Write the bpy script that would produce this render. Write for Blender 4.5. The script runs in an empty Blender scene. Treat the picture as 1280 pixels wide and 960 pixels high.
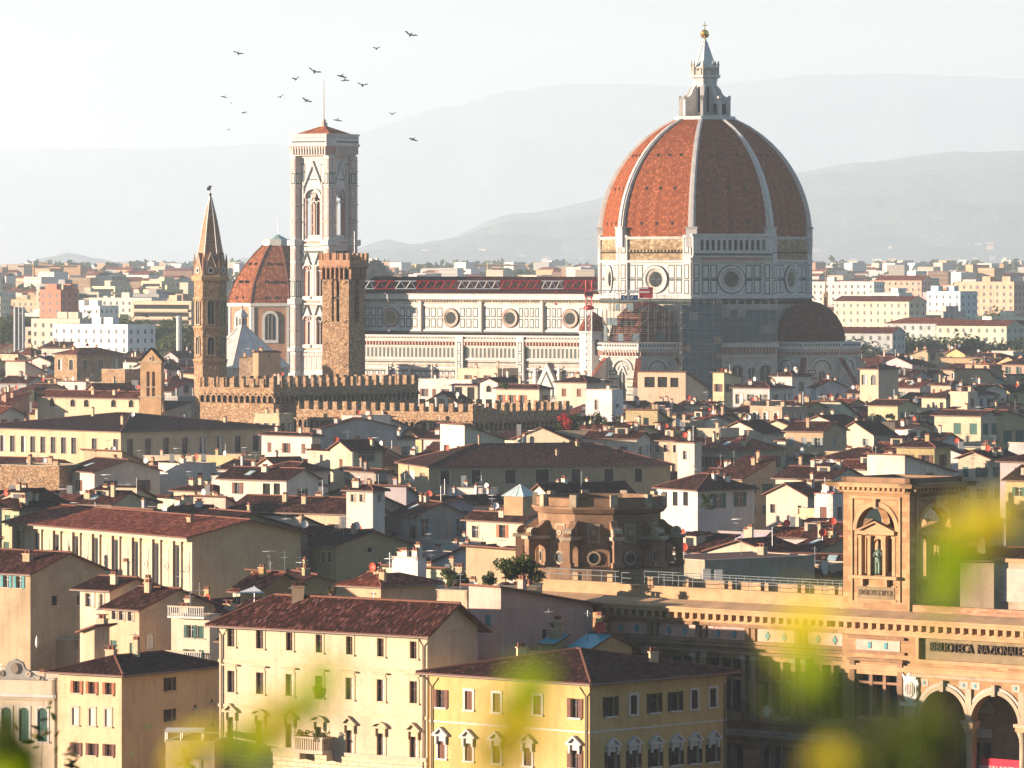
import bpy, math, random
import numpy as np
from mathutils import Vector, noise
R = math.radians
sc = bpy.context.scene
col = sc.collection
F, HY, CZ = 7000.0, 331.0, 54.0          # focal length in photo pixels, horizon row, eye height over the city floor

# ---------------------------------------------------------------- camera, sky, sun, exposure
cam = bpy.data.cameras.new('camera')
cam.sensor_width = 36.0
cam.lens = 36.0 * F / 1280
cam.shift_y = -(480 - HY) / 1280
cam.clip_start = 1.0
cam.clip_end = 60000
cam.dof.use_dof = True
cam.dof.focus_distance = 900
cam.dof.aperture_fstop = 4.0
camo = bpy.data.objects.new('camera', cam)
camo.location = (0, 0, CZ)
camo.rotation_euler = (R(90), 0, 0)
col.objects.link(camo)
sc.camera = camo

SUN_A, SUN_E = -83.0, 6.0               # azimuth from the camera-facing direction (negative: to the left), elevation
sdir = Vector((math.sin(R(SUN_A)) * math.cos(R(SUN_E)), -math.cos(R(SUN_A)) * math.cos(R(SUN_E)), math.sin(R(SUN_E))))
sun = bpy.data.lights.new('sun', 'SUN')
sun.energy = 5.0
sun.angle = R(0.5)
sun.color = (1.0, 0.78, 0.60)
suno = bpy.data.objects.new('sun', sun)
suno.rotation_euler = sdir.to_track_quat('Z', 'Y').to_euler()
col.objects.link(suno)

w = bpy.data.worlds.new('World')
sc.world = w
w.use_nodes = True
wn = w.node_tree
bg = wn.nodes['Background']
sky = wn.nodes.new('ShaderNodeTexSky')
sky.sky_type = 'NISHITA'
sky.sun_disc = False
sky.sun_elevation = R(SUN_E)
sky.sun_rotation = math.atan2(sdir.x, sdir.y)
sky.air_density = 1.0
sky.dust_density = 0.2
sky.ozone_density = 3.0
tint = wn.nodes.new('ShaderNodeMix'); tint.data_type = 'RGBA'; tint.blend_type = 'MULTIPLY'; tint.inputs[0].default_value = 1
tint.inputs[7].default_value = (.88, .98, 1.06, 1)
wn.links.new(sky.outputs[0], tint.inputs[6]); wn.links.new(tint.outputs[2], bg.inputs[0])
bg.inputs[1].default_value = 0.066
sc.view_settings.view_transform = 'Standard'
sc.view_settings.look = 'None'
sc.view_settings.exposure = 1.88
sc.view_settings.gamma = 1
sc.cycles.max_bounces = 5
sc.cycles.diffuse_bounces = 2
sc.cycles.glossy_bounces = 2
sc.cycles.transmission_bounces = 2
sc.cycles.volume_bounces = 1
sc.cycles.caustics_reflective = False
sc.cycles.caustics_refractive = False
sc.cycles.use_denoising = True

# ---------------------------------------------------------------- materials
M = {}
def newmat(name):
    m = bpy.data.materials.new(name); m.use_nodes = True
    nt = m.node_tree; b = nt.nodes['Principled BSDF']
    b.inputs['Specular IOR Level'].default_value = 0.25
    b.inputs['Roughness'].default_value = 0.85
    M[name] = m
    return m, nt, b
def nd(nt, t, **k):
    n = nt.nodes.new(t)
    for a, v in k.items():
        if a.startswith('i_'): n.inputs[a[2:].replace('_', ' ')].default_value = v
        else: setattr(n, a, v)
    return n
def ramp(nt, src, stops):
    r = nt.nodes.new('ShaderNodeValToRGB'); e = r.color_ramp.elements
    while len(e) < len(stops): e.new(0.5)
    for x, (p, c) in zip(e, stops):
        x.position = p; x.color = (*c, 1) if len(c) == 3 else c
    nt.links.new(src, r.inputs[0]); return r.outputs[0]
def mixc(nt, a, b, f, mode='MULTIPLY'):
    m = nt.nodes.new('ShaderNodeMix'); m.data_type = 'RGBA'; m.blend_type = mode
    for s, v in ((0, f), (6, a), (7, b)):
        if hasattr(v, 'links'): nt.links.new(v, m.inputs[s])
        else: m.inputs[s].default_value = v if s == 0 or len(v) == 4 else (*v, 1)
    return m.outputs[2]
def uvs(nt, scale=(1, 1, 1)):
    u = nt.nodes.new('ShaderNodeUVMap'); mp = nt.nodes.new('ShaderNodeMapping')
    mp.inputs['Scale'].default_value = scale; nt.links.new(u.outputs[0], mp.inputs[0]); return mp.outputs[0]
def tex(nt, t, vec, **k):
    n = nd(nt, t, **k); nt.links.new(vec, n.inputs['Vector']); return n
def bump(nt, b, h, s, d=0.1):
    n = nd(nt, 'ShaderNodeBump'); n.inputs['Strength'].default_value = s; n.inputs['Distance'].default_value = d
    nt.links.new(h, n.inputs['Height']); nt.links.new(n.outputs[0], b.inputs['Normal'])
def simple(name, c, rough=0.8, amt=0.25, sc_=0.6, metal=0.0, spec=0.25):
    m, nt, b = newmat(name)
    n = tex(nt, 'ShaderNodeTexNoise', uvs(nt), i_Scale=sc_, i_Detail=6.0, i_Roughness=0.65)
    lo = tuple(x * (1 - amt) for x in c); hi = tuple(min(1, x * (1 + amt)) for x in c)
    nt.links.new(ramp(nt, n.outputs[0], [(0.3, lo), (0.7, hi)]), b.inputs['Base Color'])
    b.inputs['Roughness'].default_value = rough; b.inputs['Metallic'].default_value = metal
    b.inputs['Specular IOR Level'].default_value = spec
    return m

def mk_plaster(name, stain):
    m, nt, b = newmat(name)
    oi = nd(nt, 'ShaderNodeObjectInfo')
    v = uvs(nt)
    tc = nd(nt, 'ShaderNodeTexCoord')
    off = nd(nt, 'ShaderNodeVectorMath', operation='MULTIPLY_ADD')
    nt.links.new(oi.outputs['Random'], off.inputs[0]); off.inputs[1].default_value = (53, 31, 17); nt.links.new(v, off.inputs[2])
    n1 = tex(nt, 'ShaderNodeTexNoise', off.outputs[0], i_Scale=0.22, i_Detail=8.0, i_Roughness=0.7)
    mp = nd(nt, 'ShaderNodeMapping'); mp.inputs['Scale'].default_value = (1.6, 0.14, 1); nt.links.new(off.outputs[0], mp.inputs[0])
    n2 = tex(nt, 'ShaderNodeTexNoise', mp.outputs[0], i_Scale=1.0, i_Detail=5.0, i_Roughness=0.7)
    n3 = tex(nt, 'ShaderNodeTexNoise', off.outputs[0], i_Scale=5.0, i_Detail=4.0, i_Roughness=0.7)
    a = mixc(nt, oi.outputs['Color'], ramp(nt, n1.outputs[0], [(0.32, (0.72, 0.69, 0.66)), (0.55, (1, 1, 1)), (0.75, (1.06, 1.04, 1.0))]), stain)
    a = mixc(nt, a, ramp(nt, n2.outputs[0], [(0.36, (0.62, 0.6, 0.57)), (0.52, (1, 1, 1))]), stain * 0.5)
    a = mixc(nt, a, ramp(nt, n3.outputs[0], [(0.35, (0.86, 0.85, 0.84)), (0.65, (1.05, 1.05, 1.05))]), 0.7)
    nt.links.new(a, b.inputs['Base Color']); b.inputs['Roughness'].default_value = 0.93
    bump(nt, b, n3.outputs[0], 0.25, 0.05)
mk_plaster('plaster', 0.7)
mk_plaster('plaster_worn', 1.0)

def mk_tiles(name, pu, pv, lo, mid, hi, bs=0.9, spec=0.06):
    m, nt, b = newmat(name)
    v = uvs(nt, (1 / pu, 1 / pv, 1))
    sx = nd(nt, 'ShaderNodeSeparateXYZ'); nt.links.new(v, sx.inputs[0])
    fl = nd(nt, 'ShaderNodeVectorMath', operation='FLOOR'); nt.links.new(v, fl.inputs[0])
    wnz = nd(nt, 'ShaderNodeTexWhiteNoise', noise_dimensions='2D'); nt.links.new(fl.outputs[0], wnz.inputs['Vector'])
    fr = nd(nt, 'ShaderNodeMath', operation='FRACT'); nt.links.new(sx.outputs[0], fr.inputs[0])
    s = nd(nt, 'ShaderNodeMath', operation='MULTIPLY'); nt.links.new(fr.outputs[0], s.inputs[0]); s.inputs[1].default_value = math.pi
    si = nd(nt, 'ShaderNodeMath', operation='SINE'); nt.links.new(s.outputs[0], si.inputs[0])
    fy = nd(nt, 'ShaderNodeMath', operation='FRACT'); nt.links.new(sx.outputs[1], fy.inputs[0])
    su = nd(nt, 'ShaderNodeMath', operation='MULTIPLY_ADD'); nt.links.new(fy.outputs[0], su.inputs[0]); su.inputs[1].default_value = -0.35; nt.links.new(si.outputs[0], su.inputs[2])
    n1 = tex(nt, 'ShaderNodeTexNoise', uvs(nt), i_Scale=0.35, i_Detail=7.0, i_Roughness=0.7)
    c = ramp(nt, wnz.outputs[0], [(0.0, lo), (0.45, mid), (0.8, hi), (1.0, tuple(min(1, x * 1.5 + 0.03) for x in hi))])
    c = mixc(nt, c, ramp(nt, n1.outputs[0], [(0.32, (0.5, 0.48, 0.48)), (0.6, (1.1, 1.1, 1.1))]), 0.6)
    c = mixc(nt, c, ramp(nt, si.outputs[0], [(0.0, (0.22, 0.2, 0.2)), (0.5, (1, 1, 1))]), 0.8)
    oi = nd(nt, 'ShaderNodeObjectInfo')
    c = mixc(nt, c, ramp(nt, oi.outputs['Random'], [(0.0, (0.62, 0.6, 0.64)), (0.5, (0.95, 0.95, 0.95)), (1.0, (1.35, 1.22, 1.15))]), 1.0)
    nt.links.new(c, b.inputs['Base Color']); b.inputs['Specular IOR Level'].default_value = spec
    bump(nt, b, su.outputs[0], bs, 0.09)
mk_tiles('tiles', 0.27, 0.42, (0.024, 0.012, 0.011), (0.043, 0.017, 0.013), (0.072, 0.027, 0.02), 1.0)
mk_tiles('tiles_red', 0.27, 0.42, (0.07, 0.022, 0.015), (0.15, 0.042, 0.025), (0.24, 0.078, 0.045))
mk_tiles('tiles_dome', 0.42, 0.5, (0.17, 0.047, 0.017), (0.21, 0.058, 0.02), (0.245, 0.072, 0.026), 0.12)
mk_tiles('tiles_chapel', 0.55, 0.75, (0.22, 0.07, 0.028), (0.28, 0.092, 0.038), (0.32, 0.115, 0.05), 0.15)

def mk_stone(name, cols, bw, bh, mortar=(0.1, 0.08, 0.06), ms=0.02, n_amt=0.6, offset=0.5):
    m, nt, b = newmat(name)
    br = tex(nt, 'ShaderNodeTexBrick', uvs(nt), offset=offset, i_Scale=1.0)
    br.inputs['Color1'].default_value = (0, 0, 0, 1); br.inputs['Color2'].default_value = (1, 1, 1, 1)
    br.inputs['Mortar'].default_value = (0.5, 0.5, 0.5, 1)
    br.inputs['Brick Width'].default_value = bw; br.inputs['Row Height'].default_value = bh; br.inputs['Mortar Size'].default_value = ms
    n1 = tex(nt, 'ShaderNodeTexNoise', uvs(nt), i_Scale=0.5, i_Detail=8.0, i_Roughness=0.75)
    c = ramp(nt, br.outputs['Color'], [(0, cols[0]), (0.5, cols[1]), (1, cols[2])])
    c = mixc(nt, c, mortar, br.outputs['Fac'], 'MIX')
    c = mixc(nt, c, ramp(nt, n1.outputs[0], [(0.3, (0.55, 0.52, 0.5)), (0.65, (1.12, 1.1, 1.08))]), n_amt)
    nt.links.new(c, b.inputs['Base Color'])
    bump(nt, b, n1.outputs[0], 0.3, 0.1)
mk_stone('ashlar', [(0.27, 0.155, 0.075), (0.34, 0.2, 0.1), (0.4, 0.25, 0.13)], 1.1, 0.42, (0.24, 0.15, 0.07), 0.012)
mk_stone('brick_red', [(0.28, 0.13, 0.07), (0.36, 0.18, 0.1), (0.42, 0.24, 0.14)], 0.6, 0.22, (0.3, 0.22, 0.15), 0.02)
mk_stone('bossage', [(0.5, 0.4, 0.26), (0.56, 0.45, 0.3), (0.6, 0.5, 0.34)], 1.2, 0.38, (0.28, 0.22, 0.14), 0.03, 0.4)
def mk_rubble(name, a, bcol, scale=2.8):
    m, nt, b = newmat(name)
    v = tex(nt, 'ShaderNodeTexVoronoi', uvs(nt, (1, 1.6, 1)), i_Scale=scale)
    n1 = tex(nt, 'ShaderNodeTexNoise', uvs(nt), i_Scale=0.25, i_Detail=7.0, i_Roughness=0.7)
    sx = nd(nt, 'ShaderNodeSeparateColor'); nt.links.new(v.outputs['Color'], sx.inputs[0])
    c = ramp(nt, sx.outputs[0], [(0, tuple(x * 0.7 for x in a)), (0.4, a), (0.8, bcol), (1, tuple(min(1, x * 1.3) for x in bcol))])
    c = mixc(nt, c, ramp(nt, v.outputs['Distance'], [(0.35, (1, 1, 1)), (0.75, (0.5, 0.46, 0.43))]), 0.5)
    c = mixc(nt, c, ramp(nt, n1.outputs[0], [(0.3, (0.6, 0.57, 0.55)), (0.65, (1.15, 1.12, 1.1))]), 0.7)
    nt.links.new(c, b.inputs['Base Color']); bump(nt, b, v.outputs['Distance'], 0.5, -0.15)
mk_rubble('rubble', (0.27, 0.165, 0.09), (0.38, 0.255, 0.15))
mk_rubble('rubble_dark', (0.2, 0.14, 0.085), (0.3, 0.215, 0.135))
mk_rubble('rough_masonry', (0.3, 0.215, 0.12), (0.4, 0.3, 0.18), 1.0)
simple('marble', (0.5, 0.475, 0.44), 0.6, 0.2, 0.45)
simple('marble_aged', (0.4, 0.36, 0.31), 0.7, 0.35, 0.35)
simple('marble_green', (0.03, 0.045, 0.038), 0.5, 0.35, 0.8)
simple('marble_pink', (0.46, 0.27, 0.21), 0.6, 0.25, 0.7)
simple('serena', (0.33, 0.26, 0.18), 0.9, 0.35, 0.5)
simple('sandstone', (0.38, 0.235, 0.125), 0.9, 0.25, 0.6)
simple('brownstone', (0.22, 0.13, 0.075), 0.9, 0.4, 0.5)
simple('trim_cream', (0.42, 0.345, 0.255), 0.9, 0.12, 0.8)
simple('trim_tan', (0.46, 0.37, 0.24), 0.9, 0.15, 0.8)
simple('panel_stone', (0.2, 0.15, 0.085), 0.9, 0.25, 0.8)
simple('letter_stone', (0.07, 0.05, 0.035), 0.9, 0.2, 0.8)
simple('trim_white', (0.5, 0.475, 0.43), 0.9, 0.12, 0.8)
simple('trim_grey', (0.36, 0.32, 0.27), 0.9, 0.2, 0.8)
simple('eave_wood', (0.1, 0.06, 0.035), 0.9, 0.3, 1.0)
simple('gutter', (0.14, 0.1, 0.075), 0.5, 0.2, 1.0)
simple('glass', (0.018, 0.024, 0.028), 0.15, 0.3, 0.7, 0.0, 0.5)
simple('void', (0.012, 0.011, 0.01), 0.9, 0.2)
simple('curtain', (0.6, 0.55, 0.47), 0.9, 0.1)
simple('green', (0.03, 0.09, 0.07), 0.7, 0.25, 2)
simple('brown', (0.13, 0.05, 0.03), 0.7, 0.25, 2)
simple('orange', (0.3, 0.1, 0.04), 0.7, 0.25, 2)
simple('darkwood', (0.035, 0.022, 0.016), 0.7, 0.25, 2)
simple('grey', (0.2, 0.23, 0.23), 0.7, 0.2, 2)
simple('teal', (0.06, 0.22, 0.24), 0.7, 0.2, 2)
simple('red', (0.45, 0.06, 0.03), 0.6, 0.2, 2)
simple('white', (0.66, 0.65, 0.62), 0.6, 0.06, 1)
simple('metal', (0.3, 0.31, 0.32), 0.45, 0.15, 2, 0.6)
simple('darkmetal', (0.06, 0.06, 0.06), 0.5, 0.2, 2, 0.3)
simple('lead', (0.4, 0.52, 0.5), 0.5, 0.2, 0.8)
simple('copper_green', (0.3, 0.42, 0.36), 0.6, 0.25, 0.8)
simple('skylight', (0.03, 0.3, 0.36), 0.25, 0.15, 0.4, 0.0, 0.5)
simple('terracotta', (0.15, 0.058, 0.036), 0.8, 0.2, 2)
simple('clay_light', (0.55, 0.33, 0.2), 0.8, 0.2, 2)
simple('soil', (0.09, 0.06, 0.04), 0.95, 0.3, 1)
simple('gold', (0.95, 0.55, 0.12), 0.25, 0.1, 1, 1.0, 0.5)
simple('bronze', (0.07, 0.1, 0.075), 0.5, 0.35, 3, 0.5)
simple('crane_red', (0.5, 0.025, 0.03), 0.5, 0.15, 2)
simple('sign_blue', (0.015, 0.06, 0.2), 0.5, 0.1, 1)
simple('banner_red', (0.4, 0.008, 0.03), 0.7, 0.1, 1)
simple('netting', (0.09, 0.13, 0.15), 0.9, 0.25, 0.8)
simple('plank', (0.34, 0.23, 0.12), 0.9, 0.3, 1.5)
simple('steel_tube', (0.34, 0.35, 0.34), 0.5, 0.25, 1, 0.3)
simple('feathers', (0.03, 0.028, 0.03), 0.8, 0.2, 5)
simple('bark', (0.12, 0.085, 0.055), 0.95, 0.3, 3)
simple('asphalt', (0.05, 0.05, 0.052), 0.9, 0.25, 0.1)
simple('roof_grey', (0.22, 0.2, 0.18), 0.9, 0.3, 0.5)
simple('pane_far', (0.1, 0.11, 0.115), 0.6, 0.5, 0.3)
simple('fresco', (0.42, 0.34, 0.23), 0.9, 0.35, 2.2)
def mk_leaf(name, c1, c2, tr=0.35):
    m, nt, b = newmat(name)
    oi = nd(nt, 'ShaderNodeObjectInfo')
    g = nd(nt, 'ShaderNodeNewGeometry')
    cc = ramp(nt, g.outputs['Random Per Island'], [(0, c1), (1, c2)])
    nt.links.new(cc, b.inputs['Base Color'])
    t = nd(nt, 'ShaderNodeBsdfTranslucent'); nt.links.new(cc, t.inputs[0])
    mx = nd(nt, 'ShaderNodeMixShader'); mx.inputs[0].default_value = tr
    nt.links.new(b.outputs[0], mx.inputs[1]); nt.links.new(t.outputs[0], mx.inputs[2])
    nt.links.new(mx.outputs[0], nt.nodes['Material Output'].inputs[0])
mk_leaf('leaf', (0.035, 0.06, 0.015), (0.11, 0.13, 0.03))
mk_leaf('leaf_dark', (0.02, 0.04, 0.015), (0.06, 0.09, 0.025))
mk_leaf('leaf_bright', (0.14, 0.24, 0.01), (0.38, 0.46, 0.015), 0.55)
mk_leaf('leaf_olive', (0.12, 0.11, 0.05), (0.3, 0.22, 0.1))
mk_leaf('petals_red', (0.5, 0.02, 0.02), (0.6, 0.05, 0.06))
mk_leaf('petals_yellow', (0.5, 0.4, 0.02), (0.7, 0.6, 0.05), 0.55)

# ---------------------------------------------------------------- mesh builder
class Fr:                                # a facade: origin, tangent to the right as one looks at it, outward normal
    def __init__(s, ox, oy, deg):
        s.o = (ox, oy); s.a = R(deg); s.T = (math.cos(s.a), math.sin(s.a)); s.N = (math.sin(s.a), -math.cos(s.a))
    def p(s, u, n, z):
        return (s.o[0] + s.T[0] * u + s.N[0] * n, s.o[1] + s.T[1] * u + s.N[1] * n, z)
Z0 = Fr(0, 0, 0)
class MB:
    def __init__(s): s.v = []; s.f = []; s.m = []; s.names = []
    def face(s, pts, m):
        i = len(s.v); s.v += [tuple(p) for p in pts]; s.f.append(tuple(range(i, i + len(pts))))
        if m not in s.names: s.names.append(m)
        s.m.append(s.names.index(m))
    def hexa(s, c, m):                   # 8 corners: bottom 4, top 4 (counter-clockwise)
        for q in ((3, 2, 1, 0), (4, 5, 6, 7), (0, 1, 5, 4), (1, 2, 6, 5), (2, 3, 7, 6), (3, 0, 4, 7)): s.face([c[k] for k in q], m)
    def box(s, x0, x1, y0, y1, z0, z1, m):
        s.hexa([(x0, y0, z0), (x1, y0, z0), (x1, y1, z0), (x0, y1, z0), (x0, y0, z1), (x1, y0, z1), (x1, y1, z1), (x0, y1, z1)], m)
    def fb(s, fr, u0, u1, z0, z1, n0, n1, m):
        p = fr.p
        s.hexa([p(u0, n1, z0), p(u1, n1, z0), p(u1, n0, z0), p(u0, n0, z0), p(u0, n1, z1), p(u1, n1, z1), p(u1, n0, z1), p(u0, n0, z1)], m)
    def ext(s, fr, pts, n0, n1, m):      # polygon (u,z) counter-clockwise seen from outside, extruded n0..n1
        k = len(pts)
        s.face([fr.p(u, n1, z) for u, z in pts], m)
        for i in range(k):
            a, b = pts[i], pts[(i + 1) % k]
            s.face([fr.p(a[0], n1, a[1]), fr.p(a[0], n0, a[1]), fr.p(b[0], n0, b[1]), fr.p(b[0], n1, b[1])], m)
    def quad(s, fr, u0, u1, z0, z1, n, m):
        s.face([fr.p(u0, n, z0), fr.p(u1, n, z0), fr.p(u1, n, z1), fr.p(u0, n, z1)], m)
    def ring(s, fr, u, z, ri, ro, n0, n1, m, k=24, a0=0, a1=360, sx=1.0):
        for i in range(k):
            t0, t1 = R(a0 + (a1 - a0) * i / k), R(a0 + (a1 - a0) * (i + 1) / k)
            q = [(u + r * math.cos(t) * sx, z + r * math.sin(t)) for r, t in ((ri, t0), (ro, t0), (ro, t1), (ri, t1))]
            s.face([fr.p(x, n1, y) for x, y in q], m)
            s.face([fr.p(q[1][0], n0, q[1][1]), fr.p(q[2][0], n0, q[2][1]), fr.p(q[2][0], n1, q[2][1]), fr.p(q[1][0], n1, q[1][1])], m)
            s.face([fr.p(q[3][0], n0, q[3][1]), fr.p(q[0][0], n0, q[0][1]), fr.p(q[0][0], n1, q[0][1]), fr.p(q[3][0], n1, q[3][1])], m)
    def disc(s, fr, u, z, r, n, m, k=24):
        s.face([fr.p(u + r * math.cos(R(360 * i / k)), n, z + r * math.sin(R(360 * i / k))) for i in range(k)], m)
    def lathe(s, prof, k, m, cx=0, cy=0, ph=0, cap=True, a1=360):
        n = k if a1 == 360 else k + 1
        rings = [[(cx + r * math.cos(R(ph + a1 * i / k)), cy + r * math.sin(R(ph + a1 * i / k)), z) for i in range(n)] for r, z in prof]
        for a, b in zip(rings, rings[1:]):
            for i in range(k):
                j = (i + 1) % n
                s.face([a[i], a[j], b[j], b[i]], m)
        if cap and prof[-1][0] > 0.02: s.face(rings[-1], m)
    def tube(s, pts, r, m, k=5, r1=None):
        pts = [Vector(p) for p in pts]; rs = [r + ((r1 if r1 is not None else r) - r) * i / max(1, len(pts) - 1) for i in range(len(pts))]
        rings = []
        for i, p in enumerate(pts):
            d = (pts[min(i + 1, len(pts) - 1)] - pts[max(i - 1, 0)]).normalized()
            x = d.cross(Vector((0, 0, 1)) if abs(d.z) < 0.9 else Vector((1, 0, 0))).normalized(); y = d.cross(x)
            rings.append([p + (x * math.cos(2 * math.pi * j / k) + y * math.sin(2 * math.pi * j / k)) * rs[i] for j in range(k)])
        for a, b in zip(rings, rings[1:]):
            for j in range(k): s.face([a[j], a[(j + 1) % k], b[(j + 1) % k], b[j]], m)
        s.face(rings[0][::-1], m); s.face(rings[-1], m)
    def mesh(s, name):
        me = bpy.data.meshes.new(name); me.from_pydata(s.v, [], s.f)
        for n in s.names: me.materials.append(M[n])
        me.polygons.foreach_set('material_index', s.m)
        me.update()
        uv = me.uv_layers.new(name='UVMap')
        nl = len(me.loops); vi = np.empty(nl, np.int32); me.loops.foreach_get('vertex_index', vi)
        co = np.array(s.v, np.float64)[vi]
        npol = len(s.f); no = np.empty(npol * 3); me.polygons.foreach_get('normal', no); no = no.reshape(-1, 3)
        tot = np.array([len(f) for f in s.f]); no = np.repeat(no, tot, 0)
        t = np.stack([-no[:, 1], no[:, 0], np.zeros(nl)], 1); L = np.linalg.norm(t, axis=1)
        flat = L < 0.02; t[flat] = (1, 0, 0); L[flat] = 1; t /= L[:, None]
        b = np.cross(no, t)
        uvd = np.stack([(co * t).sum(1), (co * b).sum(1)], 1)
        uv.data.foreach_set('uv', uvd.astype(np.float32).ravel())
        return me
    def build(s, name, parent=None, loc=(0, 0, 0), rz=0, smooth=False, color=None):
        return link(name, s.mesh(name), parent, loc, rz, smooth, color)
def link(name, me, parent=None, loc=(0, 0, 0), rz=0, smooth=False, color=None):
    o = bpy.data.objects.new(name, me); col.objects.link(o)
    o.location = loc; o.rotation_euler = (0, 0, rz)
    if parent: o.parent = parent
    if smooth: me.polygons.foreach_set('use_smooth', [True] * len(me.polygons))
    if color: o.color = (*color, 1)
    return o
def empty(name, loc): 
    o = bpy.data.objects.new(name, None); col.objects.link(o); o.location = loc; o.empty_display_size = 1; return o
def tag(o, label=None, cat=None, group=None, kind=None):
    for k, v in (('label', label), ('category', cat), ('group', group), ('kind', kind)):
        if v: o[k] = v
    return o
def W(px, py, D): return ((px - 640) / F * D, D, CZ - (py - HY) / F * D)

def holes_wall(mb, fr, u0, u1, z0, z1, holes, m, dep=0.22, mr=None):
    """a wall sheet with real openings; hole = (u0,u1,z0,z1,arched)"""
    mr = mr or m
    H = [h for h in holes if h[0] > u0 + .02 and h[1] < u1 - .02 and h[3] < z1 - .02 and h[2] > z0 + .02]
    us = sorted({u0, u1, *[x for h in H for x in h[:2]]}); zs = sorted({z0, z1, *[x for h in H for x in h[2:4]]})
    for j in range(len(zs) - 1):
        zc = (zs[j] + zs[j + 1]) / 2; run = None
        for i in range(len(us) - 1):
            uc = (us[i] + us[i + 1]) / 2
            solid = not any(h[0] < uc < h[1] and h[2] < zc < h[3] for h in H)
            if solid: mb.quad(fr, us[i], us[i + 1], zs[j], zs[j + 1], 0, m)
    for h in H:
        a, b, c, d = h[:4]; arch = len(h) > 4 and h[4]
        r = (b - a) / 2; zs_ = d - r if arch else d; p = fr.p
        mb.face([p(a, 0, c), p(b, 0, c), p(b, -dep, c), p(a, -dep, c)], mr)
        mb.face([p(a, 0, c), p(a, -dep, c), p(a, -dep, zs_), p(a, 0, zs_)], mr)
        mb.face([p(b, 0, c), p(b, 0, zs_), p(b, -dep, zs_), p(b, -dep, c)], mr)
        if not arch: mb.face([p(a, 0, d), p(a, -dep, d), p(b, -dep, d), p(b, 0, d)], mr)
        else:
            K = 8; mu = (a + b) / 2
            pts = [(mu + r * math.cos(math.pi * k / K), zs_ + r * math.sin(math.pi * k / K)) for k in range(K + 1)]
            for k in range(K):
                q, w_ = pts[k], pts[k + 1]
                mb.face([p(q[0], 0, q[1]), p(w_[0], 0, w_[1]), p(w_[0], -dep, w_[1]), p(q[0], -dep, q[1])], mr)
                cu = b if k < K / 2 else a
                mb.face([p(q[0], 0, q[1]), p(cu, 0, d), p(w_[0], 0, w_[1])], m)
            mb.face([p(b, 0, zs_), p(b, 0, d), p(b, 0, d)][:3], m) if False else None
            mb.face([p(mu, 0, d), p(a, 0, d), p(pts[K // 2][0], 0, pts[K // 2][1])], m) if False else None
    return H
# ---------------------------------------------------------------- windows
CC = {'G': 'green', 'B': 'brown', 'T': 'teal', 'Y': 'grey', 'O': 'orange', 'D': 'darkwood', 'W': 'trim_white', 'C': 'curtain'}
_wc = {}
def w_pane(mb, st, w, h, dep, arch):
    m = 'void' if st[0] == 'v' else 'glass'
    zt = h
    mb.quad(Z0, -w / 2, w / 2, 0, zt, -dep, m)
    if st[0] in 'on' or st[0] == 'h':
        fm = 'brown' if st[1] in 'BOD' else 'trim_white'
        t = 0.06
        for x in (-w / 2 + t / 2, 0, w / 2 - t / 2): mb.fb(Z0, x - t / 2, x + t / 2, 0, h, -dep, -dep + .05, fm)
        mb.fb(Z0, -w / 2, w / 2, h * .62, h * .62 + t, -dep, -dep + .045, fm)
        mb.fb(Z0, -w / 2, w / 2, h - t, h, -dep, -dep + .045, fm)
        if st[0] == 'n' and len(st) > 3: mb.quad(Z0, 0.05, w / 2 - t, 0, h, -dep + .02, 'curtain')
    if st[0] == 'c':
        c = CC[st[1]]
        for x0, x1 in ((-w / 2, -.015), (.015, w / 2)):
            mb.fb(Z0, x0, x1, 0, h, -.13, -.09, c)
            for k in range(max(3, int(h / .3))): 
                z = h * (k + .5) / max(3, int(h / .3)); mb.fb(Z0, x0 + .06, x1 - .06, z - .035, z + .035, -.09, -.07, c)
def w_shut(mb, st, w, h, side):
    c = CC[st[1]]; x0 = w / 2 + .03 if side > 0 else -w - .03 + w * .02
    x1 = x0 + w / 2 * .96
    mb.fb(Z0, x0, x1, -.02, h + .02, .03, .075, c)
    for k in range(max(4, int(h / .22))):
        z = h * (k + .5) / max(4, int(h / .22)); mb.fb(Z0, x0 + .05, x1 - .05, z - .03, z + .02, .075, .09, c)
def w_frame(mb, st, w, h, m):
    t = .2
    f = st[2] if len(st) > 2 else '-'
    if f == '-': return
    mb.fb(Z0, -w / 2 - t, -w / 2, 0, h, -.02, .05, m); mb.fb(Z0, w / 2, w / 2 + t, 0, h, -.02, .05, m)
    mb.fb(Z0, -w / 2 - t, w / 2 + t, h, h + t, -.02, .06, m)
    if f in 'hps':
        mb.fb(Z0, -w / 2 - .1, w / 2 + .1, h + t, h + .42, 0, .05, m)
        mb.fb(Z0, -w / 2 - .42, w / 2 + .42, h + .42, h + .56, 0, .32, m)
    b = w / 2 + .42; zb = h + .56
    if f == 'p':
        for s in (-1, 1):
            pts = [(s * b, zb), (0, zb + .62), (0, zb + .46), (s * (b - .3), zb)]
            if s > 0: pts = pts[::-1]
            mb.ext(Z0, pts[::-1] if s < 0 else pts[::-1], 0, .34, m)
        mb.ext(Z0, [(-b + .3, zb), (b - .3, zb), (0, zb + .46)], 0, .1, m)
    if f == 's':
        mb.ring(Z0, 0, zb - b * .75, b * 1.08, b * 1.25, 0, .34, m, 10, 37, 143)
        mb.ring(Z0, 0, zb - b * .75, b * .75, b * 1.08, 0, .1, m, 10, 45, 135)
    if f in 'ps':
        for s in (-1, 1): mb.fb(Z0, s * (w / 2 + .1) - .1, s * (w / 2 + .1) + .1, h - .25, h + .42, 0, .22, m)
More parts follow.
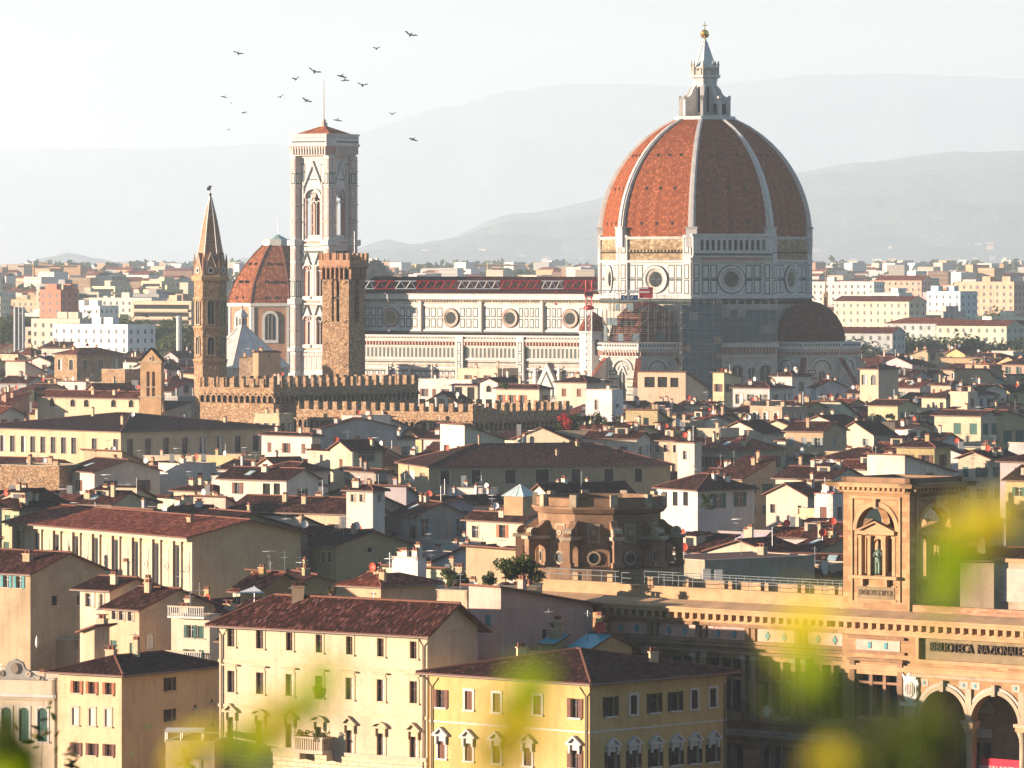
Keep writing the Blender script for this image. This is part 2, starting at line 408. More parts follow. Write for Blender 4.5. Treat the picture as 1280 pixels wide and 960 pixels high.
def window(parent, fr, u, z, w, h, st, near=False, trim='trim_cream', dep=.22, arch=False, label=None):
    w = round(w, 1); h = round(h, 1)
    key = (st, w, h, near, trim, dep)
    if key not in _wc:
        d = []
        a = MB(); w_pane(a, st, w, h, dep, arch)
        if near:
            d.append(('window', a))
            if len(st) > 2 and st[2] != '-': b = MB(); w_frame(b, st, w, h, trim); d.append(('frame', b))
            if st[0] in 'oh':
                for s in ((-1, 1) if st[0] == 'o' else (1,)): b = MB(); w_shut(b, st, w, h, s); d.append(('shutter', b))
            b = MB(); b.fb(Z0, -w / 2 - .25, w / 2 + .25, -.14, 0, -dep, .14, trim); d.append(('sill', b))
        else:
            w_frame(a, st, w, h, trim)
            if st[0] in 'oh':
                for s in ((-1, 1) if st[0] == 'o' else (1,)): w_shut(a, st, w, h, s)
            a.fb(Z0, -w / 2 - .15, w / 2 + .15, -.1, 0, -dep, .1, trim); d.append(('window', a))
        _wc[key] = [(n, q.mesh(n)) for n, q in d]
    ms = _wc[key]
    o = link('window', ms[0][1], parent, fr.p(u, 0, z), fr.a)
    for n, me in ms[1:]: link(n, me, o)
    return o

# ---------------------------------------------------------------- roof furniture, shared meshes
def mk_furniture():
    d = {}
    for k, (w_, h_) in enumerate(((.35, .9), (.5, .7), (.3, 1.5))):
        b = MB(); b.box(-w_, w_, -w_ * .6, w_ * .6, -1.2, h_, 'plaster'); b.box(-w_ - .08, w_ + .08, -w_ * .6 - .08, w_ * .6 + .08, h_, h_ + .1, 'clay_light')
        for s in (-.5, .5): b.box(s * w_ - .12, s * w_ + .12, -.14, .14, h_ + .1, h_ + .42, 'terracotta')
        if k == 1: b.box(-w_ - .05, w_ + .05, -w_ * .6, w_ * .6, h_ + .42, h_ + .5, 'terracotta')
        d['chimney%d' % k] = b.mesh('chimney')
    b = MB(); b.tube([(0, 0, -.5), (0, 0, 2.6)], .028, 'metal', 4)
    b.tube([(-.7, 0, 2.3), (.7, 0, 2.35)], .018, 'metal', 4)
    for k in range(7): x = -.66 + k * .22; b.tube([(x, -.3, 2.33), (x, .3, 2.33)], .012, 'metal', 3)
    b.tube([(0, -.5, 1.8), (0, .5, 1.8)], .016, 'metal', 3)
    for k in range(4): y = -.45 + k * .3; b.tube([(-.35, y, 1.8), (.35, y, 1.8)], .012, 'metal', 3)
    d['antenna'] = b.mesh('antenna')
    for nm, m in (('dish_r', 'red'), ('dish_w', 'white')):
        b = MB(); b.tube([(0, .25, -.6), (0, .25, .5), (0, .1, .6)], .03, 'metal', 4)
        k = 14
        for i in range(k):
            t0, t1 = 2 * math.pi * i / k, 2 * math.pi * (i + 1) / k
            for r0, r1, y0, y1 in ((0, .28, .12, .09), (.28, .48, .09, 0)):
                b.face([(r0 * math.cos(t0), y0, .65 + r0 * math.sin(t0)), (r1 * math.cos(t0), y1, .65 + r1 * math.sin(t0)),
                        (r1 * math.cos(t1), y1, .65 + r1 * math.sin(t1)), (r0 * math.cos(t1), y0, .65 + r0 * math.sin(t1))], m)
        b.tube([(0, .05, .2), (0, -.4, .55)], .015, 'metal', 3)
        d[nm] = b.mesh('satellite_dish')
    b = MB(); b.box(-.5, .5, -.2, .2, 0, .75, 'white'); b.ring(Fr(0, 0, 0), -.1, .38, .0, .28, .2, .215, 'grey', 12); d['ac'] = b.mesh('air_conditioner')
    b = MB(); b.box(-.6, .6, -.8, .8, -.02, .1, 'grey'); b.box(-.5, .5, -.7, .7, .1, .11, 'lead'); d['sky'] = b.mesh('skylight_pane')
    return d
FUR = mk_furniture()

HOUSES = []      # records: px0, px1, top row, D, visible height in rows (for keeping fillers low)
def roofgeo(t, wl, wr, ov, s):
    """polygons (p,q,h) of the roof surface, ridge lines, and the gable profiles of the four sides"""
    P_, rid, side = [], [], {}
    a, b, c, d = -ov, wl + ov, -ov, wr + ov
    if t in ('gl', 'hl', 'ho'):
        h = s * wr / 2; e = -ov * s; m = wr / 2
        p0, p1 = a, b
        if t == 'hl': p1 = wl - wr / 2
        if t == 'ho': p0 = wr / 2
        P_ += [[(a, c, e), (b, c, e), (p1, m, h), (p0, m, h)], [(b, d, e), (a, d, e), (p0, m, h), (p1, m, h)]]
        rid.append(((p0, m, h), (p1, m, h)))
        if t == 'hl': P_.append([(b, c, e), (b, d, e), (p1, m, h)]); rid += [((b, c, e), (p1, m, h)), ((b, d, e), (p1, m, h))]
        if t == 'ho': P_.append([(a, d, e), (a, c, e), (p0, m, h)]); rid += [((a, c, e), (p0, m, h)), ((a, d, e), (p0, m, h))]
        if t != 'ho': side['R'] = [(0, 0), (wr / 2, h), (wr, 0)]
        if t != 'hl': side['B'] = [(0, 0), (wr / 2, h), (wr, 0)]
    elif t == 'gr':
        h = s * wl / 2; e = -ov * s; m = wl / 2
        P_ += [[(a, d, e), (a, c, e), (m, c, h), (m, d, h)], [(b, c, e), (b, d, e), (m, d, h), (m, c, h)]]
        rid.append(((m, c, h), (m, d, h))); side['L'] = side['K'] = [(0, 0), (m, h), (wl, 0)]
    elif t == 'hip':
        e = -ov * s; n = min(wl, wr) / 2; h = s * n
        if wl >= wr: r0, r1 = (n, n, h), (wl - n, n, h)
        else: r0, r1 = (n, n, h), (n, wr - n, h)
        if wl >= wr: P_ += [[(a, c, e), (b, c, e), r1, r0], [(b, c, e), (b, d, e), r1], [(b, d, e), (a, d, e), r0, r1], [(a, d, e), (a, c, e), r0]]
        else: P_ += [[(a, c, e), (b, c, e), r0], [(b, c, e), (b, d, e), r1, r0], [(b, d, e), (a, d, e), r1], [(a, d, e), (a, c, e), r0, r1]]
        rid += [(r0, r1), ((a, c, e), r0), ((b, c, e), r1 if wl >= wr else r0), ((b, d, e), r1), ((a, d, e), r0 if wl >= wr else r1)]
    elif t == 'sb':
        P_.append([(a, c, -ov * s), (b, c, -ov * s), (b, d, (wr + ov) * s), (a, d, (wr + ov) * s)])
        side['R'] = side['B'] = [(0, 0), (wr, wr * s), (wr, 0)]; side['K'] = [(0, 0), (0, wr * s), (wl, wr * s), (wl, 0)]
    elif t == 'sr':
        h = wr * s
        P_.append([(a, c, h + ov * s), (b, c, h + ov * s), (b, d, -ov * s), (a, d, -ov * s)])
        side['R'] = side['B'] = [(0, 0), (0, h), (wr, 0)]; side['L'] = [(0, 0), (0, h), (wl, h), (wl, 0)]
    elif t == 'sl':
        h = wl * s
        P_.append([(a, c, h + ov * s), (b, c, -ov * s), (b, d, -ov * s), (a, d, h + ov * s)])
        side['L'] = side['K'] = [(0, 0), (0, h), (wl, 0)]; side['R'] = [(0, 0), (0, h), (wr, h), (wr, 0)]
    elif t == 'sp':
        h = wl * s
        P_.append([(a, c, -ov * s), (b, c, h + ov * s), (b, d, h + ov * s), (a, d, -ov * s)])
        side['L'] = side['K'] = [(0, 0), (wl, h), (wl, 0)]; side['B'] = [(0, 0), (0, h), (wr, h), (wr, 0)]
    return P_, rid, side

def house_w(cx, cy, zb, z, wl, wr, a=-38, roof='gl', sl=.36, wc=(.6, .5, .36), ws='oG-', lwin=(4, 2), rwin=(2, 2), ww=1.0, wh=1.6, fh=3.4,
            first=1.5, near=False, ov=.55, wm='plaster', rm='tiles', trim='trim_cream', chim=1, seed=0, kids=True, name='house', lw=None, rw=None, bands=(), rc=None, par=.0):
    rnd = random.Random(seed)
    root = empty(name, (cx, cy, zb)); H = z - zb
    U = (-math.cos(R(a)), -math.sin(R(a))); V = (-math.sin(R(a)), math.cos(R(a)))
    q = lambda p, r, h: (p * U[0] + r * V[0], p * U[1] + r * V[1], h)
    FL = Fr(wl * U[0], wl * U[1], a); FR = Fr(0, 0, a + 90)
    FK = Fr(wl * U[0] + wr * V[0], wl * U[1] + wr * V[1], a + 270); FB = Fr(wr * V[0], wr * V[1], a + 180)
    polys, rid, side = roofgeo(roof, wl, wr, ov, sl)
    mb = MB(); wins = []
    def auto(fr, W_, n, rows):
        out = []
        if W_ < 2 or n < 1: return out
        n = max(1, min(n, int(W_ / (ww * 2.05 + .3)))) if ws[0] == 'o' else max(1, min(n, int(W_ / (ww + .7))))
        for r in range(rows):
            zt = H - first - r * fh
            if zt - wh < 1: break
            for k in range(n):
                if rnd.random() < .1 and n > 2 and not near: continue
                u = W_ * (k + .5) / n + rnd.uniform(-.15, .15) * (0 if near else 1)
                s_ = ws
                if ws[0] == 'o' and rnd.random() < .3: s_ = 'c' + ws[1:]
                if ws[0] == 'n' and rnd.random() < .3: s_ = ws[:3].ljust(3, '-') + 'u'
                out.append((u, zt - wh, ww, wh, s_))
        return out
    L = lw if lw is not None else auto(FL, wl, *lwin)
    Rr = rw if rw is not None else auto(FR, wr, *rwin)
    for fr, W_, ws_ in ((FL, wl, L), (FR, wr, Rr)):
        zt = H + (wr * sl if roof == 'sr' and fr is FL else 0)
        hs = holes_wall(mb, fr, 0, W_, 0, zt, [(x[0] - round(x[2], 1) / 2, x[0] + round(x[2], 1) / 2, x[1], x[1] + round(x[3], 1), 'A' in x[4]) for x in ws_], wm)
        okk = {(round(h[0], 3), round(h[2], 3)) for h in hs}
        for x in ws_:
            if (round(x[0] - round(x[2], 1) / 2, 3), round(x[1], 3)) in okk: wins.append((fr, x))
    mb.quad(FK, 0, wr, 0, H, 0, wm); mb.quad(FB, 0, wl, 0, H, 0, wm)
    for k, pr in side.items():
        if roof == 'sr' and k == 'L': continue
        fr = {'R': FR, 'L': FL, 'B': FK, 'K': FB}[k]; W_ = wl if k in 'LK' else wr
        pts = [((x if k in 'RK' else W_ - x), H + h) for x, h in pr]
        mb.face([fr.p(u, 0, zz) for u, zz in pts], wm)
    if roof == 'fl':
        pz = H + par
        for fr, W_ in ((FL, wl), (FR, wr), (FB, wl), (FK, wr)):
            if par > 0: mb.fb(fr, 0, W_, H, pz, -.3, 0.0, wm)
            mb.fb(fr, -.06, W_ + .06, pz, pz + .1, -.36, .08, rc or trim)
    for (zz, dz, out, m) in bands:
        for fr, W_ in ((FL, wl), (FR, wr)): mb.fb(fr, -out if fr is FL else -out, W_ + out, H - zz - dz, H - zz, -.02, out, m)
    wc = (wc[0] * .78, wc[1] * .74, wc[2] * .75)
    wall = mb.build('wall', root, color=wc)
    rb = MB()
    if roof == 'fl': rb.face([q(.3, .3, H + .02), q(wl - .3, .3, H + .02), q(wl - .3, wr - .3, H + .02), q(.3, wr - .3, H + .02)], 'terracotta' if rnd.random() < .5 else 'roof_grey')
    for pl in polys:
        top = [q(*p) for p in pl]; top = [(x, y, h + H + .16) for x, y, h in top]; bot = [(x, y, h - .16) for x, y, h in top]
        n = (Vector(top[1]) - Vector(top[0])).cross(Vector(top[2]) - Vector(top[0]))
        if n.z < 0: top.reverse(); bot.reverse()
        rb.face(top, rm); rb.face(bot[::-1], 'eave_wood')
        for i in range(len(top)):
            j = (i + 1) % len(top); rb.face([bot[i], bot[j], top[j], top[i]], 'terracotta')
    for p0, p1 in rid:
        A, B = q(*p0), q(*p1); rb.tube([(A[0], A[1], A[2] + H + .18), (B[0], B[1], B[2] + H + .18)], .11, 'terracotta', 5)
    if ov > .3 and polys:                # gutters along the low edges seen from outside
        if roof in ('gl', 'hip', 'sb', 'hl', 'ho'):
            A, B = q(-ov, -ov - .06, H - ov * sl + .02), q(wl + ov, -ov - .06, H - ov * sl + .02); rb.tube([A, B], .075, 'gutter', 5)
        if roof in ('gr', 'hip', 'sp', 'ho'):
            A, B = q(-ov - .06, -ov, H - ov * sl + .02), q(-ov - .06, wr + ov, H - ov * sl + .02); rb.tube([A, B], .075, 'gutter', 5)
    rf = rb.build('roof', root)
    for fr, x in wins: window(root, fr, x[0], x[1], x[2], x[3], x[4].replace('A', ''), near, trim)
    if kids:
        tops = []
        for _ in range(chim + (rnd.random() < .5) + (rnd.random() < .45)):
            pp, qq = rnd.uniform(.12, .88) * wl, rnd.uniform(.15, .8) * wr
            hz = roof_h(roof, pp, qq, wl, wr, sl)
            me = FUR['chimney%d' % rnd.randrange(3)]
            x, y, z_ = q(pp, qq, H + hz + .1); link('chimney', me, rf, (x, y, z_), R(a), color=(wc[0], wc[1], wc[2]))
        if rnd.random() < .7:
            pp, qq = rnd.uniform(.1, .9) * wl, rnd.uniform(.2, .8) * wr
            link('antenna', FUR['antenna'], rf, q(pp, qq, H + roof_h(roof, pp, qq, wl, wr, sl) + .1), rnd.uniform(0, 3))
        if rnd.random() < .42:
            pp, qq = rnd.uniform(.1, .9) * wl, rnd.uniform(.1, .6) * wr
            link('satellite_dish', FUR['dish_r' if rnd.random() < .5 else 'dish_w'], rf, q(pp, qq, H + roof_h(roof, pp, qq, wl, wr, sl) + .5), R(rnd.uniform(-60, 10)))
        if rnd.random() < .15 and roof == 'fl':
            link('air_conditioner', FUR['ac'], rf, q(rnd.uniform(.2, .8) * wl, .5, H + .12), R(a))
        if rnd.random() < .2 and roof in ('gl', 'hip', 'sb'):
            qq = wr * .22; o = link('skylight_pane', FUR['sky'], rf, q(rnd.uniform(.3, .7) * wl, qq, H + qq * sl + .12), R(a)); o.rotation_euler = (math.atan(sl), 0, R(a))
    root['fp'] = ''
    del root['fp']
    info = dict(root=root, wall=wall, roof=rf, FL=FL, FR=FR, wl=wl, wr=wr, H=H, q=q, cx=cx, cy=cy, U=U, V=V, wc=wc, rt=roof, z=z, a=a)
    return info
def roof_h(t, p, q_, wl, wr, s):
    if t in ('gl', 'hl', 'ho'): return s * min(q_, wr - q_)
    if t == 'gr': return s * min(p, wl - p)
    if t == 'hip': return s * min(p, wl - p, q_, wr - q_)
    if t == 'sb': return s * q_
    if t == 'sr': return s * (wr - q_)
    if t == 'sl': return s * (wl - p)
    if t == 'sp': return s * p
    return 0
FP = []          # footprints of everything built: (corner polygon)
def footprint(cx, cy, U, V, wl, wr, g=.6):
    c = lambda p, r: (cx + p * U[0] + r * V[0], cy + p * U[1] + r * V[1])
    FP.append((c(-g, -g), U, V, wl + 2 * g, wr + 2 * g))
def clash(cx, cy, U, V, wl, wr):
    pts = [(cx + p * U[0] + r * V[0], cy + p * U[1] + r * V[1]) for p in (0, wl / 2, wl) for r in (0, wr / 2, wr)]
    for (o, u, v, a, b) in FP:
        if abs(o[0] - cx) > a + b + wl + wr or abs(o[1] - cy) > a + b + wl + wr: continue
        for x, y in pts:
            p = (x - o[0]) * u[0] + (y - o[1]) * u[1]; r = (x - o[0]) * v[0] + (y - o[1]) * v[1]
            if 0 <= p <= a and 0 <= r <= b: return True
        qs = [(o[0] + p * u[0] + r * v[0], o[1] + p * u[1] + r * v[1]) for p in (0, a / 2, a) for r in (0, b / 2, b)]
        for x, y in qs:
            p = (x - cx) * U[0] + (y - cy) * U[1]; r = (x - cx) * V[0] + (y - cy) * V[1]
            if 0 <= p <= wl and 0 <= r <= wr: return True
    return False
def u_px(fr, cx, cy, px):
    """distance along a facade at which it crosses the photo column px, and the depth there"""
    t = (px - 640) / F; ox, oy = fr.o[0] + cx, fr.o[1] + cy
    u = (t * oy - ox) / (fr.T[0] - t * fr.T[1]); return u, oy + u * fr.T[1]
LANDPX = []
def house(L, C, Rx, ye, z=20, a=-38, vis=25, D=None, lwp=None, rwp=None, maxd=22, label=None, cat='house', wr=None, wl=None, **k):
    D = D or F * (CZ - z) / (ye - HY)
    z = CZ - (ye - HY) / F * D
    cx, cy = (C - 640) / F * D, D
    U = (-math.cos(R(a)), -math.sin(R(a))); V = (-math.sin(R(a)), math.cos(R(a)))
    tl, tr = (L - 640) / F, (Rx - 640) / F
    wl = wl or (tl * cy - cx) / (U[0] - tl * U[1]); wr = wr or (tr * cy - cx) / (V[0] - tr * V[1])
    wl = min(max(wl, 1.5), 70) if L < C - 3 else 10
    wr = min(max(wr, 1.5), 60)
    if Rx - C < 9: wr = max(wr, min(9, maxd))
    if k.get('roof') == 'sr': z -= wr * k.get('sl', .36) * .9
    for nm, pl in (('lw', lwp), ('rw', rwp)):
        if pl is not None:
            fr = Fr(wl * U[0], wl * U[1], a) if nm == 'lw' else Fr(0, 0, a + 90)
            out = []
            for (px, y0, y1, wpx, st) in pl:
                u, Y = u_px(fr, cx, cy, px); f = Y / F
                ctr = math.cos(fr.a)                       # foreshortening of a facade segment
                wid = wpx * f / max(.3, abs(fr.T[0] - (px - 640) / F * fr.T[1]))
                za, zb_ = CZ - (y1 - HY) * f, CZ - (y0 - HY) * f
                out.append((u, za, wid, zb_ - za, st))
            k[nm] = out
    h = house_w(cx, cy, 0, z, wl, wr, a=a, seed=int(L * 7 + C * 13 + ye), **k)
    tag(h['root'], label, cat)
    footprint(cx, cy, U, V, wl, wr)
    HOUSES.append((min(L, C), C, ye, D + wl * abs(U[1]), vis)); HOUSES.append((C, max(C, Rx), ye, D + wr * abs(V[1]), vis))
    h['px'] = ((L + Rx) / 2, ye, D); LAB.append(h) if not label else None
    return h
LAB = []

def foliage_mesh(name, r, h, n, size, m, seed=0, trunk=None, squash=1.0, centre=None, ms=None):
    """a crown of many small leaf faces in clumps through a rough volume"""
    rnd = random.Random(seed); b = MB(); cl = []
    k = max(7, int(r * 5))
    for i in range(k):
        t = rnd.uniform(0, 2 * math.pi); rr = r * .72 * math.sqrt(rnd.random()); zz = h * (.18 + .64 * rnd.random())
        cl.append((rr * math.cos(t), rr * math.sin(t), zz, r * rnd.uniform(.26, .48)))
    for i in range(n):
        c = rnd.choice(cl); d = Vector((rnd.gauss(0, 1), rnd.gauss(0, 1), rnd.gauss(0, .8))).normalized() * c[3] * rnd.uniform(.55, 1.05)
        p = Vector(c[:3]) + d; x = Vector((rnd.gauss(0, 1), rnd.gauss(0, 1), rnd.gauss(0, 1))).normalized(); y = x.orthogonal().normalized()
        s = size * rnd.uniform(.6, 1.3); mm = m if not ms or rnd.random() > .16 else ms
        b.face([p - x * s, p + y * s * .5, p + x * s, p - y * s * .5], mm)
    return b.mesh(name)
# ---------------------------------------------------------------- terrain
def smooth(a, b, x): t = max(0, min(1, (x - a) / (b - a))); return t * t * (3 - 2 * t)
def tz(x, y):                            # height of the city floor and the rising plain
    v = 0
    if y > 1750: v += 35 * (1 - max(0, (5600 - y) / 3850) ** 2.2)
    if y > 2600: v += 5 * noise.noise(Vector((x * .0011, y * .0011, 3.3))) * smooth(2600, 4000, y)
    return v
def grid(name, x0, x1, nx, ys, fz, m, kind='structure'):
    b = MB(); v = []
    for y in ys:
        for i in range(nx + 1):
            x = (x0 + (x1 - x0) * i / nx) * (y if x0 == -1 else 1) if False else x0 + (x1 - x0) * i / nx
            v.append((x, y, fz(x, y)))
    n = nx + 1
    b.v = v; b.names = [m]
    for j in range(len(ys) - 1):
        for i in range(nx): b.f.append((j * n + i, j * n + i + 1, (j + 1) * n + i + 1, (j + 1) * n + i)); b.m.append(0)
    o = b.build(name, smooth=True); return tag(o, kind=kind)
m, nt, b_ = newmat('city_floor')
n_ = tex(nt, 'ShaderNodeTexNoise', uvs(nt), i_Scale=.02, i_Detail=8.0, i_Roughness=.7)
nt.links.new(ramp(nt, n_.outputs[0], [(.35, (.05, .05, .045)), (.55, (.09, .08, .065)), (.7, (.05, .07, .03))]), b_.inputs['Base Color'])
m, nt, b_ = newmat('hillwood')
n_ = tex(nt, 'ShaderNodeTexNoise', uvs(nt), i_Scale=.004, i_Detail=10.0, i_Roughness=.7)
v_ = tex(nt, 'ShaderNodeTexVoronoi', uvs(nt), i_Scale=.045)
c_ = ramp(nt, n_.outputs[0], [(.38, (.025, .045, .02)), (.5, (.05, .07, .03)), (.58, (.13, .13, .06)), (.7, (.05, .065, .03))])
nt.links.new(mixc(nt, c_, ramp(nt, v_.outputs['Distance'], [(.2, (1.2, 1.2, 1.2)), (.8, (.4, .4, .4))]), .8), b_.inputs['Base Color'])
bump(nt, b_, v_.outputs['Distance'], 1.0, -8)
m, nt, b_ = newmat('slope_grass')
n_ = tex(nt, 'ShaderNodeTexNoise', uvs(nt), i_Scale=.3, i_Detail=8.0, i_Roughness=.7)
nt.links.new(ramp(nt, n_.outputs[0], [(.35, (.03, .05, .015)), (.6, (.08, .09, .03))]), b_.inputs['Base Color'])
grid('ground', -5300, 5300, 60, [240, 600, 1200, 1750, 1900, 2050, 2200, 2350] + [2500 + 300 * k for k in range(13)] + [6600, 9000, 14000, 30000, 46500], tz, 'city_floor')
def hillside(x, y): return 51.2 - 51.2 * smooth(-20, 245, y + 6 * noise.noise(Vector((x * .03, y * .03, 0)))) * 1.0 + .4 * noise.noise(Vector((x * .2, y * .2, 1))) - .2
grid('hillside', -260, 260, 80, [-60 + 5 * k for k in range(62)], lambda x, y: min(hillside(x, y), 51.4) if y > -20 else 51.2, 'slope_grass')
def crest(tab, px):
    for (a, ya), (b, yb) in zip(tab, tab[1:]):
        if a <= px <= b:
            t = (px - a) / (b - a); return ya + (yb - ya) * (t * t * (3 - 2 * t))
    return tab[0][1] if px < tab[0][0] else tab[-1][1]
def make_hill(name, tab, D0, D1, D2, amp, m):
    """a long ridge: foot at D0, crest at D1, falling behind to D2; tab gives how high the crest stands along it"""
    ys = [D0 + (D1 - D0) * k / 26 for k in range(27)] + [D1 + (D2 - D1) * k / 5 for k in range(1, 6)]
    def fz(x, y):
        px = x / D1 * F + 640; zc = CZ - (crest(tab, px) - HY) / F * D1
        base = tz(x, y) - 6
        t = smooth(D0, D1, y) * (1 if y <= D1 else 1 - smooth(D1, D2, y))
        t = t ** .85
        return base + (zc - base) * t + amp * noise.fractal(Vector((x * .0016, y * .0016, 2.2)), 1.0, 2.0, 5) * math.sin(math.pi * min(1, t)) * 1.5 + amp * .1 * noise.noise(Vector((x * .02, y * .02, 5)))
    xr = min(5300, 1700 / F * D1)
    grid(name, -xr, xr, 260, ys, fz, m); return fz
hz_near = make_hill('near_hills', [(-700, 345), (430, 338), (520, 312), (650, 268), (770, 248), (880, 232), (990, 217), (1060, 205), (1180, 192), (1260, 191), (1400, 200), (2000, 240)], 15000, 25000, 30000, 55, 'hillwood')
hz_far = make_hill('far_mountains', [(-800, 230), (0, 188), (200, 186), (360, 180), (450, 165), (560, 135), (640, 115), (700, 107), (780, 106), (860, 109), (940, 102), (1020, 95), (1100, 93), (1180, 96), (1280, 100), (1500, 130), (2000, 200)], 32000, 42000, 46000, 150, 'hillwood')

# haze: even, pale air round the camera and the whole scene
hb = MB(); hb.box(-5500, 5500, -300, 46800, -1.5, 1900, 'white')
hm = bpy.data.materials.new('haze'); hm.use_nodes = True; hn = hm.node_tree; hn.nodes.clear()
ho = hn.nodes.new('ShaderNodeOutputMaterial'); hv = hn.nodes.new('ShaderNodeVolumePrincipled')
hv.inputs['Color'].default_value = (.74, .885, 1.0, 1); hv.inputs['Density'].default_value = HAZE = .00006; hv.inputs['Anisotropy'].default_value = 0.0
hn.links.new(hv.outputs[0], ho.inputs['Volume']); hm.cycles.homogeneous_volume = True
M['haze'] = hm; hb.names = ['haze']; haze = hb.build('haze'); tag(haze, kind='stuff')
sc.cycles.volume_max_steps = 16
# ---------------------------------------------------------------- cathedral
def facefr(a, ap, w, cx=0, cy=0):
    n = (math.sin(R(a)), -math.cos(R(a))); t = (math.cos(R(a)), math.sin(R(a)))
    return Fr(cx + n[0] * ap - t[0] * w / 2, cy + n[1] * ap - t[1] * w / 2, a)
def panel(mb, fr, u0, u1, z0, z1, n=.03, g='marble_green', wt='marble', t=.27):
    mb.fb(fr, u0, u1, z0, z1, -.05, n, g); mb.fb(fr, u0 + t, u1 - t, z0 + t, z1 - t, -.05, n + .03, wt)
def panels(mb, fr, u0, u1, z0, z1, nx, nz, gap=.35, **k):
    w_, h_ = (u1 - u0) / nx, (z1 - z0) / nz
    for i in range(nx):
        for j in range(nz): panel(mb, fr, u0 + i * w_ + gap / 2, u0 + (i + 1) * w_ - gap / 2, z0 + j * h_ + gap / 2, z0 + (j + 1) * h_ - gap / 2, **k)
CX, CY = W(881, 331, 1450)[:2]
S1 = 1450 / F
zc = lambda py: CZ - (py - HY) * S1
cath = tag(empty('cathedral', (CX, CY, 0)), 'white and green marble cathedral with a huge red tiled octagonal dome and marble lantern', 'cathedral')
RD = 27.4; AP = RD * math.cos(R(22.5)); FW = 2 * RD * math.sin(R(22.5))
AZ = [-31.5 + 45 * k for k in range(8)]
dm = MB(); prof = []
for k in range(15):
    z = 61.2 + (92 - 61.2) * k / 14; d = z - 61.2
    prof.append((math.sqrt(33.5 ** 2 - d * d) - 6.4, z))
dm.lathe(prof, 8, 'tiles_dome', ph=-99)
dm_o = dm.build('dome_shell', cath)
hb_ = MB(); hb_.fb(Z0, -.3, .3, -.35, .45, -1.5, .12, 'void'); vent_me = hb_.mesh('vent_opening')
for a in AZ:
    for z in (64.5, 73.5, 82):
        r = (math.sqrt(33.5 ** 2 - (z - 61.2) ** 2) - 6.4) * math.cos(R(22.5)); w_ = 2 * r * math.tan(R(22.5)); fr = facefr(a, r, w_)
        for k in range(3): link('vent_opening', vent_me, dm_o, fr.p(w_ * (.5 + (k - 1) * .22), 0, z), fr.a)
for k in range(8):
    th = R(-99 + 45 * k); rb = MB(); e = (math.cos(th), math.sin(th)); t = (-e[1], e[0])
    for i in range(14):
        (r0, z0), (r1, z1) = prof[i], prof[i + 1]
        for wd, pr, mm in ((.95, .45, 'marble'), (.5, .8, 'marble')):
            wd0, wd1 = wd * (1.0 - .4 * i / 14), wd * (1.0 - .4 * (i + 1) / 14)
            c = []
            for (r, z, ww_) in ((r0, z0, wd0), (r1, z1, wd1)):
                for rr, s in ((r + pr, -1), (r + pr, 1), (r - .8, 1), (r - .8, -1)): c.append((e[0] * rr + t[0] * ww_ * s, e[1] * rr + t[1] * ww_ * s, z))
            for q in ((0, 1, 5, 4), (1, 2, 6, 5), (3, 0, 4, 7)): rb.face([c[x] for x in q], mm)
    rr = prof[0][0] + .3; rb.box(-1, 1, -1, 1, 0, 0, 'marble') if False else None
    fr = Fr(e[0] * rr - t[0] * 1.4, e[1] * rr - t[1] * 1.4, math.degrees(th) + 90)
    rb.fb(fr, 0, 2.8, 58.5, 63.2, -1.5, .5, 'marble'); rb.fb(fr, -.2, 3.0, 63.2, 63.7, -1.5, .7, 'marble_aged')
    rb.build('rib', cath)
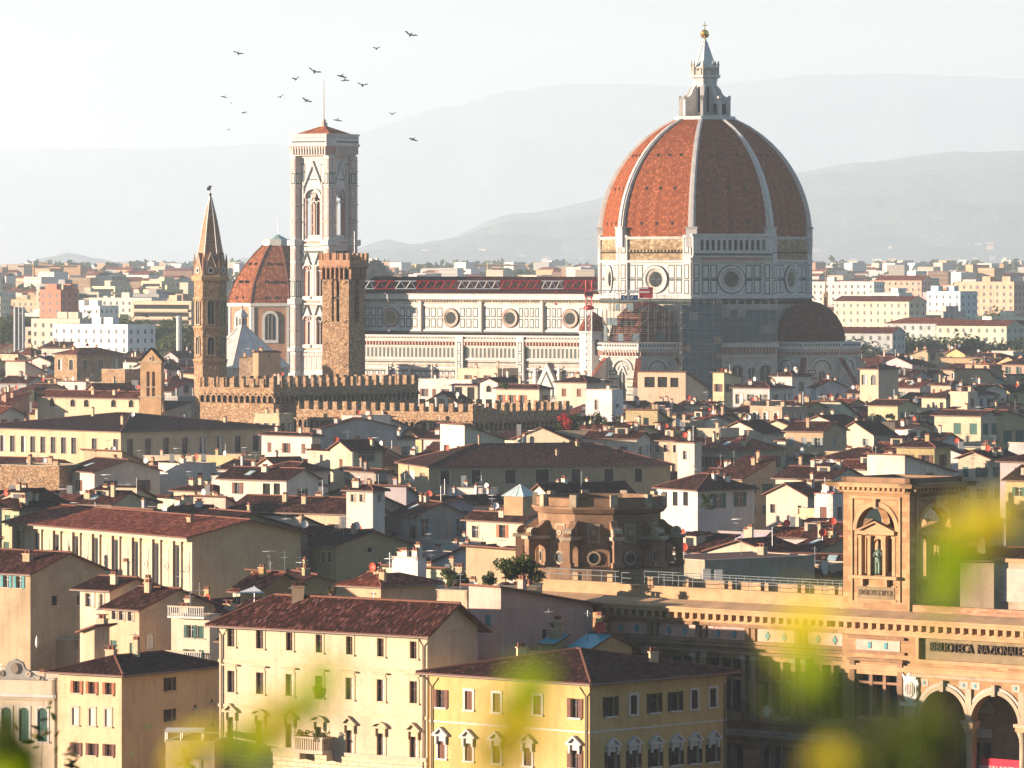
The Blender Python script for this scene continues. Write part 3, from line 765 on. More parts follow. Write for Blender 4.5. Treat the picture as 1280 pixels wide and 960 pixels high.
# drum
dr = MB(); dr.lathe([(RD - .3, 0), (RD - .3, 45.4)], 8, 'trim_grey', ph=-99, cap=False); dr.lathe([(RD, 45.4), (RD, 61.2), (RD - 1, 61.3)], 8, 'marble_aged', ph=-99, cap=False)
dr.lathe([(RD, 45.2), (RD + .9, 45.4), (RD + 1.0, 46.0), (RD + .1, 46.2)], 8, 'marble', ph=-99, cap=False)
dr.lathe([(RD - .2, 44.0), (RD + .5, 44.6), (RD + .55, 45.2)], 8, 'marble_green', ph=-99, cap=False)
dr.lathe([(RD, 54.4), (RD + .6, 54.6), (RD + .7, 55.1), (RD + .05, 55.3)], 8, 'marble', ph=-99, cap=False)
for a in AZ:
    fr = facefr(a, AP, FW)
    dr.fb(fr, 0, FW, 46.1, 54.5, -.1, .05, 'marble')
    for s in (0, FW - 2.3):
        dr.fb(fr, s, s + 2.3, 46.1, 61.6, -.1, .55, 'marble'); panels(dr, Fr(fr.o[0] + fr.N[0] * .55, fr.o[1] + fr.N[1] * .55, a), s + .3, s + 2.0, 46.4, 54.2, 1, 2, gap=.2)
        panels(dr, Fr(fr.o[0] + fr.N[0] * .55, fr.o[1] + fr.N[1] * .55, a), s + .3, s + 2.0, 56.8, 61.0, 1, 1, gap=.2)
    f2 = Fr(fr.o[0] + fr.N[0] * .05, fr.o[1] + fr.N[1] * .05, a)
    panels(dr, f2, 2.6, 6.9, 46.5, 54.2, 2, 2); panels(dr, f2, FW - 6.9, FW - 2.6, 46.5, 54.2, 2, 2)
    dr.fb(f2, 2.3, FW - 2.3, 50.2, 50.45, 0, .05, 'marble_green')
    if abs(a - 13.5) < 1:                # the finished gallery of small arches
        n = 12; w_ = (FW - 3.2) / n
        holes_wall(dr, Fr(fr.o[0] + fr.N[0] * 1.5, fr.o[1] + fr.N[1] * 1.5, a), 0, FW, 56.2, 61.3, [(1.6 + w_ * (k + .5) - .42, 1.6 + w_ * (k + .5) + .42, 57.7, 60.4, True) for k in range(n)], 'marble', .5)
        f3 = Fr(fr.o[0] + fr.N[0] * 1.5, fr.o[1] + fr.N[1] * 1.5, a)
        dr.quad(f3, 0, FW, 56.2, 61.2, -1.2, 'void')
        for uu in (0, FW): dr.face([f3.p(uu, 0, 56.2), f3.p(uu, -1.4, 56.2), f3.p(uu, -1.4, 61.3), f3.p(uu, 0, 61.3)], 'marble')
        dr.fb(f3, -.4, FW + .4, 61.3, 61.9, -1.5, .4, 'marble'); dr.fb(f3, -.3, FW + .3, 55.9, 56.3, -1.5, .35, 'marble')
        for k in range(n + 1): dr.fb(f3, 1.6 + w_ * k - .17, 1.6 + w_ * k + .17, 56.9, 61.1, 0, .15, 'marble')
        dr.fb(f3, 0, FW, 56.35, 56.9, 0, .08, 'marble_green')
        dr.fb(f2, 2.3, FW - 2.3, 54.9, 55.9, 0, .5, 'marble_pink')
    else:
        dr.fb(fr, 2.3, FW - 2.3, 55.3, 61.1, -.1, .1, 'rough_masonry'); dr.fb(fr, 2.3, FW - 2.3, 60.5, 61.2, -.1, .5, 'marble_aged')
        dr.fb(fr, 2.3, FW - 2.3, 57.0, 57.3, -.1, .5, 'void'); 
        for k in range(16): dr.fb(fr, 2.8 + k, 3.3 + k, 57.3, 57.9, 0, .55, 'rough_masonry')
dro = dr.build('drum', cath)
for a in AZ:
    fr = facefr(a, AP + .05, FW); oc = MB(); u = FW / 2; z = 50.3
    oc.ring(fr, u, z, 3.45, 3.7, 0, .25, 'marble_green', 28); oc.ring(fr, u, z, 2.9, 3.45, 0, .42, 'marble', 28)
    k = 28
    for i in range(k):                   # splayed bowl
        t0, t1 = 2 * math.pi * i / k, 2 * math.pi * (i + 1) / k
        for (ra, na, rb2, nb, mm) in ((2.9, .42, 2.5, .12, 'marble_aged'), (2.5, .12, 1.95, -.03 + .06, 'marble_aged')):
            oc.face([fr.p(u + ra * math.cos(t0), na, z + ra * math.sin(t0)), fr.p(u + ra * math.cos(t1), na, z + ra * math.sin(t1)), fr.p(u + rb2 * math.cos(t1), nb, z + rb2 * math.sin(t1)), fr.p(u + rb2 * math.cos(t0), nb, z + rb2 * math.sin(t0))], mm)
    oc.disc(fr, u, z, 1.97, .04, 'glass'); 
    for d in range(0, 180, 45): oc.tube([fr.p(u - 1.9 * math.cos(R(d)), .07, z - 1.9 * math.sin(R(d))), fr.p(u + 1.9 * math.cos(R(d)), .07, z + 1.9 * math.sin(R(d)))], .05, 'darkmetal', 3)
    oc.build('round_window', dro)
# lantern
ln = MB()
ln.lathe([(7.2, 91.3), (8.0, 91.5), (8.0, 92.3), (7.6, 92.4), (3, 92.5)], 8, 'marble', ph=-99)
ln.lathe([(3.15, 92.4), (3.15, 101.3), (3.3, 101.5), (3.3, 102.1), (4.1, 102.5), (4.1, 103.1), (3.3, 103.2), (3.3, 105.2), (2.9, 105.3)], 8, 'marble', ph=-99, cap=False)
for a in AZ:
    fr = facefr(a, 3.15 * math.cos(R(22.5)), 2.4)
    ln.quad(fr, .8, 1.6, 93.4, 99.7, .04, 'void'); ln.ring(fr, 1.2, 99.7, 0, .4, 0, .045, 'void', 8, 0, 180); ln.ring(fr, 1.2, 99.7, .42, .62, 0, .16, 'marble', 8, 0, 180)
    for u in (.62, 1.62): ln.fb(fr, u, u + .16, 93, 99.7, 0, .15, 'marble')
    f4 = facefr(a, 3.35, 2.5); ln.ring(f4, 1.25, 104.2, .55, .8, -.3, .1, 'marble_aged', 10, 0, 180); ln.fb(f4, .45, 2.05, 103.2, 104.2, -.3, .03, 'marble_aged')
    th = R(a - 90 + 22.5); e = (math.cos(th), math.sin(th))
    f5 = Fr(0, 0, math.degrees(th))      # buttress in the plane of the corner: u runs outward
    pr = [(3.0, 92.4), (6.7, 92.4), (6.7, 96.6), (6.1, 97.4), (5.4, 97.4), (4.6, 98.2), (4.1, 99.4), (3.0, 100.6)]
    ln.ext(f5, pr, -.35, .35, 'marble'); ln.face([f5.p(u, -.35, z) for u, z in pr[::-1]], 'marble')
    ln.box(e[0] * 6.4 - .35, e[0] * 6.4 + .35, e[1] * 6.4 - .35, e[1] * 6.4 + .35, 96.6, 97.7, 'marble_aged')
    ln.quad(f5, 4.0, 5.6, 92.9, 95.6, .36, 'void')
    ln.lathe([(.26, 103.1), (.26, 105.5), (.38, 105.7), (.05, 106.9)], 6, 'marble_aged', cx=e[0] * 3.5, cy=e[1] * 3.5)
lno = ln.build('lantern', cath)
sp = MB(); sp.lathe([(2.9, 105.2), (2.2, 107), (.42, 112), (.35, 112.4)], 8, 'lead', ph=-99)
for k in range(8):
    e = (math.cos(R(-99 + 45 * k)), math.sin(R(-99 + 45 * k))); sp.tube([(e[0] * 2.9, e[1] * 2.9, 105.2), (e[0] * 2.2, e[1] * 2.2, 107), (e[0] * .42, e[1] * .42, 112)], .13, 'marble', 4)
sp.build('spire_roof', lno)
bl = MB(); bl.lathe([(.3, 112.3), (.18, 112.7), (.05 + .55, 112.75), (1.0, 113.15), (1.15, 113.75), (1.0, 114.35), (.55, 114.8), (.1, 114.95)], 16, 'gold'); bl.build('gilded_ball', lno, smooth=True)
cr = MB(); cr.box(-.09, .09, -.09, .09, 114.9, 116.9, 'gold'); cr.box(-.6, .6, -.08, .08, 115.9, 116.1, 'gold'); cr.build('cross', lno)

# nave and aisle
dv = (-math.cos(R(31.5)), math.sin(R(31.5))); NS = (math.sin(R(-31.5)), -math.cos(R(-31.5)))
TE = 103.0
def nfr(off): return Fr(dv[0] * TE + NS[0] * off, dv[1] * TE + NS[1] * off, -31.5)
fc = nfr(11.0); Lc = TE - 24
zN = lambda fr, px, py: CZ - (py - HY) * u_px(fr, CX, CY, px)[1] / F
nv = MB()
ocs = [u_px(fc, CX, CY, p)[0] for p in (489, 564, 638, 713)]
bay = ocs[1] - ocs[0]
holes_wall(nv, fc, 0, Lc, 30, 46.3, [], 'marble')
nv.fb(fc, 0, Lc, 36.0, 36.5, 0, .5, 'marble_green'); nv.fb(fc, 0, Lc, 36.5, 36.9, 0, .35, 'marble')
nv.fb(fc, 0, Lc, 43.2, 43.6, 0, .3, 'marble'); nv.fb(fc, 0, Lc, 43.6, 44.6, 0, .2, 'marble_aged')
nv.fb(fc, 0, Lc, 44.6, 44.9, 0, .55, 'marble_green'); nv.fb(fc, 0, Lc, 44.9, 46.2, 0, .7, 'marble'); nv.fb(fc, -.3, Lc, 46.2, 46.6, 0, 1.0, 'marble')
for k in range(int(Lc / .9)): nv.fb(fc, k * .9 + .2, k * .9 + .65, 44.2, 44.7, .2, .55, 'rough_masonry')
edges = [ocs[0] - bay / 2 + bay * k for k in range(5)]
edges[0] = max(edges[0], .2)
for i in range(4):
    c = ocs[i]; lo, hi = edges[i], min(edges[i + 1], Lc - .5)
    panels(nv, fc, lo + .9, c - 2.5, 37.2, 42.9, max(1, int((c - 2.5 - lo - .9) / 1.55)), 2, gap=.4)
    if hi - .9 > c + 3.5: panels(nv, fc, c + 2.5, hi - .9, 37.2, 42.9, max(1, int((hi - .9 - c - 2.5) / 1.55)), 2, gap=.4)
for e in edges[:-1]:
    nv.fb(fc, e - .6, e + .6, 36, 46.2, 0, .45, 'marble'); nv.fb(fc, e + .25, e + .55, 36, 46.2, .45, .65, 'gutter')
nvo = nv.build('nave_wall', cath)
for c in ocs:
    oc = MB(); z = 40.0
    oc.ring(fc, c, z, 2.35, 2.6, 0, .2, 'marble_green', 24); oc.ring(fc, c, z, 1.95, 2.35, 0, .4, 'marble_pink', 24); oc.ring(fc, c, z, 1.6, 1.95, 0, .2, 'marble_aged', 24); oc.disc(fc, c, z, 1.62, .05, 'glass', 20)
    for k in range(4): oc.fb(fc, c - 1.5, c + 1.5, z - 1.3 + k * .75, z - 1.25 + k * .75, .05, .09, 'darkmetal')
    oc.build('round_window', nvo)
rf_ = MB()
def slab(mb, pts, m, t=.3):
    n = (Vector(pts[1]) - Vector(pts[0])).cross(Vector(pts[2]) - Vector(pts[0]))
    if n.z < 0: pts = pts[::-1]
    mb.face(pts, m); bt = [(x, y, z - t) for x, y, z in pts]; mb.face(bt[::-1], m)
    for i in range(len(pts)): j = (i + 1) % len(pts); mb.face([bt[i], bt[j], pts[j], pts[i]], m)
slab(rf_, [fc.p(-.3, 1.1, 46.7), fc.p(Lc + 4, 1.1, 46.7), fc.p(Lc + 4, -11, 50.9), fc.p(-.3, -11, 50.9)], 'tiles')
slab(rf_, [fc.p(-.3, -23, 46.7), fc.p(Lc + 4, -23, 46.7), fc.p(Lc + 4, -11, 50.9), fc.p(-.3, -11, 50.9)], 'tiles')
rf_.build('nave_roof', cath)
nw = MB(); nw.fb(fc, 0, Lc, 0, 46.3, -22, -21.8, 'marble'); nw.build('north_wall', cath)
fa = nfr(19.6); La = TE - 21; al = MB()
al.fb(fa, 0, La, 0, 35.4, -8.3, 0, 'marble_aged')
al.fb(fa, -.3, La, 35.2, 35.6, -.5, .7, 'marble'); al.fb(fa, -.2, La, 34.5, 35.2, 0, .45, 'marble_aged'); al.fb(fa, -.2, La, 34.3, 34.5, 0, .75, 'marble')
n = int(La / .95)
for k in range(n):
    u = .3 + k * .95; al.fb(fa, u, u + .3, 32.9, 34.3, 0, .7, 'marble_pink'); al.fb(fa, u + .3, u + .95, 33.9, 34.3, 0, .65, 'marble'); al.fb(fa, u + .34, u + .9, 34.7, 35.0, .45, .5, 'marble_green')
al.fb(fa, 0, La, 32.6, 32.85, 0, .35, 'marble')
n = int(La / 1.25)
for k in range(n): panel(al, fa, k * 1.25 + .15, k * 1.25 + 1.1, 29.6, 32.4, .03, 'marble', 'marble_green', .14)
for z, m_, o_ in ((29.1, 'marble', .4), (28.3, 'marble_green', .1), (27.5, 'marble_pink', .12), (26.8, 'marble', .35), (25.9, 'marble_green', .1), (24.8, 'marble_pink', .1), (23.8, 'marble', .3), (22.6, 'marble_green', .1), (21.4, 'marble_pink', .1)): al.fb(fa, 0, La, z, z + .35, 0, o_, m_)
panels(al, fa, 1, La - 1, 19, 21.3, 60, 1, gap=.3); panels(al, fa, 1, La - 1, 24.2, 26.6, 44, 1, gap=.5)
for p in (576, 652):
    u = u_px(fa, CX, CY, p)[0]; al.fb(fa, u - 1.1, u + 1.1, 0, 35.3, 0, .9, 'marble'); panels(al, Fr(fa.o[0] + fa.N[0] * .9, fa.o[1] + fa.N[1] * .9, -31.5), u - .8, u + .8, 20, 34, 1, 5, gap=.3)
for p in (487, 514, 542):
    u = u_px(fa, CX, CY, p)[0]; al.lathe([(.5, 20), (.5, 25), (.7, 25.2), (.06, 28.3)], 4, 'marble_aged', cx=fa.p(u, .8, 0)[0], cy=fa.p(u, .8, 0)[1])
u = u_px(fa, CX, CY, 686)[0]
al.ext(fa, [(u - 3.2, 20), (u + 3.2, 20), (u + 3.2, 22.5), (u, 28.6), (u - 3.2, 22.5)], 0, 1.2, 'marble'); al.ext(fa, [(u - 2.3, 20), (u + 2.3, 20), (u + 2.3, 22.2), (u, 26.6), (u - 2.3, 22.2)], 1.2, 1.25, 'marble_green'); al.ext(fa, [(u - 1.8, 20), (u + 1.8, 20), (u + 1.8, 22), (u, 25.6), (u - 1.8, 22)], 1.25, 1.32, 'marble')
for s in (-3.6, 3.6): q_ = fa.p(u + s, .8, 0); al.lathe([(.5, 18), (.5, 25), (.75, 25.2), (.05, 28)], 4, 'marble', cx=q_[0], cy=q_[1])
al.build('aisle', cath)
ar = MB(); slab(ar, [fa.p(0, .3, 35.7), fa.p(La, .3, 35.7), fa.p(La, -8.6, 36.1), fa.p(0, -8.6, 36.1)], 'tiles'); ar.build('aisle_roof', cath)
# the back of the west front: a stepped gable
fw = Fr(dv[0] * TE + NS[0] * 12, dv[1] * TE + NS[1] * 12, 58.5); fm = MB()
fm.ext(fw, [(0, 0), (24, 0), (24, 49), (21, 51), (12, 55.5), (3, 51), (0, 49)], 0, 1.4, 'marble_aged'); fm.face([fw.p(u, 0, z) for u, z in [(0, 0), (0, 49), (3, 51), (12, 55.5), (21, 51), (24, 49), (24, 0)]], 'marble_aged')
for s in (0, 1):
    for k in range(7):
        u, z = 3 + 9 * k / 7, 51.1 + 4.4 * k / 7; u = u if s == 0 else 24 - u; fm.fb(fw, u - .4, u + .4, z, z + .9, 0, 1.5, 'marble')
fm.build('west_gable', cath)
# tribunes
def tribune(a, scaff=False):
    tx, ty = 30.6 * math.sin(R(a)), -30.6 * math.cos(R(a)); Rb = 12.6; ap = Rb * math.cos(R(22.5)); fw_ = 2 * Rb * math.sin(R(22.5))
    t = MB(); t.lathe([(Rb, 0), (Rb, 32.2)], 8, 'marble_aged', tx, ty, -99); t.lathe([(Rb, 31.9), (Rb + .9, 32.6), (Rb + 1, 33.1), (Rb + .8, 33.1), (Rb + .8, 34.1), (Rb + 1, 34.2), (Rb + .3, 34.4), (Rb - 2.5, 34.4)], 8, 'marble', tx, ty, -99)
    for k in range(8):
        b_ = AZ[k]; fr = facefr(b_, ap, fw_, tx, ty)
        if math.cos(R(b_ - a)) < -.5: continue
        f8 = facefr(b_, ap + .75, fw_ + .6, tx, ty)
        for j in range(13): t.fb(f8, .3 + j * .75, .65 + j * .75, 33.35, 33.9, 0, .08, 'marble_green')
        for j in range(11): u = .25 + j * .87; t.fb(fr, u, u + .28, 31.1, 32.3, 0, .75, 'marble_pink'); t.fb(fr, u + .28, u + .87, 31.9, 32.3, 0, .6, 'marble')
        t.fb(fr, 0, fw_, 30.7, 30.95, 0, .3, 'marble')
        for s in (0, fw_ - .9): t.fb(fr, s, s + .9, 0, 31, 0, .4, 'marble'); panels(t, Fr(fr.o[0] + fr.N[0] * .4, fr.o[1] + fr.N[1] * .4, b_), s + .12, s + .78, 18, 30.6, 1, 5, gap=.2, t=.14)
        u = fw_ / 2
        t.ring(fr, u, 27.4, 2.5, 2.95, 0, .35, 'marble', 18, 0, 180); t.ring(fr, u, 27.4, 2.2, 2.5, 0, .1, 'marble_green', 18, 0, 180); t.ring(fr, u, 27.4, 1.3, 1.6, 0, .2, 'marble', 12, 0, 180)
        t.fb(fr, u - .8, u + .8, 20, 26.2, 0, .04, 'glass'); t.ring(fr, u, 26.2, 0, .8, 0, .045, 'glass', 10, 0, 180); t.fb(fr, u - .08, u + .08, 20, 26.9, .03, .12, 'marble')
        t.ext(fr, [(u - 1.3, 26.2), (u - .95, 26.2), (u, 28.2), (u + .95, 26.2), (u + 1.3, 26.2), (u, 29.1)], 0, .3, 'marble')
        for z in range(14, 26): t.fb(fr, .9, u - 1.3, z, z + .35, 0, .05, 'marble_green' if z % 2 else 'marble_pink'); t.fb(fr, u + 1.3, fw_ - .9, z, z + .35, 0, .05, 'marble_green' if z % 2 else 'marble_pink')
        panels(t, fr, 1.0, u - 1.5, 26.2, 27.3, 1, 1, gap=.1)
        th = R(b_ - 90 + 22.5); e = (math.cos(th), math.sin(th)); f5 = Fr(tx, ty, math.degrees(th))
        pr = [(Rb, 12), (Rb + 6.6, 12), (Rb + 6.6, 23.2), (Rb, 30.6)]; t.ext(f5, pr, -.6, .6, 'marble_aged'); t.face([f5.p(x, -.6, z) for x, z in pr[::-1]], 'marble_aged')
        t.face([f5.p(Rb, .75, 30.8), f5.p(Rb + 6.8, .75, 23.2), f5.p(Rb + 6.8, -.75, 23.2), f5.p(Rb, -.75, 30.8)], 'tiles_red')
    o = t.build('tribune', cath)
    d = MB(); d.lathe([(9.4, 34.2), (9.2, 36.5), (8.5, 38.8), (7.2, 41.0), (5.3, 42.9), (3.0, 44.2), (.4, 44.9)], 8, 'tiles_red', tx, ty, -99); d.build('half_dome', o, smooth=False)
tribune(58.5); tribune(-31.5, True)
ex = MB(); fe = facefr(13.5, 31, 21)
ex.fb(fe, 0, 21, 0, 34.2, -8, 0, 'marble_aged'); ex.fb(fe, -.3, 21.3, 33.1, 34.3, -.5, .7, 'marble'); ex.fb(fe, 0, 21, 30.8, 31.1, 0, .3, 'marble')
for j in range(24): ex.fb(fe, .2 + j * .87, .48 + j * .87, 31.4, 33.1, 0, .7, 'marble_pink')
for j, (u, r) in enumerate(((3.2, 1.9), (7.2, 1.1), (10.5, 1.9), (14.2, 1.1), (17.8, 1.9))):
    ex.ring(fe, u, 27.2, r, r + .4, 0, .35, 'marble', 14, 0, 180); ex.fb(fe, u - r * .7, u + r * .7, 20, 27.2, 0, .05, 'glass'); ex.ring(fe, u, 27.2, 0, r * .7, 0, .05, 'glass', 10, 0, 180); ex.fb(fe, u - .1, u + .1, 20, 28, .05, .15, 'marble')
for z in range(16, 25): ex.fb(fe, 0, 21, z, z + .3, 0, .04, 'marble_green' if z % 2 else 'marble_pink')
ex.build('exedra', cath)
st_ = MB(); q_ = (W(742, 331, 1425)[0] - CX, 1425 - CY); st_.lathe([(3.6, 0), (3.6, 36.5), (4.0, 36.7), (3.9, 37.2)], 8, 'marble', q_[0], q_[1], -99); st_.lathe([(4.1, 37.2), (2.4, 40.4), (.2, 42)], 8, 'tiles_red', q_[0], q_[1], -99)
f6 = facefr(13.5, 3.4, 2, *q_); st_.quad(f6, .5, 1.5, 31, 35, .05, 'glass'); st_.build('sacristy_turret', cath)

# ---------------------------------------------------------------- bell tower (campanile)
BX, BY = W(405, 331, 1490)[:2]; SB = 1490 / F; zb_ = lambda py: CZ - (py - HY) * SB
bt = tag(empty('bell_tower', (BX, BY, 0)), 'tall square marble bell tower with a low tiled cap and thin pole', 'bell tower')
cw = MB(); hw = 5.3; zt = 82.6
fcs = [facefr(a, hw, 2 * hw) for a in (-31.5, 58.5, 148.5, 238.5)]
lev = [(32.9, 40.4), (45.7, 53.8)]
for fr in fcs:
    c = hw
    hs = [(c - 2.3, c + 2.3, 60.9, 74.0, True)]
    for z0, z1 in lev: hs += [(c - 3.0, c - 1.0, z0, z1, True), (c + 1.0, c + 3.0, z0, z1, True)]
    holes_wall(cw, fr, 0, 2 * hw, 0, zt, hs, 'marble', .9, 'marble_pink')
    for k in (-.78, .78): cw.tube([fr.p(c + k, -.5, 61.3), fr.p(c + k, -.5, 70.2)], .13, 'marble', 6)
    cw.fb(fr, c - 2.3, c + 2.3, 60.9, 61.9, -.6, -.3, 'marble')
    for k in (-1.55, 0, 1.55): cw.ring(fr, c + k, 70.2, .6, .85, -.65, -.35, 'marble', 8, 0, 180)
    cw.ring(fr, c, 72.4, .0, .7, -.6, -.4, 'marble_aged', 12); cw.ring(fr, c, 71.7, 1.5, 2.3, -.6, -.4, 'marble', 14, 0, 180)
    cw.ring(fr, c, 71.7, 2.35, 2.75, 0, .35, 'marble', 16, 0, 180)
    cw.ext(fr, [(c - 3.3, 74.2), (c - 2.95, 74.2), (c, 80.4), (c + 2.95, 74.2), (c + 3.3, 74.2), (c, 81.6)], 0, .45, 'marble')
    for s in (-1, 1): panels(cw, fr, c + s * 3.2 - .85, c + s * 3.2 + .85, 75.6, 80.9, 1, 1, gap=.2, wt='marble')
    cw.fb(fr, c - 3.2, c - 2.85, 60.6, 76, 0, .35, 'marble'); cw.fb(fr, c + 2.85, c + 3.2, 60.6, 76, 0, .35, 'marble')
    for z0, z1 in lev:
        for k in (-2, 2):
            cw.tube([fr.p(c + k, -.45, z0), fr.p(c + k, -.45, z1 - 1.6)], .12, 'marble', 6)
            for j in (-.5, .5): cw.ring(fr, c + k + j, z1 - 1.7, .35, .55, -.6, -.35, 'marble', 8, 0, 180)
            cw.ring(fr, c + k, z1 - 1.0, 1.0, 1.25, 0, .3, 'marble', 12, 0, 180)
            cw.ext(fr, [(c + k - 1.5, z1 + .2), (c + k - 1.2, z1 + .2), (c + k, z1 + 3.2), (c + k + 1.2, z1 + .2), (c + k + 1.5, z1 + .2), (c + k, z1 + 4.0)], 0, .3, 'marble_green')
            cw.fb(fr, c + k - 1.3, c + k + 1.3, z0 - .9, z0 - .1, 0, .3, 'marble')
        panels(cw, fr, c - 3.5, c + 3.5, z0 - 3.6, z0 - 1.3, 5, 1, gap=.4, g='marble_pink')
        cw.fb(fr, c - .55, c + .55, z0, z1, 0, .05, 'marble_pink'); cw.fb(fr, c - .35, c + .35, z0 + .2, z1 - .2, 0, .08, 'marble')
    for z in (12, 20, 26): panels(cw, fr, 2.2, 2 * hw - 2.2, z, z + 4, 4, 1, gap=.5, g='marble_pink')
    for k in range(2): panels(cw, fr, 1.9 + k * (2 * hw - 5.2), 3.3 + k * (2 * hw - 5.2), 61.5, 74, 1, 4, gap=.3, g='marble_pink')
cw.lathe([(4.6 * 1.414, 58), (4.6 * 1.414, 58.2)], 4, 'void', ph=-31.5 - 90 + 45)
for z0, z1, o_, m_ in ((82.4, 83.0, .5, 'marble'), (59.0, 59.6, .9, 'marble'), (59.6, 60.2, .6, 'marble_pink'), (60.2, 60.6, .9, 'marble'), (57.2, 57.7, .45, 'marble_green'), (43.4, 43.9, .85, 'marble'), (43.9, 44.5, .5, 'marble_pink'), (44.5, 44.9, .8, 'marble'), (30.9, 31.4, .85, 'marble'), (31.4, 31.9, .5, 'marble_pink'), (24.4, 25.2, .6, 'marble'), (54.9, 55.2, .3, 'marble'), (76.5, 76.8, .25, 'marble_green')):
    for fr in fcs: cw.fb(fr, -.0, 2 * hw, z0, z1, -.3, o_ - .2, m_)
cw.build('shaft', bt)
for k in range(4):
    th = R(-31.5 - 90 + 45 + 90 * k); cx_, cy_ = math.cos(th) * hw * 1.414, math.sin(th) * hw * 1.414; b = MB()
    b.lathe([(1.6, 0), (1.6, 82.9)], 8, 'marble', cx_, cy_, -99)
    for a in AZ:
        fr = facefr(a, 1.48, 1.22, cx_, cy_)
        for z0, z1 in ((14, 18), (19, 23.5), (26, 30), (32.6, 36.6), (37.2, 42.6), (45.4, 49.8), (50.4, 54.4), (55.2, 58.2), (61.4, 65.2), (65.8, 69.6), (70.4, 74.4), (75.4, 78.4), (79.2, 82)):
            b.fb(fr, .15, 1.07, z0, z1, -.05, .05, 'marble_pink' if int(z0) % 3 else 'marble_green'); b.fb(fr, .36, .86, z0 + .3, z1 - .3, -.05, .08, 'marble')
    for z0, z1, r in ((24.4, 25.2, 2.2), (30.9, 31.9, 2.4), (43.4, 44.9, 2.4), (59.0, 60.6, 2.5), (18.2, 18.6, 2.0), (36.8, 37.0, 1.95), (50, 50.2, 1.95), (65.4, 65.6, 1.95), (69.9, 70.1, 1.95), (74.8, 75.1, 1.95), (78.7, 78.9, 1.95)):
        b.lathe([(1.7, z0), (r, z0 + .15), (r, z1), (1.7, z1 + .1)], 8, 'marble', cx_, cy_, -99, cap=False)
    b.build('corner_buttress', bt)
tp = MB(); SQ = math.sqrt(2)
def chamf(h, c): return [(-h, -h + c), (-h + c, -h), (h - c, -h), (h, -h + c), (h, h - c), (h - c, h), (-h + c, h), (-h, h - c)]
def cring(mb, h0, z0, h1, z1, c, m, a=-31.5):
    A = [(x * math.cos(R(a)) - y * math.sin(R(a)), x * math.sin(R(a)) + y * math.cos(R(a)), z0) for x, y in chamf(h0, c)]; B = [(x * math.cos(R(a)) - y * math.sin(R(a)), x * math.sin(R(a)) + y * math.cos(R(a)), z1) for x, y in chamf(h1, c)]
    for i in range(8): j = (i + 1) % 8; mb.face([A[i], A[j], B[j], B[i]], m)
    return B
for h0, z0, h1, z1, m_ in ((6.8, 82.9, 6.9, 83.2, 'marble'), (6.9, 83.2, 7.4, 85.4, 'marble_pink'), (7.4, 85.4, 7.65, 85.5, 'marble'), (7.65, 85.5, 7.65, 86.0, 'marble'), (7.4, 86.0, 7.4, 88.3, 'marble'), (7.65, 88.3, 7.65, 88.7, 'marble')):
    B = cring(tp, h0, z0, h1, z1, 1.8, m_)
tp.face([(x, y, 88.4) for x, y, z in B], 'marble_aged')
for a in (-31.5, 58.5, 148.5, 238.5):
    fr = facefr(a, 7.35, 11)
    for k in range(13): tp.fb(fr, .3 + k * .85, .6 + k * .85, 83.3, 85.4, -1.2, .12, 'marble')
    for k in range(12): tp.fb(fr, .75 + k * .85, 1.0 + k * .85, 87.5, 87.8, 0, .08, 'void')
    tp.fb(fr, .2, 10.8, 86.4, 86.8, 0, .08, 'marble_green')
tp.build('cornice', bt)
rp = MB(); rp.lathe([(7.1 * SQ * .9, 88.3), (.5, 91.0)], 4, 'tiles_chapel', ph=-31.5 - 45); rp.lathe([(.9, 90.6), (.9, 91.8), (.5, 91.9), (.5, 92.6), (.1, 92.8)], 8, 'marble_aged'); rp.build('roof', bt)
po = MB(); po.tube([(0, 0, 92), (0, 0, 103)], .13, 'plank', 6, .06); po.build('pole', bt)
# ---------------------------------------------------------------- other towers and domes
def win_bifora(b, fr, u, z0, z1, w_, m='serena', cols=1):
    r = w_ / 2
    b.fb(fr, u - r, u + r, z0, z1 - r, 0, .05, 'void'); b.ring(fr, u, z1 - r, 0, r, 0, .05, 'void', 10, 0, 180)
    b.ring(fr, u, z1 - r, r, r + .25, 0, .3, m, 12, 0, 180); b.fb(fr, u - r - .22, u - r, z0, z1 - r, 0, .25, m); b.fb(fr, u + r, u + r + .22, z0, z1 - r, 0, .25, m)
    b.fb(fr, u - r - .4, u + r + .4, z0 - .25, z0, 0, .35, m)
    for k in range(cols):
        x = u - r + w_ * (k + 1) / (cols + 1); b.fb(fr, x - .07, x + .07, z0, z1 - r * .9, .05, .2, 'marble_aged')
# slender hexagonal tower with a spire
X_, Y_ = W(263, 331, 1220)[:2]; s_ = 1220 / F; zz = lambda py: CZ - (py - HY) * s_
sp_t = tag(empty('spire_tower', (X_, Y_, 0)), 'slender six-sided brown stone bell tower with a pointed brick spire and weather vane', 'bell tower')
b = MB(); RH = 3.55; aph = RH * math.cos(R(30)); HX = [5 + 60 * k for k in range(6)]
b.lathe([(RH, 0), (RH, zz(345))], 6, 'rubble', ph=5 - 90 + 30)
for a in HX:
    fr = facefr(a, aph, RH); u = RH / 2
    win_bifora(b, fr, u, zz(405), zz(374), 1.35); win_bifora(b, fr, u, zz(443), zz(421), 1.3)
    for py in (345, 372, 408, 449): 
        b.fb(fr, -.1, RH + .1, zz(py) - .25, zz(py), 0, .28, 'sandstone')
        for k in range(6): b.fb(fr, .1 + k * .58, .4 + k * .58, zz(py) - .85, zz(py) - .25, 0, .22, 'sandstone')
b.build('shaft', sp_t)
b = MB(); b.lathe([(RH + .55, zz(351)), (RH + .6, zz(346)), (RH + .3, zz(344))], 6, 'sandstone', ph=5 - 60)
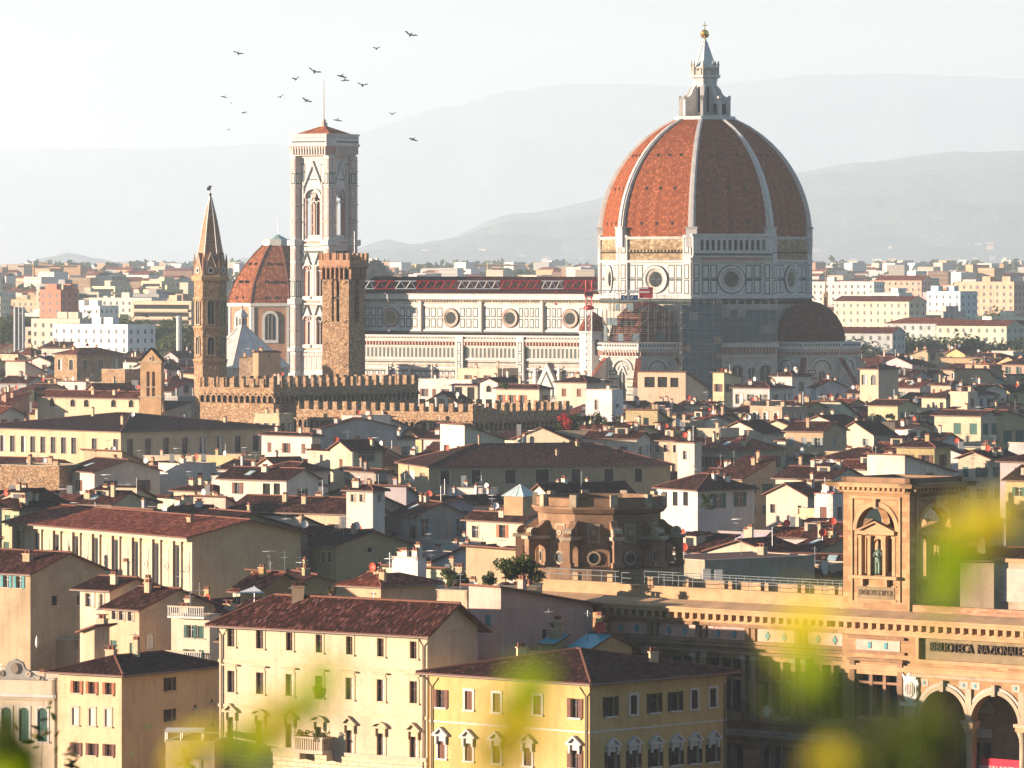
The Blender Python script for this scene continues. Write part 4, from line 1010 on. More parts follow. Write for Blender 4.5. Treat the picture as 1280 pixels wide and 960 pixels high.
b.lathe([(3.35, zz(345)), (3.35, zz(333)), (2.7, zz(318)), (1.4, zz(275)), (.22, zz(246)), (.1, zz(244))], 6, 'brick_red', ph=5 - 60)
for a in HX:
    fr = facefr(a, aph - .05, RH); u = RH / 2
    pts = [(.1, zz(345)), (RH - .1, zz(345)), (u, zz(316))]; b.ext(fr, pts, -1.2, .12, 'brick_red')
    b.ring(fr, u, zz(338), .45, .7, 0, .28, 'marble', 12); b.disc(fr, u, zz(338), .46, .15, 'void', 10)
    b.tube([fr.p(0, .1, zz(345)), fr.p(u, .15, zz(315.5))], .1, 'marble_aged', 4); b.tube([fr.p(RH, .1, zz(345)), fr.p(u, .15, zz(315.5))], .1, 'marble_aged', 4)
    th = R(a - 90 + 30); e = (math.cos(th), math.sin(th)); b.tube([(e[0] * 2.72, e[1] * 2.72, zz(318)), (e[0] * 1.42, e[1] * 1.42, zz(275)), (e[0] * .2, e[1] * .2, zz(246))], .13, 'marble', 4)
    b.lathe([(.28, zz(345)), (.28, zz(326)), (.02, zz(316))], 5, 'brick_red', e[0] * 3.45, e[1] * 3.45)
b.build('spire', sp_t)
b = MB(); b.lathe([(.12, zz(246)), (.3, zz(243)), (.08, zz(241))], 8, 'darkmetal'); b.tube([(0, 0, zz(242)), (0, 0, zz(233))], .05, 'darkmetal', 4)
b.fb(Z0, -.75, .0, zz(238), zz(234), -.05, .05, 'darkmetal'); b.fb(Z0, -.4, .25, zz(235), zz(232), -.04, .04, 'darkmetal'); b.build('weather_vane', sp_t)

def battlement(mb, fr, W_, z0, h, mw, gap, m, th=.6, cap=None):
    n = max(2, round((W_ + gap) / (mw + gap))); st = (W_ - mw) / (n - 1)
    rj = random.Random(int(W_ * 100))
    for k in range(n):
        j1, j2 = rj.uniform(-.06, .06), rj.uniform(-.16, .05); mb.fb(fr, max(0, k * st + j1), min(W_, k * st + mw + j1), z0, z0 + h + j2, -th, 0, m)
        if cap: mb.fb(fr, k * st - .05, k * st + mw + .05, z0 + h, z0 + h + .1, -th - .05, .05, cap)
def corbels(mb, fr, W_, z0, z1, st, out, m):
    n = int(W_ / st); st = W_ / n
    for k in range(n):
        u = k * st
        mb.fb(fr, u, u + st * .28, z0, z1, 0, out, m)
        mb.quad(fr, u + st * .28, u + st, z0 - .1, z1 - .2, .02, 'void')
        mb.ring(fr, u + st * .64, z1 - st * .36, st * .34, st * .6, .02, out, m, 6, 0, 180)
# square crenellated tower of the old magistrate's palace
Dt = 1180; X_, Y_ = W(436, 331, Dt)[:2]; s_ = Dt / F; zt_ = lambda py: CZ - (py - HY) * s_
tw = tag(empty('crenellated_tower', (X_, Y_, 0)), 'square golden stone tower with battlements and tall arched openings before the striped bell tower', 'tower')
a = -30; S = 6.6; U = (-math.cos(R(a)), -math.sin(R(a))); V = (-math.sin(R(a)), math.cos(R(a)))
tf = [Fr(U[0] * S, U[1] * S, a), Fr(0, 0, a + 90), Fr(V[0] * S, V[1] * S, a + 180), Fr(U[0] * S + V[0] * S, U[1] * S + V[1] * S, a + 270)]
b = MB(); zt0 = zt_(343)
for fr in tf:
    holes_wall(b, fr, 0, S, 0, zt0, [(S / 2 - .95, S / 2 + .95, zt_(402), zt_(348), True)], 'rubble', .9)
    b.fb(fr, S / 2 - .95, S / 2 + .95, zt_(374), zt_(371), -.8, -.3, 'darkwood')
    b.ring(fr, S / 2, zt_(348) - .95, .95, 1.3, 0, .08, 'brick_red', 12, 0, 180)
    for py in (353, 402, 430, 457):
        for k in (.8, S - .8): b.tube([fr.p(k - .45, .12, zt_(py) - .35), fr.p(k + .45, .12, zt_(py) + .3)], .06, 'darkmetal', 4)
b.build('shaft', tw)
b = MB(); o_ = .55; S2 = S + 2 * o_
cc = lambda p, r: (U[0] * p + V[0] * r, U[1] * p + V[1] * r)
tf2 = [Fr(*cc(S + o_, -o_), a), Fr(*cc(-o_, -o_), a + 90), Fr(*cc(-o_, S + o_), a + 180), Fr(*cc(S + o_, S + o_), a + 270)]
z1, z2, z3 = zt_(334), zt_(325), zt_(316)
for fr in tf2: b.quad(fr, 0, S2, z1, z2, 0, 'brick_red'); b.quad(fr, 0, S2, z1, z2, -.5, 'brick_red'); battlement(b, fr, S2, z2, z3 - z2, .95, .75, 'brick_red', .5)
for fr in tf: corbels(b, fr, S, zt0 - 1.0, z1, 1.0, .55, 'brick_red')
b.face([(*cc(-o_, -o_), z1), (*cc(S + o_, -o_), z1), (*cc(S + o_, S + o_), z1), (*cc(-o_, S + o_), z1)], 'brick_red')
b.face([(*cc(-o_, -o_), z1 + .6), (*cc(S + o_, -o_), z1 + .6), (*cc(S + o_, S + o_), z1 + .6), (*cc(-o_, S + o_), z1 + .6)], 'roof_grey')
b.build('battlement', tw)
b = MB(); b.tube([(*cc(2, 5.5), z1), (*cc(2, 5.5), z3 + 4.6)], .04, 'metal', 4); b.build('lightning_rod', tw)

def fort(L, C, Rx, ytop, z, a, m, vis, label, mh=1.7, mw=1.15, gap=1.35, arc=None, rm='roof_grey', ylow=0):
    D = F * (CZ - z) / (ytop - HY); cx, cy = (C - 640) / F * D, D; z = CZ - (ytop - HY) / F * D
    root = tag(empty('fortified_palace', (cx, cy, 0)), label, 'palace')
    U = (-math.cos(R(a)), -math.sin(R(a))); V = (-math.sin(R(a)), math.cos(R(a))); tl, tr = (L - 640) / F, (Rx - 640) / F
    wl = (tl * cy - cx) / (U[0] - tl * U[1]); wr = (tr * cy - cx) / (V[0] - tr * V[1])
    fl, fr_ = Fr(wl * U[0], wl * U[1], a), Fr(0, 0, a + 90); fk = Fr(wl * U[0] + wr * V[0], wl * U[1] + wr * V[1], a + 270); fb_ = Fr(wr * V[0], wr * V[1], a + 180)
    b = MB(); zw = z - mh
    for f_, w_ in ((fl, wl), (fr_, wr), (fk, wr), (fb_, wl)): b.quad(f_, 0, w_, 0, zw, 0, m); b.quad(f_, .5, w_ - .5, zw - 1.3, zw, -.6, m)
    for f_, w_ in ((fl, wl), (fr_, wr)):
        if arc: corbels(b, f_, w_, arc[1], arc[0], 1.45, .4, m)
    b.build('wall', root)
    b = MB()
    for f_, w_ in ((fl, wl), (fr_, wr), (fk, wr), (fb_, wl)): battlement(b, f_, w_, zw, mh, mw, gap, m, .6)
    for f_, w_ in ((fl, wl), (fr_, wr), (fk, wr), (fb_, wl)): b.fb(f_, 0, w_, zw - .5, zw, -.62, .02, m)
    b.build('battlement', root)
    b = MB(); q = lambda p, r, h: (p * U[0] + r * V[0], p * U[1] + r * V[1], h)
    b.face([q(.6, .6, zw - 1.2), q(wl - .6, .6, zw - 1.2), q(wl - .6, wr - .6, zw - 1.2), q(.6, wr - .6, zw - 1.2)], rm); b.build('roof', root)
    footprint(cx, cy, U, V, wl, wr); HOUSES.append((L, Rx, ytop, D, vis))
fort(250, 342, 522, 473, 31, -38, 'rubble', 32, 'taller battlemented palace wall, golden on one side and dark on the other, below the spires', arc=(27.5, 26), mh=1.9)
fort(345, 591, 712, 505, 26.5, -38, 'rubble', 32, 'long lower battlemented palace wall with a row of small arches under its parapet', arc=(22.8, 21.2), mh=1.7)

# red domed chapel
Dc = 1800; X_, Y_ = W(347, 331, Dc)[:2]; s_ = Dc / F; z4 = lambda py: CZ - (py - HY) * s_
ch = tag(empty('domed_chapel', (X_, Y_, 0)), 'red tiled octagonal dome half hidden behind the striped marble bell tower', 'chapel')
b = MB(); b.lathe([(15.9, 0), (15.9, z4(383))], 8, 'brick_red', ph=-119, cap=False); b.lathe([(16, z4(384)), (16.7, z4(382)), (16.7, z4(379)), (16, z4(378))], 8, 'trim_white', ph=-119, cap=False)
AZ2 = [-6.5 + 45 * k for k in range(8)]
for a in AZ2:
    fr = facefr(a, 15.9 * math.cos(R(22.5)), 12.17); u = 6.08
    b.fb(fr, u - 2.6, u + 2.6, z4(428), z4(398), 0, .5, 'trim_white'); b.ring(fr, u, z4(398), 0, 2.6, 0, .5, 'trim_white', 16, 0, 180)
    b.fb(fr, u - 1.7, u + 1.7, z4(424), z4(398), .5, .55, 'glass'); b.ring(fr, u, z4(398), 0, 1.7, .5, .55, 'glass', 14, 0, 180)
    for x in (-.6, .6): b.fb(fr, u + x - .1, u + x + .1, z4(424), z4(393), .55, .65, 'trim_grey')
    for s in (0, 11.3): b.fb(fr, s, s + .9, 0, z4(383), 0, .3, 'trim_white')
b.build('drum', ch)
b = MB(); pr = [(16.3, z4(379)), (15.9, z4(370)), (14.8, z4(358)), (13.0, z4(345)), (10.6, z4(331)), (7.6, z4(317)), (4.6, z4(306))]; b.lathe(pr, 8, 'tiles_chapel', ph=-119)
for a in AZ2:
    for py in (330, 352, 372):
        r = [p[0] for p in pr if True][{330: 4, 352: 2, 372: 1}[py]] * math.cos(R(22.5)) + .4; fr = facefr(a, r, 4)
        for u in (.4, 3.6): b.fb(fr, u - .25, u + .25, z4(py) - .4, z4(py) + .4, -2, .05, 'void')
for k in range(8):
    th = R(-119 + 45 * k); b.tube([(math.cos(th) * r, math.sin(th) * r, z) for r, z in pr], .3, 'terracotta', 5)
b.build('dome', ch)
b = MB(); b.lathe([(4.9, z4(307)), (4.9, z4(300)), (4.5, z4(299))], 8, 'trim_white', ph=-119); b.lathe([(3.6, z4(299.5)), (.2, z4(293))], 8, 'copper_green', ph=-119); b.tube([(0, 0, z4(294)), (0, 0, z4(277))], .05, 'metal', 4); b.build('cap', ch)
# white pyramid roof of the baptistery
X_, Y_ = W(303, 331, 1560)[:2]; s_ = 1560 / F; z5 = lambda py: CZ - (py - HY) * s_
bp = tag(empty('baptistery', (X_, Y_, 0)), 'white marble pyramid roof with a small lantern beside the slender brown spire', 'baptistery')
b = MB(); b.lathe([(13.2, 0), (13.2, z5(459))], 8, 'marble_aged', ph=-99); b.build('wall', bp)
b = MB(); b.lathe([(13.8, z5(459)), (1.6, z5(410))], 8, 'marble', ph=-99)
for k in range(8): th = R(-99 + 45 * k); b.tube([(math.cos(th) * 13.8, math.sin(th) * 13.8, z5(459)), (math.cos(th) * 1.6, math.sin(th) * 1.6, z5(410))], .14, 'marble_aged', 4)
b.build('roof', bp)
b = MB(); b.lathe([(1.7, z5(411)), (1.7, z5(408)), (1.3, z5(408)), (1.3, z5(396)), (1.7, z5(395.5)), (1.7, z5(394)), (.1, z5(385))], 8, 'marble', ph=-99)
for a in AZ: b.quad(facefr(a, 1.22, 1), .28, .72, z5(406), z5(398), .02, 'void')
b.lathe([(.25, z5(385)), (.3, z5(383.5)), (.05, z5(382))], 8, 'gold'); b.build('lantern', bp)

# ---------------------------------------------------------------- tower crane
Dk = 1395; sk = Dk / F; X_, Y_ = W(736, 331, Dk)[:2]; zk = lambda py: CZ - (py - HY) * sk; xk = lambda px: (px - 736) * sk
cr_ = tag(empty('tower_crane', (X_, Y_, 0)), 'red and white tower crane with a long lattice jib along the cathedral nave', 'crane')
def lattice_v(b, w_, z0, z1, st, m, r=.07):
    c = [(-w_, -w_), (w_, -w_), (w_, w_), (-w_, w_)]; n = max(1, round((z1 - z0) / st)); h = (z1 - z0) / n
    for x, y in c: b.tube([(x, y, z0), (x, y, z1)], r * 1.4, m, 4)
    for i in range(n):
        for k in range(4):
            a_, b2 = c[k], c[(k + 1) % 4]; b.tube([(*a_, z0 + i * h), (*b2, z0 + (i + 1) * h)], r, m, 3); b.tube([(*a_, z0 + i * h), (*b2, z0 + i * h)], r, m, 3)
b = MB(); lattice_v(b, .75, 0, zk(387), 1.6, 'white', .08); lattice_v(b, .75, zk(387), zk(350), 1.6, 'crane_red', .09); b.lathe([(.2, zk(388)), (1.3, zk(386)), (1.3, zk(383)), (.3, zk(381))], 10, 'crane_red'); b.build('mast', cr_)
b = MB(); b.box(-1.1, 1.1, -1.0, 1.0, zk(371), zk(363), 'crane_red'); b.box(-.9, .9, -1.03, -.95, zk(369.5), zk(365), 'glass'); b.build('cab', cr_)
b = MB(); segs = [(456, 468, 'white'), (468, 494, 'crane_red'), (494, 520, 'white'), (520, 572, 'crane_red'), (572, 625, 'white'), (625, 677, 'crane_red'), (677, 704, 'white'), (704, 745, 'crane_red')]
zl, zh = zk(361), zk(351.5)
for p0, p1, m_ in segs:
    x0, x1 = xk(p0), xk(p1); n = max(1, round((x1 - x0) / 2.1)); st = (x1 - x0) / n
    for y in (-.8, .8): b.tube([(x0, y, zl), (x1, y, zl)], .13, m_, 4)
    b.tube([(x0, 0, zh), (x1, 0, zh)], .15, m_, 4)
    for i in range(n):
        xa = x0 + i * st
        for y in (-.8, .8): b.tube([(xa, y, zl), (xa + st / 2, 0, zh)], .09, m_, 3); b.tube([(xa + st / 2, 0, zh), (xa + st, y, zl)], .09, m_, 3)
        b.tube([(xa, -.8, zl), (xa, .8, zl)], .07, m_, 3)
b.build('jib', cr_)
b = MB()
for y in (-.7, .7): b.tube([(0, y, zk(363)), (xk(812), y, zk(363.5))], .17, 'white', 4); b.tube([(0, y, zk(352)), (xk(770), y, zk(362))], .06, 'white', 3)
for i in range(10): b.tube([(i * 1.5, -.7, zk(363)), (i * 1.5 + 1.5, .7, zk(363.3))], .07, 'white', 3)
b.build('counter_jib', cr_)
b = MB(); b.box(xk(799), xk(816), -.9, .9, zk(372.5), zk(359), 'crane_red'); b.box(xk(793), xk(810), -1.1, -.92, zk(361), zk(359.4), 'white'); b.box(xk(786), xk(812), -1.1, -.92, zk(366), zk(364), 'white'); b.build('counterweight', cr_)
b = MB(); b.box(xk(776), xk(797.5), -1.05, -.95, zk(375), zk(368.7), 'sign_blue')
sg = b.build('sign', cr_)
def text(s, size, mname, parent, loc, rz=0, depth=.02, name='lettering', w_=None):
    cu = bpy.data.curves.new(name, 'FONT'); cu.body = s; cu.size = size; cu.extrude = depth; cu.align_x = 'CENTER'; cu.align_y = 'CENTER'
    if w_: cu.space_character = w_
    o = bpy.data.objects.new('tmp', cu); col.objects.link(o); dg = bpy.context.evaluated_depsgraph_get(); me = bpy.data.meshes.new_from_object(o.evaluated_get(dg)); bpy.data.objects.remove(o)
    me.name = name; me.materials.clear(); me.materials.append(M[mname]); me.uv_layers.new(name='UVMap') if not me.uv_layers else None
    o = bpy.data.objects.new(name, me); col.objects.link(o); o.parent = parent; o.location = loc; o.rotation_euler = (R(90), 0, rz); return o
text('CEV', 1.45, 'white', sg, ((xk(776) + xk(797.5)) / 2 - .3, -1.08, zk(371.8)), depth=.02)
b = MB(); b.tube([(xk(695), 0, zk(361)), (xk(695), 0, zk(380))], .04, 'darkmetal', 3)
for py in (364, 380): b.lathe([(.1, zk(py + 1.5)), (.45, zk(py)), (.1, zk(py - 1.5))], 8, 'crane_red', xk(695), 0)
b.build('hook', cr_)

# ---------------------------------------------------------------- scaffolding
sc_g = 'scaffolding round the cathedral'
def scaffold(pts, z0, z1, label, net=None, st=2.0, dk='plank', r=.06, seed=1, netz=None):
    """a scaffold two poles deep following a path of ground points"""
    rnd = random.Random(seed); root = tag(empty('scaffolding', (pts[0][0], pts[0][1], 0)), label, 'scaffolding', sc_g); ox, oy = pts[0]
    po, de, ne = MB(), MB(), MB()
    nz = int((z1 - z0) / 2.0)
    for (xa, ya), (xb, yb) in zip(pts, pts[1:]):
        L_ = math.hypot(xb - xa, yb - ya); n = max(1, round(L_ / st)); an = math.degrees(math.atan2(yb - ya, xb - xa)); fr = Fr(xa - ox, ya - oy, an)
        for i in range(n + 1):
            u = L_ * i / n
            for nn in (0, -1.1): po.tube([fr.p(u, nn, 0 if z0 < 5 else z0), fr.p(u, nn, z1 + rnd.uniform(0, 1))], r, 'steel_tube', 3)
        for j in range(nz + 1):
            z = z0 + j * 2.0
            de.fb(fr, 0, L_, z, z + .08, -1.1, 0, dk if rnd.random() < .8 else 'darkwood')
            for h in (.55, 1.05): po.tube([fr.p(0, .03, z + h), fr.p(L_, .03, z + h)], r * .7, 'steel_tube', 3)
        for i in range(n):
            for j in range(0, nz, 2):
                if rnd.random() < .6: po.tube([fr.p(L_ * i / n, .06, z0 + j * 2), fr.p(L_ * (i + 1) / n, .06, z0 + j * 2 + 2)], r * .7, 'steel_tube', 3)
        if net:
            for i in range(n):
                for j in range(nz):
                    z = z0 + j * 2
                    if (netz is None or z < netz) and rnd.random() < net: ne.fb(fr, L_ * i / n + .04, L_ * (i + 1) / n - .04, z + .12, z + 1.95, -.2, -.17, 'netting')
    po.build('poles', root); de.build('decks', root)
    if ne.f: ne.build('netting', root)
def ringpts(cx, cy, r, a0, a1, n): return [(cx + r * math.sin(R(a0 + (a1 - a0) * i / n)), cy - r * math.cos(R(a0 + (a1 - a0) * i / n))) for i in range(n + 1)]
tx, ty = CX + 30.6 * math.sin(R(-31.5)), CY - 30.6 * math.cos(R(-31.5))
scaffold(ringpts(tx, ty, 11.2, -98, 58, 7), 34.6, 42, 'lowest ring of scaffolding around the smaller dome beside the crane mast', net=.35, seed=1)
scaffold(ringpts(tx, ty, 9.4, -98, 58, 6), 42.2, 45.8, 'upper ring of scaffolding capping the smaller dome below the crane sign', net=.45, seed=2)
ux = W(852, 331, 1412); u2 = W(903, 331, 1412)
scaffold([(W(852, 0, 1408)[0], 1408), (W(902, 0, 1412)[0], 1412), (W(902, 0, 1420)[0], 1420)], 2, 45, 'tall dark netted scaffold tower against the cathedral below the gallery', net=.93, seed=3)
fe2 = facefr(13.5, 31.5, 21, CX, CY)
scaffold([fe2.p(4, 1, 0)[:2], fe2.p(20.5, 1, 0)[:2]], 34.6, 44.5, 'shaded scaffold decks right of the netted tower, under the drum', net=.75, seed=4)
# ---------------------------------------------------------------- the library with its tower
Dl = 455.0; la = -43
LX, LY = (1053 - 640) / F * Dl, Dl
lib = tag(empty('library', (LX, LY, 0)), 'large golden sandstone library with a corner tower, deep cornice and carved name panel', 'library')
lz = lambda fr, px, py: CZ - (py - HY) * u_px(fr, LX, LY, px)[1] / F
lu = lambda fr, px: u_px(fr, LX, LY, px)[0]
LT = (math.cos(R(la)), math.sin(R(la))); LN = (math.sin(R(la)), -math.cos(R(la)))
fA = Fr(0, 0, la)                        # the entrance block, running right and towards the viewer
WA = 24.0
ztop = lz(fA, 1060, 770)
b = MB()
u0p, u1p = lu(fA, 1150), lu(fA, 1290)
pz1, pz0 = lz(fA, 1150, 793), lz(fA, 1150, 824)
arches = []
ua, ub, uc, ud = lu(fA, 1152), lu(fA, 1209), lu(fA, 1215), lu(fA, 1275)
za = lz(fA, 1180, 862)
arches = [(ua, ub, 4, za, True), (uc, ud, 4, lz(fA, 1243, 868), True), (ud + .5, WA - .3, 4, za, True)]
w1, w2 = lu(fA, 1073), lu(fA, 1123)
wz1 = lz(fA, 1095, 834); wz0 = lz(fA, 1095, 896)
holes = arches + [(w1, w2, wz0, wz1), (w1, w2, wz0 - 8.0, wz0 - 2.4)] + [(u0p, WA - .2, pz0, pz1)]
holes_wall(b, fA, 0, WA, 0, ztop, holes, 'ashlar', .6)
b.quad(fA, u0p, WA, pz0, pz1, -.28, 'panel_stone')
b.fb(fA, u0p - .35, WA, pz1, pz1 + .3, 0, .18, 'sandstone'); b.fb(fA, u0p - .35, WA, pz0 - .3, pz0, 0, .18, 'sandstone'); b.fb(fA, u0p - .35, u0p - .02, pz0, pz1, 0, .17, 'sandstone')
b.fb(fA, -.2, WA, pz0 - 1.1, pz0 - .75, 0, .4, 'sandstone'); b.fb(fA, -.2, WA, pz0 - 1.45, pz0 - 1.1, 0, .2, 'sandstone')
b.fb(fA, -.2, WA, pz0 - .75, pz0 - .6, 0, .25, 'sandstone')
fz1 = pz0 - 1.45 + 2.0
b.fb(fA, w1 - .2, w2 + .2, wz1 + 1.35, wz1 + 2.2, 0, .06, 'marble_pink')
for k in (.3, .7): b.fb(fA, w1 + (w2 - w1) * k - .16, w1 + (w2 - w1) * k + .16, wz1 + 1.5, wz1 + 2.05, .06, .12, 'teal')
for z, o_ in ((wz1 + 2.3, .3), (wz1 + 1.1, .22), (wz1 + .5, .5), (wz0 - .5, .45)): b.fb(fA, w1 - .8, w2 + .8, z, z + .22, 0, o_, 'brownstone')
for k in (w1 - .65, w2 + .15): b.fb(fA, k, k + .5, wz0 - .4, wz1 + .5, 0, .35, 'brownstone')
for k in (.333, .667): b.fb(fA, w1 + (w2 - w1) * k - .16, w1 + (w2 - w1) * k + .16, wz0, wz1, -.5, .1, 'brownstone'); b.fb(fA, w1 + (w2 - w1) * k - .14, w1 + (w2 - w1) * k + .14, wz0 - 8, wz0 - 2.4, -.5, .1, 'brownstone')
b.fb(fA, w1, w2, wz0 + (wz1 - wz0) * .66, wz0 + (wz1 - wz0) * .66 + .2, -.45, .05, 'brownstone')
for (a0, a1, z0, z1, _) in arches:       # arch rings, spandrels
    r = (a1 - a0) / 2; c = (a0 + a1) / 2
    b.ring(fA, c, z1 - r, r - .02, r + .3, 0, .22, 'serena', 20, 0, 180); b.ring(fA, c, z1 - r, r + .3, r + .55, 0, .12, 'trim_grey', 20, 0, 180)
    b.fb(fA, c - .18, c + .18, z1 - .15, z1 + .75, 0, .42, 'serena')
for c in ((ub + uc) / 2, (ud + ud + .5) / 2):
    zc_ = za - (ub - ua) / 2
    b.fb(fA, c - .62, c + .62, zc_ - .28, zc_, -.6, .4, 'serena'); b.fb(fA, c - .52, c + .52, zc_ - .62, zc_ - .28, -.6, .3, 'sandstone')
    b.fb(fA, c - .3, c + .3, zc_ + .2, z1 + .2, 0, .2, 'serena')
for (s0, s1) in ((ua - .1, ua + .7), (ub - .8, ub + .1), (uc - .1, uc + .8), (ud - .8, ud)):
    b.fb(fA, s0, s1, z1 + .15, z1 + .75, 0, .03, 'marble_pink'); b.fb(fA, (s0 + s1) / 2 - .1, (s0 + s1) / 2 + .1, z1 + .3, z1 + .6, .03, .07, 'teal')
b.fb(fA, ua - 1, WA, za + .9, za + 1.15, 0, .35, 'serena')
# loggia behind the arches
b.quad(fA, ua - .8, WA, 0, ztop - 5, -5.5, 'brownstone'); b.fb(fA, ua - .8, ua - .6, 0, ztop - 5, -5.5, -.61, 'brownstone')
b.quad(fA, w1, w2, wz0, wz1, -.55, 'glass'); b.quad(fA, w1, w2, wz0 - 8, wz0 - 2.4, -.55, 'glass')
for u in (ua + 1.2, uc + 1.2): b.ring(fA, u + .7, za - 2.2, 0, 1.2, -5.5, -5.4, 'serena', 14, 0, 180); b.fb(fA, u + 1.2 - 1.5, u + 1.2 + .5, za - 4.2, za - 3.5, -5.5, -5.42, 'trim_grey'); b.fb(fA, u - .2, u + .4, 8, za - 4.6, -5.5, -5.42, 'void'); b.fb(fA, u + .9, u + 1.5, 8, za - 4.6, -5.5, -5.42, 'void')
# left wing set back, and the short far wing
sb = 1.3
fB = Fr(LT[0] * 0 - LN[0] * sb, LT[1] * 0 - LN[1] * sb, la)
uL = lu(fB, 757); WB = -uL
fB = Fr(fB.o[0] + LT[0] * uL, fB.o[1] + LT[1] * uL, la)
dzB = ztop
hB = []
trif = [lu(fB, p) for p in (845, 925, 1028)]
cwid = 3.6
fzt = lz(fB, 925, 786); fzb = lz(fB, 925, 800)
for c in [WB * (k + .5) / 5 for k in range(5)]:
    hB += [(c - cwid / 2, c + cwid / 2, fzb - 6.0, fzb - 1.6), (c - cwid / 2, c + cwid / 2, fzb - 14.5, fzb - 8.6)]
holes_wall(b, fB, 0, WB, 0, dzB, hB, 'ashlar', .6)
b.quad(fB, .5, WB - .1, fzb - 15, fzb - 1.2, -.58, 'glass')
for c in [WB * (k + .5) / 5 for k in range(5)]:
    for k in (-.62, .62): b.fb(fB, c + k - .15, c + k + .15, fzb - 6, fzb - 1.6, -.5, .08, 'brownstone'); b.fb(fB, c + k - .12, c + k + .12, fzb - 14.5, fzb - 8.6, -.5, .05, 'brownstone')
    b.fb(fB, c - 1.8, c + 1.8, fzb - 3.3, fzb - 3.05, -.5, .08, 'brownstone')
    for s in (-2.35, 1.9): b.fb(fB, c + s, c + s + .45, fzb - 6.4, fzb - 1.2, 0, .4, 'brownstone'); b.fb(fB, c + s - .08, c + s + .53, fzb - 1.6, fzb - 1.2, 0, .5, 'serena')
    b.fb(fB, c - 2.0, c + 2.0, fzb + .0, fzt + .1, 0, .05, 'marble_pink')
    for k in (-.9, .9): b.ext(fB, [(c + k - .28, (fzb + fzt) / 2), (c + k, (fzb + fzt) / 2 - .38), (c + k + .28, (fzb + fzt) / 2), (c + k, (fzb + fzt) / 2 + .38)], .05, .12, 'teal')
    b.fb(fB, c - 2.6, c - 2.15, fzb, fzt + .1, 0, .2, 'brownstone'); b.fb(fB, c + 2.15, c + 2.6, fzb, fzt + .1, 0, .2, 'brownstone')
for z, o_, m_ in ((fzt + .15, .35, 'brownstone'), (fzt + .45, .15, 'sandstone'), (fzb - .3, .3, 'brownstone'), (fzb - .6, .5, 'brownstone'), (fzb - 1.15, .6, 'brownstone'), (fzb - 6.7, .5, 'brownstone'), (fzb - 7.6, .3, 'serena'), (fzb - 7.9, .5, 'serena')): b.fb(fB, .6, WB, z, z + .25, 0, o_, m_)
fC = Fr(fB.o[0] - LN[0] * 1.2, fB.o[1] - LN[1] * 1.2, la); uC = lu(fC, 664); WC = -uC; fC = Fr(fC.o[0] + LT[0] * uC, fC.o[1] + LT[1] * uC, la)
holes_wall(b, fC, 0, WC, 0, dzB, [], 'ashlar'); b.fb(fC, 1, WC - 1.2, ztop - 3.4, ztop - 2.4, 0, .06, 'sandstone'); 
for z, o_ in ((ztop - 3.9, .3), (ztop - 7, .4)): b.fb(fC, 0, WC, z, z + .3, 0, o_, 'brownstone')
fE = Fr(fC.o[0] - LN[0] * 16, fC.o[1] - LN[1] * 16, la + 270)
b.quad(fE, 0, 16, 0, dzB, 0, 'ashlar')
b.fb(fB, -.02, .0, 0, dzB, -1.2, 0, 'ashlar'); b.fb(fA, -.02, 0, 0, ztop, -sb, 0, 'ashlar')
b.fb(Fr(0, 0, la), -WB - WC, WA, 0, ztop - 1.5, -16, -15.8, 'ashlar'); b.quad(Fr(LT[0] * WA, LT[1] * WA, la + 90), 0, 16, 0, ztop, 0, 'ashlar')
walls = b.build('wall', lib)
# cornices
cn = MB()
def cornice(fr, u0, u1, zt, ext0=0, ext1=0):
    for (za_, zb2, o_) in ((-1.5, -1.2, .25), (-1.2, -.95, .45), (-.45, -.15, 1.35), (-.15, .0, 1.55)): cn.fb(fr, u0 - ext0 * o_, u1 + ext1 * o_, zt + za_, zt + zb2, -.2, o_, 'sandstone')
    cn.face([fr.p(u0 - ext0 * 1.55, 1.55, zt), fr.p(u1 + ext1 * 1.55, 1.55, zt), fr.p(u1, -.2, zt + .5), fr.p(u0, -.2, zt + .5)], 'sandstone')
    n = int((u1 - u0) / .85)
    for k in range(n): u = u0 + (u1 - u0) * (k + .25) / n; cn.fb(fr, u, u + .36, zt - .95, zt - .45, 0, 1.15, 'sandstone')
cornice(fA, 0, WA, ztop + .1, 1, 1); cornice(fB, .0, WB - 1.5, ztop, 1, 0); cornice(fC, 0, WC - 1.2, ztop, 1, 0)
for fr, w_ in ((fB, WB), (fC, WC)):      # parapet of the roof terrace with its rail
    cn.fb(fr, .2, w_ - .4, ztop, ztop + 1.3, -1.7, -1.2, 'sandstone'); cn.fb(fr, .1, w_ - .3, ztop + 1.3, ztop + 1.45, -1.8, -1.1, 'sandstone')
    for k in range(0, int(w_ / 4)): cn.fb(fr, 2 + k * 4, 2.6 + k * 4, ztop + .6, ztop + 2.0, -3.6, -3.1, 'sandstone')
cn.fb(fB, 5, WB - .4, ztop + .5, ztop + 1.9, -4.6, -4.2, 'sandstone')
cn.fb(fA, 6.5, WA, ztop + .4, ztop + 1.1, -1.6, -1.0, 'brick_red')
cn.fb(fA, 9, WA, ztop, ztop + 4.4, -9, -8.4, 'serena'); cn.fb(fA, 8.8, WA, ztop + 4.4, ztop + 4.7, -9.2, -8.2, 'sandstone'); cn.fb(fA, 10, 17, ztop + 1.2, ztop + 3.9, -8.4, -8.3, 'trim_grey')
cn.build('cornice', lib)
rl = MB()
